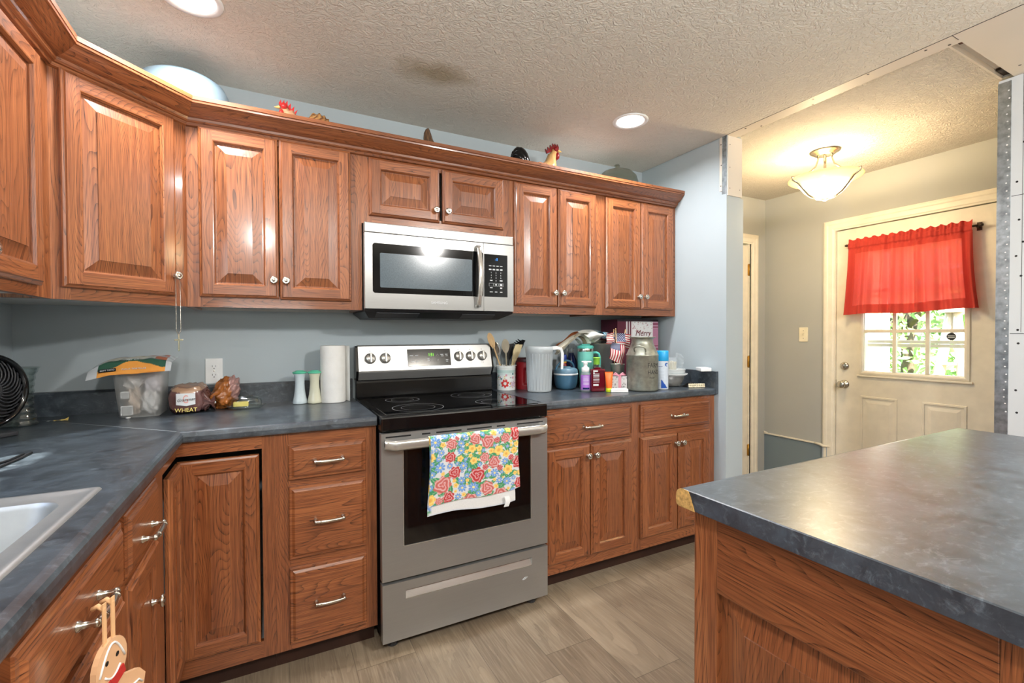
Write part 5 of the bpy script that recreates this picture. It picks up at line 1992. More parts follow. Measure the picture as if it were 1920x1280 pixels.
p, U1, V1, N1 = on_bag(0.24, 0.055)
mb.obox(p, U1, V1, N1, -0.026, 0.026, -0.007, 0.007, 0, 0.0006, 1)
for (u, v, txt, sz) in ((0.55, 0.055, 'FLOUR TORTILLAS', 0.009), (0.52, 0.18, 'NET WT', 0.010), (0.24, 0.055, 'SOFT TACO', 0.008)):
    p, U1, V1, N1 = on_bag(u, v)
    put_text(mb, txt, sz, p + N1 * 0.001, U1, V1, N1, 0)
build('lettering', mb, ['print_white', 'black_matte'], ttb)

# loaf of wheat bread in a brown bag
tbr = thing('bread_loaf', 'bread loaf in a brown bag printed WHEAT', 'bread', (-0.672, -0.165, CT))
BXc, BYc = -0.680, -0.150


def loaf(u, v):
    # u around the X-Z outline as seen from the front, v from front face to back
    a = -PI / 2 + u * 2 * PI
    ca, sa = math.cos(a), math.sin(a)
    w = 0.068
    x = w * math.copysign(abs(ca) ** 0.42, ca)
    zz = 0.060 + 0.060 * math.copysign(abs(sa) ** (0.75 if sa > 0 else 0.30), sa)
    t = math.sin(min(1.0, max(0.0, v)) * PI) ** 0.22 if 0 < v < 1 else 0.0
    y = -0.066 + 0.132 * v
    cx, cz = 0.0, 0.056
    k = t
    x, zz = cx + (x - cx) * k, cz + (zz - cz) * k
    n = crumple((x, y, zz), 0.009, 34) + crumple((x, y, zz), 0.004, 90)
    return (BXc + x + n * ca, BYc + y + 0.3 * n, max(CT + 0.0008, CT + zz + n * sa))


def loaf_col(u, v):
    a = -PI / 2 + u * 2 * PI
    sa = math.sin(a)
    if v < 0.16:
        r = math.sin(min(1.0, v) * PI) ** 0.22 if v > 0 else 0
        if sa * r > 0.52: return (0.40, 0.25, 0.16) if sa * r < 0.80 else (0.22, 0.13, 0.10)
        return (0.14, 0.065, 0.060)
    if sa > 0.62: return (0.30, 0.20, 0.15)
    return (0.13, 0.06, 0.055)


mb = MB()
mb.grid(96, 44, loaf, 0, loaf_col, True, True)
build('bag', mb, 'paint_gloss', tbr)
mb = MB()   # gathered tail of the bag
pts = [(BXc + 0.054, BYc - 0.030, CT + 0.052), (BXc + 0.070, BYc - 0.036, CT + 0.046), (BXc + 0.080, BYc - 0.040, CT + 0.040), (BXc + 0.094, BYc - 0.046, CT + 0.040)]
vs, fs = [], []
sg = 24
rr = [0.042, 0.017, 0.010, 0.026]
for p, r in zip(pts, rr):
    for k in range(sg):
        a = 2 * PI * k / sg
        q = r * (1 + 0.30 * math.sin(a * 7) * (1 if r > 0.012 else 0.2))
        vs.append((p[0] + 0.3 * q * math.sin(a * 3) * 0.3, p[1] + q * 0.6 * math.cos(a), max(CT + 0.001, p[2] + q * math.sin(a))))
for i in range(3):
    for k in range(sg):
        j = (k + 1) % sg
        fs.append((i * sg + k, i * sg + j, (i + 1) * sg + j, (i + 1) * sg + k))
mb.add(vs, fs, 0, None, True, [(0.13, 0.06, 0.055)] * len(vs))
build('twisted_end', mb, 'paint_gloss', tbr)
fyy = BYc - 0.0725
mb = MB()
mb.poly([(BXc - 0.035, fyy, CT + 0.086), (BXc - 0.035, fyy, CT + 0.041), (BXc, fyy, CT + 0.035), (BXc + 0.030, fyy, CT + 0.041), (BXc + 0.030, fyy, CT + 0.086)], (0, -1, 0), 0.0008, 0)
put_text(mb, 'G', 0.046, (BXc - 0.003, fyy - 0.0010, CT + 0.061), X_, Z_, -Y_, 2, 0.62)
put_text(mb, 'Gramman', 0.017, (BXc - 0.002, fyy - 0.0018, CT + 0.0605), Vector((1, 0, 0.08)).normalized(), Z_, -Y_, 1, 0.9, 0.0004, 0.4)
build('label', mb, ['print_white', 'black_matte', 'pinkish'], tbr)
mb = MB()
put_text(mb, 'WHEAT', 0.0225, (BXc - 0.002, fyy, CT + 0.018), X_, Z_, -Y_, 0, 0.95, 0.0007)
build('lettering', mb, 'gold_print', tbr)

# second bread bag, orange, standing behind
tob = thing('bread_bag', 'rumpled orange bread bag leaning behind the wheat loaf', 'bread', (-0.545, -0.115, CT))


def obag(u, v):
    a, b = u * 2 * PI, (v - 0.5) * PI
    d = Vector((math.cos(a) * math.cos(b), math.sin(a) * math.cos(b), math.sin(b)))
    k = 1 + crumple(d, 0.30, 2.2, 3.0) + crumple(d, 0.16, 6.0, 9.0) + crumple(d, 0.05, 17, 2.0)
    x = d.x * 0.054 * k + 0.030 * max(0, d.z)
    z = 0.060 + d.z * (0.074 if d.z > 0 else 0.062) * k
    return (-0.562 + x, -0.100 + d.y * 0.058 * k, max(CT + 0.0008, CT + z))


def obag_col(u, v):
    a, b = u * 2 * PI, (v - 0.5) * PI
    d = Vector((math.cos(a) * math.cos(b), math.sin(a) * math.cos(b), math.sin(b)))
    if d.x * 0.8 + d.z * 0.6 > 0.50: return (0.42, 0.24, 0.22)
    k = 0.8 + 0.5 * mnoise.noise(d * 4)
    return (0.50 * k, 0.165 * k, 0.035 * k)


mb = MB()
mb.grid(72, 40, obag, 0, obag_col)
build('bag', mb, 'paint_gloss', tob)
mb = MB()
mb.obox((-0.592, -0.160, CT + 0.036), X_, Z_, -Y_, -0.010, 0.008, -0.004, 0.004, 0, 0.002)
build('clip', mb, 'plastic_white', tob)

# glass butter dish
tbd = thing('butter_dish', 'clear glass butter dish with a domed lid, right of the bread', 'butter dish', (-0.455, -0.140, CT))
mb = MB()


def oval(rx, ry, z, r):
    return rrect(-0.470 - rx * .84, -0.470 + rx * .84, -0.178 - ry * .9, -0.178 + ry * .9, r, CT + z, 8)


loft(mb, [oval(0.060, 0.030, 0.001, 0.028), oval(0.074, 0.040, 0.008, 0.038), oval(0.090, 0.050, 0.018, 0.046), oval(0.088, 0.048, 0.019, 0.044), oval(0.070, 0.036, 0.010, 0.034)], 0, True)
build('plate', mb, 'clear_glass', tbd)
mb = MB()
loft(mb, [oval(0.070, 0.038, 0.013, 0.036), oval(0.070, 0.038, 0.036, 0.036), oval(0.064, 0.034, 0.048, 0.032), oval(0.052, 0.026, 0.055, 0.024), oval(0.030, 0.012, 0.058, 0.010)], 0, True)
build('lid', mb, 'clear_glass', tbd)
mb = MB()
mb.box(-0.520, -0.462, -0.192, -0.164, CT + 0.012, CT + 0.034, 0, None, 0.004)
build('butter', mb, 'butter', tbd)

# salt and pepper shakers
for x, y, cm_, lab in ((-0.254, -0.110, 'shaker_white', 'bluish white shaker with a mint green lid, the left of the pair'), (-0.191, -0.126, 'shaker_cream', 'cream shaker with a mint green lid, beside the paper towels')):
    t = thing('salt_shaker', lab, 'shaker', (x, y, CT), 0, 'salt and pepper shakers')
    mb = MB()
    pf = [(0.0001, 0.0008), (0.031, 0.0008), (0.0330, 0.004), (0.0305, 0.018), (0.0255, 0.042), (0.0220, 0.070), (0.0208, 0.095), (0.0220, 0.118), (0.0250, 0.134), (0.0275, 0.142)]
    mb.lathe(pf, (x, y, CT), 16, 0, True)
    build('body', mb, cm_, t)
    mb = MB()
    mb.lathe([(0.0275, 0.141), (0.0310, 0.143), (0.0320, 0.147), (0.0290, 0.150), (0.0240, 0.151), (0.0225, 0.149), (0.0200, 0.150), (0.0195, 0.154), (0.0150, 0.1555), (0.0001, 0.1555)], (x, y, CT), 28, 0)
    build('lid', mb, 'mint', t)

# paper towel roll
tpr = thing('paper_towel_roll', 'white paper towel roll standing left of the stove', 'paper towels', (-0.109, -0.125, CT))
mb = MB()
mb.lathe([(0.020, 0.0008), (0.0555, 0.0008), (0.0565, 0.003), (0.0565, 0.268), (0.0555, 0.271), (0.020, 0.271), (0.019, 0.262), (0.019, 0.006)], (-0.109, -0.125, CT), 48, 0)
build('roll', mb, 'paper', tpr)
mb = MB()
mb.grid(14, 6, lambda u, v: (-0.109 + 0.058 * math.cos(1.5 - 1.5 * u) * (1 + 0.20 * u * u) + 0.004 * u, -0.125 + 0.058 * math.sin(1.5 - 1.5 * u) + (-0.028 * u * u), CT + 0.002 + 0.268 * v), 0)
build('loose_sheet', mb, 'paper', tpr)

# cross necklace hanging from the corner cabinet knob
tn = thing('necklace', 'fine silver chain with a small cross hanging from the corner cabinet knob', 'necklace', tuple(DK + DN * 0.010))
top = DK + DN * 0.0110 + Z_ * 0.0052
zc_ = DK.z - 0.222
for s in (-1, 1):
    mb = MB()
    prv = None
    n = 46
    for k in range(n + 1):
        t = k / n
        w = 0.0085 * min(1.0, t * 9) * (1 - max(0, t - 0.93) / 0.07 * 0.8)
        p = Vector((top.x, top.y, 0)) + DU * (s * w) + Z_ * (top.z - (top.z - zc_) * t) + DN * 0.004 * min(1, t * 6)
        if prv is not None:
            mb.tube([prv, prv + (p - prv) * 0.80], [0.0017, 0.0014], 5)
        prv = p
    build('chain', mb, 'nickel', tn)
mb = MB()
cz = Vector((top.x, top.y, zc_)) + DN * 0.004
mb.obox(cz, DU, Z_, DN, -0.003, 0.003, -0.062, 0.002, -0.0012, 0.0012, 0, None, 0.0008)
mb.obox(cz - Z_ * 0.020, DU, Z_, DN, -0.017, 0.017, -0.003, 0.003, -0.0012, 0.0012, 0, None, 0.0008)
mb.lathe([(0.0035, 0), (0.0045, 0.002), (0.0035, 0.004)], cz - DN * 0.002 + Z_ * 0.004, 12, 0, True, DN)
build('cross', mb, 'nickel', tn)

# ---------------------------------------------------------------- things on top of the wall cabinets
TOPZ = UZ1
# frosted cake cover
tcc = thing('cake_cover', 'large frosted white dome cover resting on top of the corner cabinet', 'cake cover', (-0.662, -0.172, 2.1662))
mb = MB()
pf = [(0.160, 0.0006), (0.164, 0.004), (0.163, 0.06), (0.158, 0.095), (0.145, 0.122), (0.120, 0.140), (0.08, 0.149), (0.0001, 0.152)]
mb.lathe(pf, (-0.680, -0.172, 2.1662), 56, 0)
build('dome', mb, 'milky_bowl', tcc)

# glass cake dome with a knob and ribbed tray
tgd = thing('cake_dome', 'smoky glass cake dome with a round knob, at the right end of the cabinets', 'cake dome', (1.615, -0.157, TOPZ))
mb = MB()
mb.lathe([(0.0001, 0.001), (0.136, 0.001)] + [(0.140, 0.006), (0.142, 0.035), (0.149, 0.040), (0.149, 0.044), (0.140, 0.045), (0.0001, 0.045)], (1.615, -0.157, TOPZ), 60, 0)
for k in range(60):
    a = 2 * PI * k / 60
    c, s_ = math.cos(a), math.sin(a)
    mb.tube([(1.615 + 0.1415 * c, -0.157 + 0.1415 * s_, TOPZ + 0.008), (1.615 + 0.1430 * c, -0.157 + 0.1430 * s_, TOPZ + 0.036)], 0.0028, 4)
build('tray', mb, 'clear_glass', tgd)
mb = MB()
mb.lathe([(0.136, 0.046), (0.136, 0.080), (0.132, 0.130), (0.122, 0.165), (0.092, 0.195), (0.050, 0.212), (0.012, 0.216)], (1.615, -0.157, TOPZ), 56, 0)
build('dome', mb, 'smoky_glass', tgd)
mb = MB()
mb.lathe([(0.012, 0.214), (0.009, 0.222), (0.014, 0.229), (0.019, 0.238), (0.014, 0.246), (0.0001, 0.248)], (1.615, -0.157, TOPZ), 24, 0)
build('knob', mb, 'smoky_glass', tgd)


# rooster figurines
def rooster(lab, x, y, face, sc_, neck, tail, body_c, comb_c, tail_style, head_h, body_len=0.15):
    """face: unit X direction sign / angle of the beak"""
    fx = Vector((math.cos(face), math.sin(face), 0))
    sd = Vector((-fx.y, fx.x, 0))
    t = thing('rooster_figurine', lab, 'figurine', (x, y, TOPZ))
    P0 = Vector((x, y, TOPZ))

    def L(a, b, c):
        return P0 + fx * (a * sc_) + sd * (b * sc_) + Z_ * (c * sc_)
    mb = MB()

    def bodyf(u, v):
        a, b = u * 2 * PI, (v - 0.5) * PI
        d = Vector((math.cos(a) * math.cos(b), math.sin(a) * math.cos(b), math.sin(b)))
        k = 1 + 0.05 * math.sin(a * 9) * math.cos(b) + 0.04 * math.sin(b * 14)
        p = L(d.x * 0.085 * k + 0.01, d.y * 0.055 * k, 0.072 + d.z * 0.050 * k)
        p.z = max(p.z, TOPZ + 0.001)
        return p
    colv = lambda base: (lambda u, v: tuple(max(0, q * (0.75 + 0.5 * (math.sin(u * 61 + v * 23) * math.sin(v * 47 - u * 19)) ** 2)) for q in base))
    mb.grid(40, 24, bodyf, 0, colv(body_c))
    # neck
    hx, hz = 0.088, head_h
    pts = [Vector((0.03, 0, 0.080)), Vector((0.066, 0, 0.095 + 0.2 * (head_h - 0.1))), Vector((0.072, 0, 0.5 * (0.10 + head_h) + 0.01)), Vector((hx - 0.008, 0, head_h - 0.02)), Vector((hx, 0, head_h)), Vector((hx + 0.016, 0, head_h - 0.004))]
    n = 12
    vs, fs, cs = [], [], []
    rs = [0.050, 0.042, 0.028, 0.0215, 0.022, 0.010]
    for i, (p, r) in enumerate(zip(pts, rs)):
        for k in range(n):
            a = 2 * PI * k / n
            tilt = 0.5 if i < 3 else 0.2
            q = r * (1 + 0.10 * math.sin(a * 6))
            vs.append(L(p.x + q * math.sin(a) * 0.75, q * math.cos(a) * 0.85, p.z + q * math.sin(a) * -tilt))
            m_ = neck
            f_ = 0.75 + 0.5 * ((k * 7 + i * 3) % 5) / 5
            cs.append(tuple(min(1, c * f_) for c in m_))
    for i in range(len(pts) - 1):
        for k in range(n):
            j = (k + 1) % n
            fs.append((i * n + k, i * n + j, (i + 1) * n + j, (i + 1) * n + k))
    fs.append(tuple((len(pts) - 1) * n + k for k in range(n)))
    mb.add(vs, fs, 0, None, True, cs)
    build('body', mb, 'paint_gloss', t)
    mb = MB()   # comb: serrated plate
    comb = []
    m_ = 6
    for k in range(m_):
        u = k / (m_ - 1)
        cx = hx + 0.018 - 0.060 * u
        cz = head_h + 0.016 - 0.030 * max(0, u - 0.45) * 1.8
        comb.append((cx + 0.004, cz))
        comb.append((cx - 0.005 - 0.006 * u, cz + 0.018 * (1 - 0.25 * abs(u - 0.3))))
    comb += [(hx - 0.044, head_h - 0.022), (hx - 0.012, head_h - 0.006), (hx + 0.018, head_h + 0.006)]
    mb.poly([L(a, -0.006, b) for a, b in comb], sd, 0.012 * sc_, 0)
    build('comb', mb, comb_c, t)
    mb = MB()
    for s in (-1, 1):
        mb.lathe([(0.0001, -0.020 * sc_), (0.009 * sc_, -0.012 * sc_), (0.011 * sc_, 0.004 * sc_), (0.007 * sc_, 0.016 * sc_), (0.0001, 0.022 * sc_)], L(hx + 0.012, s * 0.009, head_h - 0.030), 10, 0, True, (0, 0, 1))
    mb.lathe([(0.014 * sc_, -0.002 * sc_), (0.013 * sc_, 0.004 * sc_), (0.0001, 0.007 * sc_)], L(hx + 0.002, -0.016, head_h + 0.002), 12, 0, True, -sd)
    mb.lathe([(0.014 * sc_, -0.002 * sc_), (0.013 * sc_, 0.004 * sc_), (0.0001, 0.007 * sc_)], L(hx + 0.002, 0.016, head_h + 0.002), 12, 0, True, sd)
    build('wattle', mb, comb_c, t)
    mb = MB()
    mb.lathe([(0.0085 * sc_, 0), (0.005 * sc_, 0.012 * sc_), (0.0001, 0.024 * sc_)], L(hx + 0.018, 0, head_h), 8, 0, True, fx + Z_ * -0.15)
    build('beak', mb, 'beak', t)
    if tail_style == 'sickle':
        for k, (ang, ln) in enumerate(((1.95, 0.150), (1.70, 0.140), (1.45, 0.120), (1.20, 0.110), (0.95, 0.090))):
            for s in (-1, 1):
                mb = MB()
                pts = []
                for i in range(9):
                    q = i / 8
                    a = ang - 1.9 * q * q * 0.85
                    pts.append((-0.060 - ln * 0.55 * q - 0.01 * k, s * (0.006 + 0.010 * q), 0.075 + ln * (0.95 - 0.16 * k) * math.sin(q * 2.2) * 0.62))
                mb.tube([L(*p) for p in pts], [0.014 * sc_, 0.022 * sc_, 0.027 * sc_, 0.029 * sc_, 0.028 * sc_, 0.025 * sc_, 0.020 * sc_, 0.013 * sc_, 0.004 * sc_], 8)
                build('tail_feather', mb, tail, t)
    elif tail_style == 'hump':
        mb = MB()

        def hump(u, v):
            a, b = u * 2 * PI, (v - 0.5) * PI
            d = Vector((math.cos(a) * math.cos(b), math.sin(a) * math.cos(b), math.sin(b)))
            k = 1 + 0.07 * math.sin(d.x * 16 + d.z * 9)
            return L(-0.052 + d.x * 0.060 * k, d.y * 0.030, 0.098 + d.z * 0.066 * k)
        mb.grid(36, 24, hump, 0, lambda u, v: (0.46, 0.24, 0.08) if math.sin(u * 80 + 9 * math.sin(v * 21)) > 0.1 else (0.14, 0.06, 0.025))
        build('tail', mb, 'paint_gloss', t)
    return t


rooster('painted rooster figurine with a red comb and speckled tail, nearest the cake cover', -0.222, -0.215, PI, 1.0, (0.55, 0.30, 0.16), None, (0.50, 0.26, 0.10), 'comb_red', 'hump', 0.160)
rooster('black tailed rooster figurine with a dark red comb, right of the brown bird', 0.995, -0.215, -0.15, 1.12, (0.58, 0.34, 0.13), 'black_gloss', (0.60, 0.26, 0.14), 'comb_dark', 'sickle', 0.196)
# dark hen silhouette in the middle
thn = thing('hen_figurine', 'dark brown bird figurine with an upright neck, above the microwave', 'figurine', (0.39, -0.205, TOPZ))
mb = MB()
hp_ = [(0.0, 0.050, 0.072, 0.050), (0.0, 0.095, 0.050, 0.040), (-0.030, 0.120, 0.034, 0.028), (-0.043, 0.150, 0.024, 0.020), (-0.046, 0.180, 0.018, 0.015), (-0.046, 0.200, 0.010, 0.010), (-0.043, 0.208, 0.002, 0.002)]
n = 20
vs, fs, cs = [], [], []
for i, (dx, z, rx, ry) in enumerate([(0, 0.001, 0.055, 0.045)] + hp_):
    for k in range(n):
        a = 2 * PI * k / n
        vs.append((0.39 + dx + rx * math.cos(a) * (1 + 0.05 * math.sin(a * 7 + i)), -0.205 + ry * math.sin(a), TOPZ + z))
        cs.append((0.09, 0.05, 0.03) if (k + i) % 3 else (0.22, 0.12, 0.06))
for i in range(len(hp_)):
    for k in range(n):
        j = (k + 1) % n
        fs.append((i * n + k, i * n + j, (i + 1) * n + j, (i + 1) * n + k))
mb.add(vs, fs, 0, None, True, cs)
build('body', mb, 'paint_gloss', thn)
mb = MB()
mb.lathe([(0.0001, -0.03), (0.040, -0.028), (0.046, 0.0), (0.034, 0.030), (0.0001, 0.040)], (0.475, -0.205, TOPZ + 0.098), 18, 0, True, (0, 0, 1), None, lambda a, h, r: (0.07, 0.045, 0.03), 1.2, 0.6)
build('tail', mb, 'paint_gloss', thn)

# gingerbread ornament hanging from the sink drawer pull
tg = thing('gingerbread_ornament', 'wooden gingerbread ornament hanging by a ribbon from the sink drawer pull', 'ornament', (BX + 0.05, -1.55, 0.60))
gx = BX + 0.0535
gy = -1.578


gU, gN = Vector((0.30, 0.954, 0)), Vector((0.954, -0.30, 0))


def gp(a, z, n=0.0):
    return Vector((gx, gy, 0.815 + (z - 0.815) * 0.86)) + gU * (a * 0.80) + gN * n


mb = MB()
out = []
for (cx, cz, r, a0, a1, st_) in ((0.0, 0.735, 0.045, -0.9, PI + 0.9, 18),):
    for k in range(st_ + 1):
        a = a0 + (a1 - a0) * k / st_
        out.append((cx + r * math.cos(a), cz + r * math.sin(a)))
out += [(-0.040, 0.690), (-0.085, 0.672), (-0.105, 0.650), (-0.098, 0.628), (-0.070, 0.622), (-0.045, 0.618), (-0.050, 0.575), (-0.070, 0.520), (-0.062, 0.498), (-0.035, 0.500), (-0.012, 0.545),
        (0.012, 0.545), (0.035, 0.500), (0.062, 0.498), (0.070, 0.520), (0.050, 0.575), (0.045, 0.618), (0.070, 0.622), (0.098, 0.628), (0.105, 0.650), (0.085, 0.672), (0.040, 0.690)]
mb.poly([gp(a, z) for a, z in out], gN, 0.008, 0)
build('body', mb, 'gingerbread', tg)
for pts in ([(-0.036 + 0.072 * k / 12, 0.722 + 0.050 * math.sin(PI * (0.05 + 0.9 * k / 12))) for k in range(13)], [(-0.022 + 0.044 * k / 8, 0.722 - 0.012 * math.sin(PI * k / 8)) for k in range(9)],
            [(-0.092, 0.640), (-0.080, 0.652), (-0.050, 0.655)], [(0.092, 0.640), (0.080, 0.652), (0.050, 0.655)]):
    mb = MB()
    mb.tube([gp(a, z, 0.0085) for a, z in pts], 0.0018, 5, 0)
    build('icing_line', mb, 'plastic_white', tg)
for a in (-0.015, 0.015):
    mb = MB()
    mb.disc(gp(a, 0.744, 0.0083), 0.004, gN, 10, 0)
    build('eye', mb, 'black_matte', tg)
mb = MB()
mb.poly([gp(a, z, 0.0081) for a, z in ((-0.042, 0.702), (0.030, 0.716), (0.036, 0.700), (0.006, 0.690), (0.024, 0.655), (0.006, 0.650), (-0.010, 0.684), (-0.040, 0.686))], gN, 0.002, 0)
build('scarf', mb, 'comb_red', tg)
mb = MB()
mb.tube([gp(0.030, 0.650, 0.010), gp(0.030, 0.600, 0.010)], 0.004, 6, 0)
for k in range(4):
    mb.tube([gp(0.030, 0.606 + 0.010 * k, 0.010), gp(0.030, 0.610 + 0.010 * k, 0.010)], 0.0044, 6, 1)
build('candy_cane', mb, ['plastic_white', 'comb_red'], tg)
hz_ = 0.815
for s in (-0.012, 0.012):
    mb = MB()
    mb.obox(gp(s, 0.775, 0.004), gU, Z_, gN, -0.004, 0.004, 0, 0.066, -0.0008, 0.0008)
    mb.tube([gp(s, 0.840, 0.004), gp(s, 0.848, -0.004), gp(s, 0.842, -0.012)], 0.004, 5)
    build('ribbon', mb, 'ribbon_tan', tg)

# ---------------------------------------------------------------- things on the right counter
# utensil crock
KX, KY = 0.846, -0.088
tk = thing('utensil_crock', 'white floral utensil crock right of the stove', 'crock', (KX, KY, CT))
random.seed(3)
dots = [(random.uniform(0, 2 * PI), random.uniform(0.02, 0.10), random.uniform(0.0025, 0.006), random.choice(((0.10, 0.22, 0.24), (0.75, 0.60, 0.30), (0.50, 0.25, 0.10), (0.20, 0.42, 0.38), (0.70, 0.30, 0.38)))) for _ in range(120)]
FA = math.atan2(-0.90, -0.62)      # the red bloom faces front left


def crock_col(a, h, r):
    if h > 0.118 or h < 0.006: return (0.80, 0.83, 0.81)
    if h > 0.100: return (0.50, 0.66, 0.62)
    R = 0.056
    da = (a - FA + PI) % (2 * PI) - PI
    dx, dz = da * R, h - 0.040
    d = math.hypot(dx, dz)
    th = math.atan2(dz, dx)
    if d < 0.0255 * (0.86 + 0.14 * math.sin(th * 7)):
        if d < 0.009: return (0.80, 0.76, 0.70)
        return (0.72, 0.05, 0.04) if math.sin(d * 520 + th * 3) > -0.5 else (0.50, 0.02, 0.03)
    dx2 = ((a - FA - 0.92 + PI) % (2 * PI) - PI) * R
    d = math.hypot(dx2, h - 0.034)
    if d < 0.022 * (0.8 + 0.2 * math.sin(math.atan2(h - 0.034, dx2) * 6)): return (0.72, 0.55, 0.64) if math.sin(d * 600) > -0.3 else (0.60, 0.42, 0.55)
    for (pa, ph, pr, pc) in dots:
        if abs((a - pa + PI) % (2 * PI) - PI) * R < pr and abs(h - ph) < pr: return pc
    if h > 0.088: return (0.66, 0.76, 0.74)
    return (0.80, 0.82, 0.80)


mb = MB()
hs = [0.0008] + [0.001 + 0.139 * k / 70 for k in range(1, 71)]
mb.lathe([(0.0553 + (0.0018 if h > 0.125 else 0), h) for h in hs], (KX, KY, CT), 160, 0, True, (0, 0, 1), None, crock_col)
mb.lathe([(0.0571, 0.140), (0.053, 0.140), (0.052, 0.012), (0.0001, 0.012)], (KX, KY, CT), 48, 0, True, (0, 0, 1), None, lambda a, h, r: (0.78, 0.80, 0.79))
for k in range(20):      # scalloped lip
    a = 2 * PI * k / 20
    mb.lathe([(0.0001, -0.004), (0.007, 0.0), (0.006, 0.003), (0.0001, 0.0045)], (KX + 0.0545 * math.cos(a), KY + 0.0545 * math.sin(a), CT + 0.140), 8, 0, True, (0, 0, 1), None, lambda a, h, r: (0.82, 0.84, 0.82))
build('pot', mb, 'paint_gloss', tk)


def utensil(lab, cat, mat_, base, tip, head, nm='spoon', wid=0.03, ln=0.07, flat=0.35, hm=None, rr=0.0048, facing=(0, -1, 0)):
    b, t_ = Vector(base), Vector(tip)
    A = (t_ - b).normalized()
    Nn = (Vector(facing) - A * Vector(facing).dot(A)).normalized()
    Sx = A.cross(Nn)
    th_ = thing(nm, lab, cat, tuple(b), 0, 'cooking utensils in the crock')
    m_ = MB()
    e = t_ - A * (ln * 0.9)
    m_.tube([b, b.lerp(e, 0.5), e, e + A * 0.012], [rr, rr * 0.95, rr * 0.9, rr * 0.8], 10)
    build('handle', m_, mat_, th_)
    m_ = MB()
    c = t_ - A * (ln / 2)
    if head == 'spoon':
        def f(u, v):
            a, bb = u * 2 * PI, (v - 0.5) * PI
            d = Vector((math.cos(a) * math.cos(bb), math.sin(a) * math.cos(bb), math.sin(bb)))
            taper = 1 - 0.25 * max(0, -d.z)
            return c + Sx * (d.x * wid * taper) + A * (d.z * ln / 2) + Nn * (d.y * wid * flat * taper + (-0.010 * (1 - d.z * d.z - d.x * d.x) if d.y > 0 else 0))
        m_.grid(28, 18, f, 0)
    elif head == 'paddle':
        w0, w1 = wid * 0.5, wid
        L0 = [(-w0 * 0.6, -ln / 2), (w0 * 0.6, -ln / 2), (w1, ln * 0.1), (w1, ln / 2), (-w1 * 0.6, ln * 0.42), (-w1, ln * 0.1)]
        m_.poly([c + Sx * x + A * y - Nn * 0.003 for x, y in L0], Nn, 0.006, 0)
    elif head == 'slats':
        m_.poly([c + Sx * x + A * y - Nn * 0.002 for x, y in ((-wid * .4, -ln / 2), (wid * .4, -ln / 2), (wid, -ln * .2), (wid, ln / 2), (-wid * .9, ln * .38), (-wid, -ln * .2))], Nn, 0.004, 0)
    elif head == 'fork':
        def f2(u, v):
            w_ = wid * (0.55 + 0.45 * math.sin(PI * min(1, v * 1.1)))
            return c + A * (ln * (v - 0.5)) + Sx * ((u - 0.5) * 2 * w_) + Nn * (0.016 * (1 - (2 * u - 1) ** 2) - 0.018 * v * v) + Sx * (0.028 * v * v)
        m_.grid(10, 12, f2, 0)
        for k in range(6):
            q = f2(0.02 if k < 4 else 0.5, 0.35 + 0.16 * (k % 4))
            m_.tube([Vector(q), Vector(q) - Sx * 0.014 + Nn * 0.004, Vector(q) - Sx * 0.024 + Nn * 0.010], [0.0042, 0.0036, 0.0022], 6)
    build('head', m_, hm or mat_, th_)
    return th_


uz = CT + 0.016
utensil('light wooden spoon with a flat bowl, leaning left out of the crock', 'spoon', 'wood_light', (KX + 0.005, KY - 0.005, uz), (0.732, KY - 0.004, 1.268), 'spoon', 'wooden_spoon', 0.021, 0.095, 0.22)
utensil('shiny steel serving spoon seen edge on behind the wooden spoon', 'spoon', 'nickel', (KX + 0.010, KY + 0.010, uz), (0.785, KY + 0.022, 1.215), 'spoon', 'serving_spoon', 0.022, 0.085, 0.5, None, 0.0035, (-0.6, -0.8, 0))
utensil('beige plastic spoon with an oval bowl standing in the crock', 'spoon', 'stone_beige', (KX + 0.000, KY - 0.016, uz), (0.836, KY - 0.006, 1.232), 'spoon', 'mixing_spoon', 0.026, 0.085, 0.35)
utensil('black slatted turner between the spoons and the wooden turners', 'spatula', 'black_matte', (KX - 0.004, KY + 0.012, uz), (0.888, KY + 0.016, 1.210), 'slats', 'turner', 0.019, 0.10)
utensil('pale wooden turner with a slanted end, the left of two leaning right', 'spatula', 'wood_pale', (KX - 0.012, KY - 0.030, uz), (0.905, KY - 0.022, 1.206), 'paddle', 'wooden_turner', 0.013, 0.12)
utensil('pale wooden turner with a slanted end, the right of two leaning right', 'spatula', 'wood_pale', (KX - 0.005, KY - 0.014, uz), (0.934, KY - 0.006, 1.204), 'paddle', 'wooden_turner', 0.017, 0.12)
utensil('black pasta fork with a hooked toothed head, at the right of the crock', 'pasta fork', 'black_gloss', (KX - 0.004, KY + 0.026, uz), (0.966, KY + 0.034, 1.234), 'fork', 'pasta_fork', 0.024, 0.085)

# red canister with a moulded grip
tcn = thing('coffee_canister', 'red plastic canister with a dark lid, behind the white pitcher', 'canister', (0.984, -0.097, CT))
mb = MB()


def can_pt(u, v):
    a = u * 2 * PI
    h = 0.165 * v
    r = 0.070 + (0.0015 if v > 0.93 else 0)
    da = (a - (PI * 1.30) + PI) % (2 * PI) - PI
    r -= 0.015 * max(0, 1 - (abs(da) / 0.30) ** 4) * max(0, 1 - (abs(v - 0.46) / 0.30) ** 6)
    return (0.984 + r * math.cos(a), -0.097 + r * math.sin(a), CT + 0.0008 + h)


mb.grid(96, 40, can_pt)
mb.disc((0.984, -0.097, CT + 0.166), 0.070, (0, 0, 1), 40)
build('tub', mb, 'canister_red', tcn)
mb = MB()
mb.lathe([(0.0735, 0.160), (0.0745, 0.163), (0.0745, 0.178), (0.072, 0.183), (0.0001, 0.184)], (0.984, -0.097, CT), 48)
build('lid', mb, 'lid_dark', tcn)

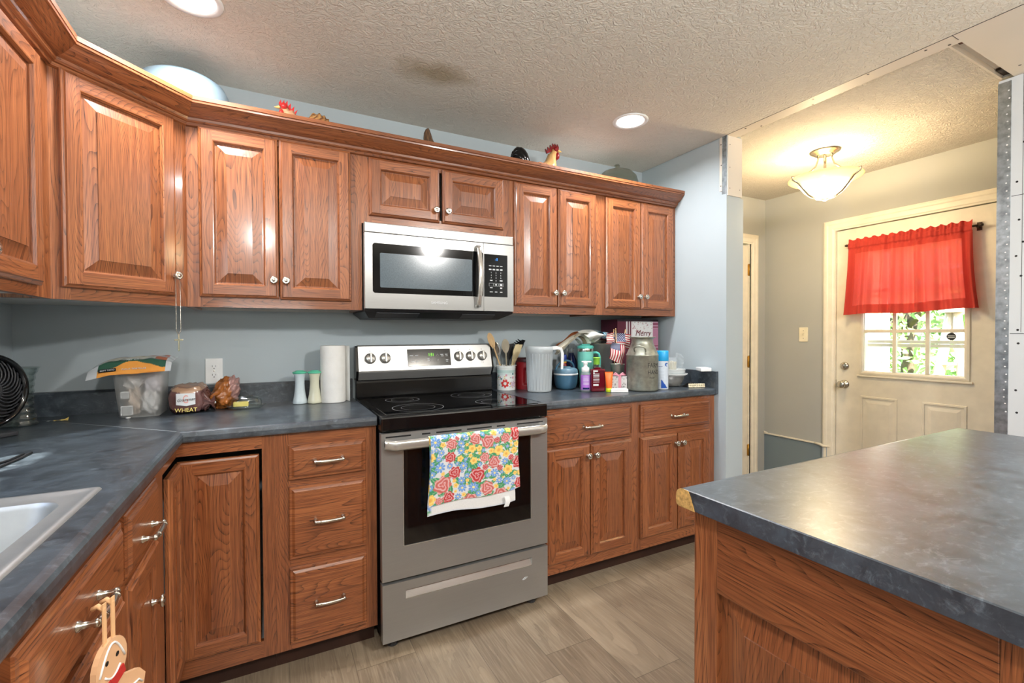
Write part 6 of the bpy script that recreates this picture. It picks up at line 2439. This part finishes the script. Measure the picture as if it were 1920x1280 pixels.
# white pitcher
PX, PY = 0.966, -0.262
tpi = thing('pitcher', 'tall frosted white plastic pitcher with a strap handle', 'pitcher', (PX, PY, CT))
mb = MB()
pf = [(0.0001, 0.0008), (0.060, 0.0008), (0.0655, 0.004), (0.0672, 0.012), (0.0745, 0.218), (0.0770, 0.2195), (0.0780, 0.2515), (0.0765, 0.253), (0.0745, 0.250), (0.0725, 0.21), (0.0650, 0.012), (0.0001, 0.010)]
mb.lathe(pf, (PX, PY, CT), 64)
for k in range(24):
    a = 2 * PI * k / 24
    c, s_ = math.cos(a), math.sin(a)
    mb.tube([(PX + 0.0672 * c, PY + 0.0672 * s_, CT + 0.015), (PX + 0.0742 * c, PY + 0.0742 * s_, CT + 0.214)], 0.0012, 4)
build('jug', mb, 'pitcher_plastic', tpi)
mb = MB()
hd = Vector((0.90, -0.42, 0)).normalized()
hs_ = Vector((-hd.y, hd.x, 0))
hp_ = [(0.070, 0.243, 0.010), (0.100, 0.246, 0.009), (0.122, 0.240, 0.008), (0.130, 0.215, 0.0075), (0.129, 0.160, 0.007), (0.127, 0.125, 0.006)]
vs, fs = [], []
for i, (r, z, h) in enumerate(hp_):
    p = Vector((PX, PY, CT)) + hd * r + Z_ * z
    nrm = Z_ if i < 2 else ((hd + Z_).normalized() if i == 2 else hd)
    for (sx_, sn) in ((-0.012, -h), (0.012, -h), (0.012, h), (-0.012, h)):
        vs.append(p + hs_ * sx_ + nrm * sn)
for i in range(len(hp_) - 1):
    for k in range(4):
        j = (k + 1) % 4
        fs.append((i * 4 + k, i * 4 + j, (i + 1) * 4 + j, (i + 1) * 4 + k))
fs += [(3, 2, 1, 0), tuple(4 * (len(hp_) - 1) + k for k in range(4))]
mb.add(vs, fs, 0)
build('handle', mb, 'plastic_white', tpi)

# blue insulated food pot with a looped handle
QX, QY = 1.172, -0.222
tq = thing('food_pot', 'round blue insulated pot with a loop handle, right of the pitcher', 'pot', (QX, QY, CT))
mb = MB()
mb.lathe([(0.0001, 0.001), (0.050, 0.001), (0.058, 0.008), (0.066, 0.030), (0.0685, 0.060), (0.0690, 0.084)], (QX, QY, CT), 48)
build('body', mb, 'pot_blue', tq)
mb = MB()
mb.lathe([(0.0700, 0.083), (0.0715, 0.085), (0.0715, 0.091), (0.0695, 0.093)], (QX, QY, CT), 48)
build('rim', mb, 'plastic_white', tq)
mb = MB()
mb.lathe([(0.0700, 0.092), (0.0700, 0.108), (0.066, 0.117), (0.052, 0.123), (0.030, 0.126), (0.028, 0.132), (0.0001, 0.134)], (QX, QY, CT), 48)
build('lid', mb, 'pot_lid', tq)
mb = MB()
mb.tube([(QX + 0.066 * math.cos(a), QY + 0.010 - 0.012 * math.sin(a), CT + 0.105 + 0.062 * math.sin(a)) for a in [PI * k / 16 for k in range(17)]], 0.006, 8)
build('loop_handle', mb, 'pot_blue', tq)

# mint tumbler with lid and handle
TX, TY = 1.305, -0.235
tt = thing('tumbler', 'mint green steel tumbler with lid and side handle', 'tumbler', (TX, TY, CT))
mb = MB()
mb.lathe([(0.0001, 0.001), (0.034, 0.001), (0.036, 0.006), (0.038, 0.100), (0.046, 0.118), (0.0475, 0.218)], (TX, TY, CT), 40)
build('body', mb, 'tumbler_mint', tt)
mb = MB()
mb.lathe([(0.0475, 0.218), (0.0480, 0.220), (0.0480, 0.234), (0.0470, 0.236)], (TX, TY, CT), 40)
build('rim', mb, 'nickel', tt)
mb = MB()
mb.lathe([(0.0470, 0.235), (0.0485, 0.238), (0.0485, 0.250), (0.042, 0.254), (0.020, 0.256), (0.0001, 0.256)], (TX, TY, CT), 40)
mb.box(TX - 0.03, TX + 0.03, TY - 0.010, TY + 0.010, CT + 0.254, CT + 0.262, 0, None, 0.003)
build('lid', mb, 'lid_mint', tt)
mb = MB()
h2 = Vector((0.88, -0.48, 0)).normalized()
mb.tube([Vector((TX, TY, CT)) + h2 * r + Z_ * z for r, z in ((0.045, 0.210), (0.066, 0.212), (0.080, 0.204), (0.086, 0.180), (0.086, 0.110), (0.078, 0.086), (0.058, 0.080), (0.040, 0.080))], 0.0068, 10)
build('handle', mb, 'lid_mint', tt)

# navy spray bottle behind
tsb = thing('spray_bottle', 'navy cleaning spray bottle with a pale trigger, behind the tumbler', 'spray bottle', (1.295, -0.100, CT))
mb = MB()
mb.lathe([(0.0001, 0.001), (0.034, 0.001), (0.036, 0.006), (0.036, 0.12), (0.033, 0.16), (0.018, 0.195), (0.015, 0.21)], (1.295, -0.100, CT), 32)
build('bottle', mb, 'navy', tsb)
mb = MB()
mb.lathe([(0.017, 0.205), (0.017, 0.225), (0.012, 0.232)], (1.295, -0.100, CT), 20)
mb.box(1.270, 1.318, -0.112, -0.088, CT + 0.230, CT + 0.262, 0, None, 0.006)
mb.poly([(1.272, -0.104, CT + 0.236), (1.262, -0.104, CT + 0.232), (1.256, -0.104, CT + 0.190), (1.264, -0.104, CT + 0.188)], (0, 1, 0), 0.008)
build('trigger', mb, 'milky_plastic', tsb)
# small red bottle with blue cap
trb = thing('sauce_bottle', 'small red bottle with a blue cap and yellow collar, behind the blue pot', 'bottle', (1.236, -0.110, CT))
mb = MB()
mb.lathe([(0.0001, 0.001), (0.022, 0.001), (0.024, 0.006), (0.024, 0.10), (0.015, 0.13), (0.012, 0.145)], (1.236, -0.110, CT), 24)
build('bottle', mb, 'canister_red', trb)
mb = MB()
mb.lathe([(0.0145, 0.145), (0.0145, 0.163), (0.012, 0.165)], (1.236, -0.110, CT), 20)
build('collar', mb, 'yellow_cap', trb)
mb = MB()
mb.lathe([(0.0155, 0.165), (0.0155, 0.192), (0.013, 0.196), (0.0001, 0.196)], (1.236, -0.110, CT), 20)
build('cap', mb, 'blue_cap', trb)

# stainless stock pot
SPX, SPY = 1.480, -0.130
tsp = thing('stock_pot', 'tall stainless stock pot behind the small flags', 'pot', (SPX, SPY, CT))
mb = MB()
mb.lathe([(0.0001, 0.001), (0.092, 0.001), (0.096, 0.005), (0.096, 0.255), (0.1, 0.259), (0.1, 0.262), (0.095, 0.262), (0.093, 0.010)], (SPX, SPY, CT), 56)
build('body', mb, 'stainless_bright', tsp)
mb = MB()
mb.lathe([(0.099, 0.262), (0.099, 0.266), (0.07, 0.283), (0.02, 0.292), (0.0001, 0.292)], (SPX, SPY, CT), 56)
build('lid', mb, 'smoky_glass', tsp)

# folded place mats and cloth lying over the tumbler and the pot
tpm = thing('placemat_bundle', 'bundle of folded beige place mats fanned out over the mint tumbler', 'place mats', (1.27, -0.235, CT + 0.262))


def arch(pts, v, wy, y0, skew=0.0):
    n = len(pts) - 1

    def f(u, vv):
        t = u * n
        i = min(n - 1, int(t))
        q = t - i
        p0, p1, p2, p3 = pts[max(0, i - 1)], pts[i], pts[i + 1], pts[min(n, i + 2)]
        cr = lambda a, b, c, d: 0.5 * ((2 * b) + (-a + c) * q + (2 * a - 5 * b + 4 * c - d) * q * q + (-a + 3 * b - 3 * c + d) * q ** 3)
        return (cr(p0[0], p1[0], p2[0], p3[0]) + skew * vv, y0 + wy * vv, cr(p0[1], p1[1], p2[1], p3[1]))
    return f


lay = [((1.080, 1.160), (1.160, 1.215), (1.235, 1.262), (1.300, 1.258), (1.335, 1.215)),
       ((1.095, 1.178), (1.165, 1.222), (1.235, 1.256), (1.290, 1.248), (1.318, 1.208)),
       ((1.110, 1.172), (1.170, 1.208), (1.230, 1.246), (1.275, 1.238), (1.300, 1.206)),
       ((1.120, 1.196), (1.180, 1.224), (1.240, 1.268), (1.300, 1.272), (1.340, 1.236)),
       ((1.112, 1.144), (1.165, 1.178), (1.200, 1.215), (1.250, 1.232), (1.285, 1.206))]
cols = ((0.30, 0.27, 0.20), (0.62, 0.58, 0.48), (0.30, 0.20, 0.12), (0.26, 0.08, 0.03), (0.66, 0.64, 0.56))
for k, (pts, c) in enumerate(zip(lay, cols)):
    mb = MB()
    mb.grid(28, 6, arch(pts, 0, 0.035, -0.290 + 0.016 * k, -0.012 * (k % 2)), 0, lambda u, v, c=c: c)
    mb.grid(28, 6, arch([(x, z - 0.005) for x, z in pts], 0, 0.035, -0.291 + 0.016 * k, -0.012 * (k % 2)), 0, lambda u, v, c=c: tuple(min(1, q * 1.5 + 0.1) for q in c))
    build('mat_layer', mb, 'paint_cloth', tpm)
mb = MB()
top_pts = ((1.245, 1.272), (1.290, 1.284), (1.345, 1.284), (1.395, 1.266))
bot_pts = ((1.320, 1.204), (1.335, 1.206), (1.370, 1.214), (1.405, 1.240))
ft_, fb_ = arch(top_pts, 0, 0.06, -0.290), arch(bot_pts, 0, 0.06, -0.300)


def wrap(u, v):
    a, b = Vector(ft_(u, 0)), Vector(fb_(u, 0))
    p = a.lerp(b, v)
    p.y += 0.05 - 0.055 * math.sin(PI * min(1, v * 1.1)) + 0.008 * math.sin(u * 7 + v * 5)
    return p


mb.grid(24, 16, wrap, 0, lambda u, v: (0.66, 0.66, 0.61) if math.sin(u * 9 + v * 6) > -0.6 else (0.54, 0.55, 0.52))
build('outer_fold', mb, 'paint_cloth', tpm)
tbc = thing('striped_cloth', 'rolled blue and white striped cloth on the stock pot lid', 'cloth', (1.48, -0.22, CT + 0.295))
mb = MB()
P0, P1 = Vector((1.388, -0.262, CT + 0.316)), Vector((1.500, -0.215, CT + 0.312))
dr = (P1 - P0).normalized()
sdv = dr.cross(Z_)


def roll(u, v):
    a = v * 2 * PI
    r = 0.026 + 0.004 * math.sin(u * 9 + 2 * a) - 0.006 * u
    return P0 + dr * (0.118 * u) + sdv * (r * 1.15 * math.cos(a)) + Z_ * (r * 0.78 * math.sin(a))


mb.grid(36, 28, roll, 0, lambda u, v: (0.12, 0.36, 0.54) if math.sin(u * 30 + 1) > -0.2 else (0.55, 0.62, 0.68))
build('cloth', mb, 'paint_cloth', tbc)

# little flags in a galvanised pail
GX, GY = 1.452, -0.352
tgp = thing('galvanised_pail', 'small galvanised pail holding three flags', 'pail', (GX, GY, CT))
mb = MB()
mb.lathe([(0.0001, 0.001), (0.034, 0.001), (0.035, 0.004), (0.040, 0.138), (0.0425, 0.141), (0.0425, 0.145), (0.039, 0.145), (0.034, 0.008)], (GX, GY, CT), 36)
build('pail', mb, 'galv', tgp)


def flag(lab, stick_b, stick_t, q, canton, cz):
    """q: corners hoist-top, hoist-bottom, fly-top, fly-bottom"""
    t = thing('flag', lab, 'flag', tuple(stick_b), 0, 'small American flags in the pail')
    m_ = MB()
    m_.tube([stick_b, stick_t], 0.0022, 8)
    m_.lathe([(0.0001, -0.001), (0.0035, 0.002), (0.0026, 0.006), (0.0001, 0.009)], stick_t, 10, 0, True, (Vector(stick_t) - Vector(stick_b)))
    build('stick', m_, 'wood_light', t)
    H0, H1, F0, F1 = [Vector(p) for p in q]

    def f(u, v):
        p = H0.lerp(F0, u).lerp(H1.lerp(F1, u), v)
        p.y += 0.006 * math.sin(u * 6 + v * 2.5) + 0.004 * math.sin(v * 7)
        p.z += 0.003 * math.sin(u * 5)
        return p

    def c(u, v):
        if u < canton and v < cz:
            uu, vv = (u / canton * 6) % 1, (v / cz * 9) % 1
            off = 0.5 if int(v / cz * 9) % 2 else 0.0
            uu = (u / canton * 6 + off) % 1
            if (uu - 0.5) ** 2 + (vv - 0.5) ** 2 < 0.055: return (0.72, 0.72, 0.74)
            return (0.040, 0.050, 0.13)
        return (0.40, 0.035, 0.05) if int(v * 13) % 2 == 0 else (0.76, 0.72, 0.66)
    m_ = MB()
    m_.grid(90, 78, f, 0, c)
    build('banner', m_, 'paint_cloth', t)


wx = lambda px: 1.370 + (px - 1147) * 0.0040
wz = lambda py: 1.262 - (py - 625) * 0.00314
flag('small American flag drooping in front, its stripes hanging down over the pail', (GX - 0.008, -0.365, CT + 0.02), (wx(1157.5), -0.385, wz(618)),
     ((wx(1148), -0.402, wz(641)), (wx(1173), -0.398, wz(647)), (wx(1139), -0.412, wz(669)), (wx(1166), -0.410, wz(683))), 0.42, 0.62)
flag('small American flag with its star field spread wide, behind the drooping one', (GX + 0.010, -0.345, CT + 0.02), (wx(1179), -0.368, wz(620)),
     ((wx(1160), -0.372, wz(625)), (wx(1162), -0.374, wz(651)), (wx(1189), -0.372, wz(626)), (wx(1186), -0.376, wz(654))), 0.62, 0.60)
flag('small American flag showing only its striped end, at the left behind the others', (GX - 0.004, -0.335, CT + 0.02), (wx(1160), -0.355, wz(620)),
     ((wx(1162), -0.362, wz(624)), (wx(1160), -0.364, wz(648)), (wx(1146), -0.362, wz(624)), (wx(1145), -0.366, wz(643))), 0.15, 0.5)

# galvanised milk can
CX2, CY2 = 1.508, -0.500
tmc = thing('milk_can', 'galvanised milk can with a wide neck and black lettering', 'milk can', (CX2, CY2, CT))
mb = MB()
mb.lathe([(0.0001, 0.001), (0.082, 0.001), (0.0870, 0.006), (0.0885, 0.012), (0.0885, 0.196), (0.0900, 0.199), (0.0900, 0.204), (0.0870, 0.207), (0.0640, 0.262), (0.0600, 0.272),
          (0.0590, 0.290), (0.0640, 0.298), (0.0740, 0.301), (0.0745, 0.304), (0.0700, 0.305), (0.055, 0.300), (0.054, 0.270)], (CX2, CY2, CT), 64)
build('body', mb, 'galv', tmc)
vd = Vector((CX2, CY2, 0)) - Vector((CAM_POS.x, CAM_POS.y, 0))
view_a = math.atan2(-vd.y, -vd.x)
for s in (-0.15, PI - 0.15):
    a = view_a + s
    ca, sa = math.cos(a), math.sin(a)
    tx, ty = -sa, ca
    mb = MB()
    pts = []
    for (o, r, z) in ((-0.030, 0.078, 0.226), (-0.030, 0.094, 0.240), (-0.022, 0.102, 0.250), (0.0, 0.105, 0.254), (0.022, 0.102, 0.250), (0.030, 0.094, 0.240), (0.030, 0.078, 0.226)):
        pts.append((CX2 + r * ca + o * tx, CY2 + r * sa + o * ty, CT + z))
    mb.tube(pts, 0.0048, 8)
    build('handle', mb, 'galv', tmc)
mb = MB()
for (txt, sz, z) in (('FARM', 0.036, 0.146), ('HAND', 0.032, 0.108), ('FRESH', 0.015, 0.078)):
    vs, fs = text_geo(txt, sz, 0.0002, 0.85)
    wl = max(v[0] for v in vs) - min(v[0] for v in vs)
    R = 0.0890
    a0 = view_a + 0.35 + (0.5 * wl / R if txt != 'FRESH' else 0.10 + 0.5 * wl / R)
    mb.add([(CX2 + (R + v[2]) * math.cos(a0 + v[0] / R), CY2 + (R + v[2]) * math.sin(a0 + v[0] / R), CT + z + v[1]) for v in vs], fs, 0)
build('lettering', mb, 'print_dark', tmc)

# foaming soap pump
UX, UY = 1.192, -0.388
tsq = thing('soap_pump', 'clear pump bottle of soap with a purple label', 'soap bottle', (UX, UY, CT))
mb = MB()
mb.lathe([(0.0001, 0.001), (0.024, 0.001), (0.0262, 0.005), (0.0262, 0.098), (0.022, 0.108), (0.020, 0.112)], (UX, UY, CT), 32)
build('bottle', mb, 'milky_plastic', tsq)
mb = MB()
mb.lathe([(0.0268, 0.012), (0.0268, 0.093)], (UX, UY, CT), 32)
for k in range(7):
    mb.lathe([(0.0271, 0.040 + 0.007 * k), (0.0271, 0.0425 + 0.007 * k)], (UX, UY, CT), 10, 1, True, (0, 0, 1), None, None, 1, 1, 3.6, 4.9)
mb.lathe([(0.0271, 0.014), (0.0271, 0.024)], (UX, UY, CT), 10, 2, True, (0, 0, 1), None, None, 1, 1, 3.5, 5.0)
build('label', mb, ['label_purple', 'print_white', 'navy'], tsq)
mb = MB()
mb.lathe([(0.0205, 0.111), (0.0215, 0.113), (0.0215, 0.134), (0.012, 0.139), (0.010, 0.150), (0.0125, 0.153), (0.0125, 0.170), (0.0001, 0.173)], (UX, UY, CT), 28)
mb.obox((UX, UY, CT + 0.163), (0.85, -0.52, 0), Z_, (0.52, 0.85, 0), -0.022, 0.034, 0.0, 0.008, -0.009, 0.009, 0, None, 0.003)
build('pump', mb, 'plastic_white', tsq)

# dark red body wash
tbw = thing('body_wash', 'flat dark red bottle with white print, beside the soap pump', 'bottle', (1.248, -0.424, CT))
RU = Vector((0.93, -0.37, 0)).normalized()
RN = Vector((RU.y, -RU.x, 0))
RP = Vector((1.248, -0.424, CT))
mb = MB()
mb.obox(RP, RU, Z_, RN, -0.041, 0.041, 0.0008, 0.128, -0.022, 0.022, 0, None, 0.008)
mb.obox(RP, RU, Z_, RN, -0.018, 0.018, 0.128, 0.136, -0.012, 0.012, 0, None, 0.003)
build('bottle', mb, 'wash_red', tbw)
mb = MB()
for (z, w, h) in ((0.112, .026, .009), (0.100, .008, .010), (0.098, .034, .0035), (0.090, .034, .0035), (0.082, .034, .0035), (0.070, .034, .0035), (0.064, .034, .003), (0.054, .034, .0035), (0.034, .030, .011)):
    mb.obox(RP, RU, Z_, RN, -0.030, -0.030 + w, z, z + h, 0.0223, 0.0228)
build('print', mb, 'print_white', tbw)

# clear bottle with a green cap
tgb = thing('green_cap_bottle', 'clear bottle with a bright green cap, behind the dark red bottle', 'bottle', (1.300, -0.350, CT))
mb = MB()
mb.lathe([(0.0001, 0.001), (0.026, 0.001), (0.028, 0.005), (0.028, 0.125), (0.024, 0.140), (0.014, 0.148)], (1.300, -0.350, CT), 28)
build('bottle', mb, 'clear_glass', tgb)
mb = MB()
mb.lathe([(0.0175, 0.146), (0.0185, 0.150), (0.0185, 0.180), (0.022, 0.182), (0.022, 0.187), (0.0001, 0.189)], (1.300, -0.350, CT), 24)
build('cap', mb, 'cap_green', tgb)

# orange tube on its lime cap
ttu = thing('lotion_tube', 'orange lotion tube standing on its lime cap', 'tube', (1.290, -0.472, CT))
LU = Vector((0.90, -0.43, 0)).normalized()
LN = Vector((LU.y, -LU.x, 0))
LP = Vector((1.290, -0.472, CT))
mb = MB()
loops = []
for (z, rx, ry) in ((0.023, 0.0165, 0.0165), (0.030, 0.0175, 0.0165), (0.070, 0.0195, 0.012), (0.100, 0.0225, 0.005), (0.106, 0.0232, 0.0012), (0.113, 0.0235, 0.0010)):
    loops.append([LP + LU * (rx * math.cos(2 * PI * k / 28)) + LN * (ry * math.sin(2 * PI * k / 28)) + Z_ * z for k in range(28)])
loft(mb, loops, 0, True)
build('tube', mb, 'tube_orange', ttu)
mb = MB()
mb.lathe([(0.0001, 0.0008), (0.015, 0.0008), (0.0165, 0.002), (0.0165, 0.022), (0.0150, 0.023)], LP, 28)
build('cap', mb, 'cap_lime', ttu)

# gift box with pink ribbon
tgi = thing('gift_box', 'clear gift box with silver print and a pink ribbon, behind the orange tube', 'gift box', (1.392, -0.425, CT))
GP_ = Vector((1.392, -0.425, CT))
mb = MB()
random.seed(6)
spots = [(random.random(), random.random(), random.uniform(0.02, 0.06)) for _ in range(40)]
gcol = lambda u, v: (0.30, 0.29, 0.29) if any((u - a) ** 2 + (v - b) ** 2 < r * r for a, b, r in spots) else (0.62, 0.61, 0.60)
gw, gh, gd = 0.046, 0.080, 0.030
mb.grid(40, 30, lambda u, v: GP_ + LU * (-gw + 2 * gw * u) + LN * gd + Z_ * (0.001 + gh * v), 0, gcol)
mb.grid(20, 30, lambda u, v: GP_ + LU * gw + LN * (gd - 2 * gd * u) + Z_ * (0.001 + gh * v), 0, gcol)
mb.grid(20, 30, lambda u, v: GP_ - LU * gw + LN * (-gd + 2 * gd * u) + Z_ * (0.001 + gh * v), 0, gcol)
mb.grid(30, 20, lambda u, v: GP_ + LU * (-gw + 2 * gw * u) + LN * (gd - 2 * gd * v) + Z_ * (0.001 + gh), 0, gcol)
mb.grid(30, 20, lambda u, v: GP_ + LU * (gw - 2 * gw * u) - LN * gd + Z_ * (0.001 + gh * v), 0, gcol)
build('box', mb, 'paint_gloss', tgi)
mb = MB()
for (z0, z1) in ((0.001, 0.082),):
    mb.obox(GP_, LU, Z_, LN, -0.004, 0.012, z0, z1, gd, gd + 0.002)
    mb.obox(GP_, LU, Z_, LN, -0.004, 0.012, gh + 0.001, gh + 0.003, -gd, gd + 0.002)
for s in (-1, 1):
    mb.tube([GP_ + LU * 0.004 + LN * 0.015 + Z_ * (gh + 0.004), GP_ + LU * (0.004 + s * 0.022) + LN * 0.012 + Z_ * (gh + 0.018), GP_ + LU * (0.004 + s * 0.036) + LN * 0.012 + Z_ * (gh + 0.010), GP_ + LU * 0.004 + LN * 0.016 + Z_ * (gh + 0.005)], [0.004, 0.006, 0.006, 0.004], 6)
build('ribbon', mb, 'ribbon_pink', tgi)
mb = MB()
mb.obox((1.338, -0.500, CT), LU, Z_, LN, -0.050, 0.046, 0.0006, 0.019, -0.028, 0.024, 0, None, 0.002)
tag(build('soap_carton', mb, 'box_white', None, (1.338, -0.500, CT)), 'small flat white carton lying in front of the gift box', 'carton')

# aerosol can
AX, AY = 1.648, -0.518
tae = thing('aerosol_can', 'white aerosol can with a bright blue cap, right of the milk can', 'spray can', (AX, AY, CT))
mb = MB()


def aero(a, h, r):
    da = (a - view_a + PI) % (2 * PI) - PI
    x = da * 0.032
    if h < 0.008: return (0.70, 0.74, 0.78)
    if h < 0.058 and x > -0.010 and h < 0.062 - (x + 0.010) * 1.4: return (0.02, 0.09, 0.42)
    if abs(h - 0.132) < 0.0016 and x < -0.002: return (0.03, 0.06, 0.28)
    if (x - 0.022) ** 2 + (h - 0.145) ** 2 < 0.011 ** 2 and (x - 0.026) ** 2 + (h - 0.143) ** 2 > 0.006 ** 2: return (0.03, 0.12, 0.45)
    if 0.02 < h < 0.12 and x < 0.006 and int(h * 480) % 3 == 0: return (0.55, 0.63, 0.74)
    return (0.66, 0.74, 0.84)


mb.lathe([(0.0001, 0.001), (0.030, 0.001), (0.032, 0.003)] + [(0.032, 0.004 + 0.158 * k / 60) for k in range(61)] + [(0.029, 0.168)], (AX, AY, CT), 120, 0, True, (0, 0, 1), None, aero)
build('can', mb, 'paint_gloss', tae)
mb = MB()
mb.lathe([(0.0325, 0.166), (0.033, 0.169), (0.0325, 0.220), (0.0305, 0.224), (0.0001, 0.225)], (AX, AY, CT), 40)
build('cap', mb, 'spray_blue', tae)

# bowl with pans and a tray stacked on it
SX_, SY_ = 1.815, -0.432
tbo = thing('mixing_bowl', 'small stainless mixing bowl under the stacked pans at the right end', 'bowl', (SX_, SY_, CT))
mb = MB()
mb.lathe([(0.0001, 0.001), (0.038, 0.001), (0.050, 0.010), (0.064, 0.034), (0.072, 0.064), (0.076, 0.066), (0.076, 0.068), (0.070, 0.066), (0.060, 0.034), (0.046, 0.012), (0.0001, 0.006)], (SX_, SY_, CT), 48)
build('bowl', mb, 'stainless_bright', tbo)
mb = MB()
mb.lathe([(0.0001, 0.0685), (0.078, 0.0685), (0.082, 0.071), (0.090, 0.078), (0.089, 0.080), (0.080, 0.075), (0.0001, 0.0725)], (SX_, SY_, CT), 44)
tag(build('plate', mb, 'plastic_white', None, (SX_, SY_, CT + 0.0685)), 'white plate lying on the stainless bowl', 'plate')
mb = MB()
mb.lathe([(0.0001, 0.0805), (0.070, 0.0805), (0.074, 0.083), (0.078, 0.104), (0.080, 0.105), (0.080, 0.107), (0.075, 0.106), (0.071, 0.086), (0.0001, 0.0845)], (SX_, SY_, CT), 44, 0, True, (0, 0, 1), None,
         lambda a, h, r: (0.62, 0.66, 0.66) if math.sin(a * 37 + h * 900) * math.sin(a * 23 - r * 700) < 0.72 else (0.14, 0.18, 0.2))
tag(build('enamel_pan', mb, 'paint_gloss', None, (SX_, SY_, CT + 0.0805)), 'speckled grey enamel pan on top of the plate', 'pan')
mb = MB()
mb.obox((1.873, -0.545, CT + 0.0985), (0.87, -0.49, 0), Z_, (0.49, 0.87, 0), 0.026, 0.088, 0.0, 0.022, -0.045, 0.045, 0, None, 0.004)
tag(build('foam_tray', mb, 'plastic_white', None, (1.873, -0.545, CT + 0.0985)), 'white foam tray sticking out to the right of the enamel pan', 'tray')
tcu2 = thing('plastic_cup', 'clear cup of cream coloured packets standing in the enamel pan', 'cup', (SX_ - 0.010, SY_, CT + 0.0855))
mb = MB()
mb.lathe([(0.0001, 0.086), (0.030, 0.086), (0.032, 0.090), (0.036, 0.175), (0.035, 0.176), (0.031, 0.092)], (SX_ - 0.010, SY_, CT), 32)
build('cup', mb, 'clear_film', tcu2)
random.seed(14)
for k in range(5):
    mb = MB()
    a = random.uniform(-0.5, 0.5)
    mb.obox((SX_ - 0.030 + 0.010 * k, SY_ - 0.006 + 0.004 * (k % 2), CT + 0.092), (math.cos(a), 0, 0.0), (0.06 * (k - 2), 0, 1), (0, -1, 0), -0.006, 0.006, 0, 0.055 + 0.004 * (k % 3), -0.010, 0.010, 0, None, 0.002)
    build('packet', mb, 'cream', tcu2)
mb = MB()
mb.grid(14, 16, lambda u, v: (SX_ + 0.030 + 0.034 * u + crumple((u, v, 1), 0.010, 4), SY_ - 0.010 + 0.02 * math.sin(u * 5) + crumple((u, v, 2), 0.012, 5), CT + 0.1065 + 0.086 * v + 0.012 * math.sin(u * 4)), 0)
tag(build('plastic_bag', mb, 'clear_film', None, (SX_ + 0.045, SY_, CT + 0.107)), 'crumpled clear plastic bag beside the cup of packets', 'bag')
# bead trivet and a black cloth at the end of the counter
tbt = thing('bead_bracelet', 'row of cream beads lying at the right end of the counter', 'beads', (1.87, -0.545, CT))
for k in range(9):
    for r_ in range(2):
        mb = MB()
        mb.lathe([(0.0001, -0.0062), (0.0045, -0.0055), (0.0060, 0), (0.0045, 0.0055), (0.0001, 0.0062)], (1.834 + 0.0108 * k, -0.548 - 0.004 * k + 0.002 * r_, CT + 0.0068 + 0.0122 * r_), 12, 0)
        build('bead', mb, 'cream', tbt)
mb = MB()
mb.grid(20, 14, lambda u, v: (1.850 + 0.085 * u, -0.500 + 0.055 * (v - 0.5) - 0.02 * u, CT + 0.001 + 0.028 * math.sin(PI * u) ** 0.6 * math.sin(PI * v) ** 0.6 + crumple((u, v, 3), 0.008, 5) * math.sin(PI * u)), 0)
tag(build('scrub_cloth', mb, 'black_matte', None, (1.89, -0.505, CT)), 'crumpled black cloth behind the cream beads', 'cloth')

# printed holiday box at the wall
tx = thing('holiday_box', 'tall maroon holiday box printed Merry, under the end wall cabinet', 'box', (1.765, -0.115, CT))
bx0, bx1, by0, bz1 = 1.585, 1.935, -0.195, 1.352
mb = MB()
random.seed(19)
specks = [(random.random(), random.random(), random.uniform(0.008, 0.03)) for _ in range(90)]


def boxcol(u, v):
    x = u * (bx1 - bx0)
    z = v
    if z > 0.965: return (0.035, 0.010, 0.020)
    if u < 0.18: return (0.085, 0.004, 0.020)
    if u < 0.36: return (0.66, 0.62, 0.62) if (int((u - 0.18) / 0.03) % 2 == 1 and z > 0.70) else (0.10, 0.006, 0.025)
    if u < 0.86:
        if z > 0.70:
            for a, b, r in specks:
                if ((u - 0.36) / 0.5 - a) ** 2 + ((z - 0.70) / 0.26 - b) ** 2 < r * r and b > 0.35: return (0.30, 0.05, 0.08)
            return (0.70, 0.70, 0.70)
        return (0.62, 0.60, 0.60)
    if 0.60 < z < 0.86: return (0.42, 0.18, 0.28)
    return (0.26, 0.06, 0.12) if int(z * 60) % 3 else (0.50, 0.30, 0.38)


mb.grid(90, 110, lambda u, v: (bx0 + (bx1 - bx0) * u, by0, CT + 0.001 + (bz1 - CT) * v), 0, boxcol)
dk = lambda u, v: (0.07, 0.004, 0.018)
mb.grid(2, 2, lambda u, v: (bx0, -0.03 + (by0 + 0.03) * u, CT + 0.001 + (bz1 - CT) * v), 0, dk)
mb.grid(2, 2, lambda u, v: (bx1, by0 + (-0.03 - by0) * u, CT + 0.001 + (bz1 - CT) * v), 0, dk)
mb.grid(2, 2, lambda u, v: (bx0 + (bx1 - bx0) * u, by0 + (-0.03 - by0) * v, CT + 0.001 + bz1 - CT), 0, dk)
mb.grid(2, 2, lambda u, v: (bx1 + (bx0 - bx1) * u, -0.03, CT + 0.001 + (bz1 - CT) * v), 0, dk)
build('box', mb, 'paint', tx)
mb = MB()
put_text(mb, 'Merry', 0.054, (bx0 + 0.215, by0 - 0.0006, 1.263), Vector((1, 0, 0)), Z_, -Y_, 0, 1.0, 0.0004, 0.25)
build('lettering', mb, 'maroon', tx)
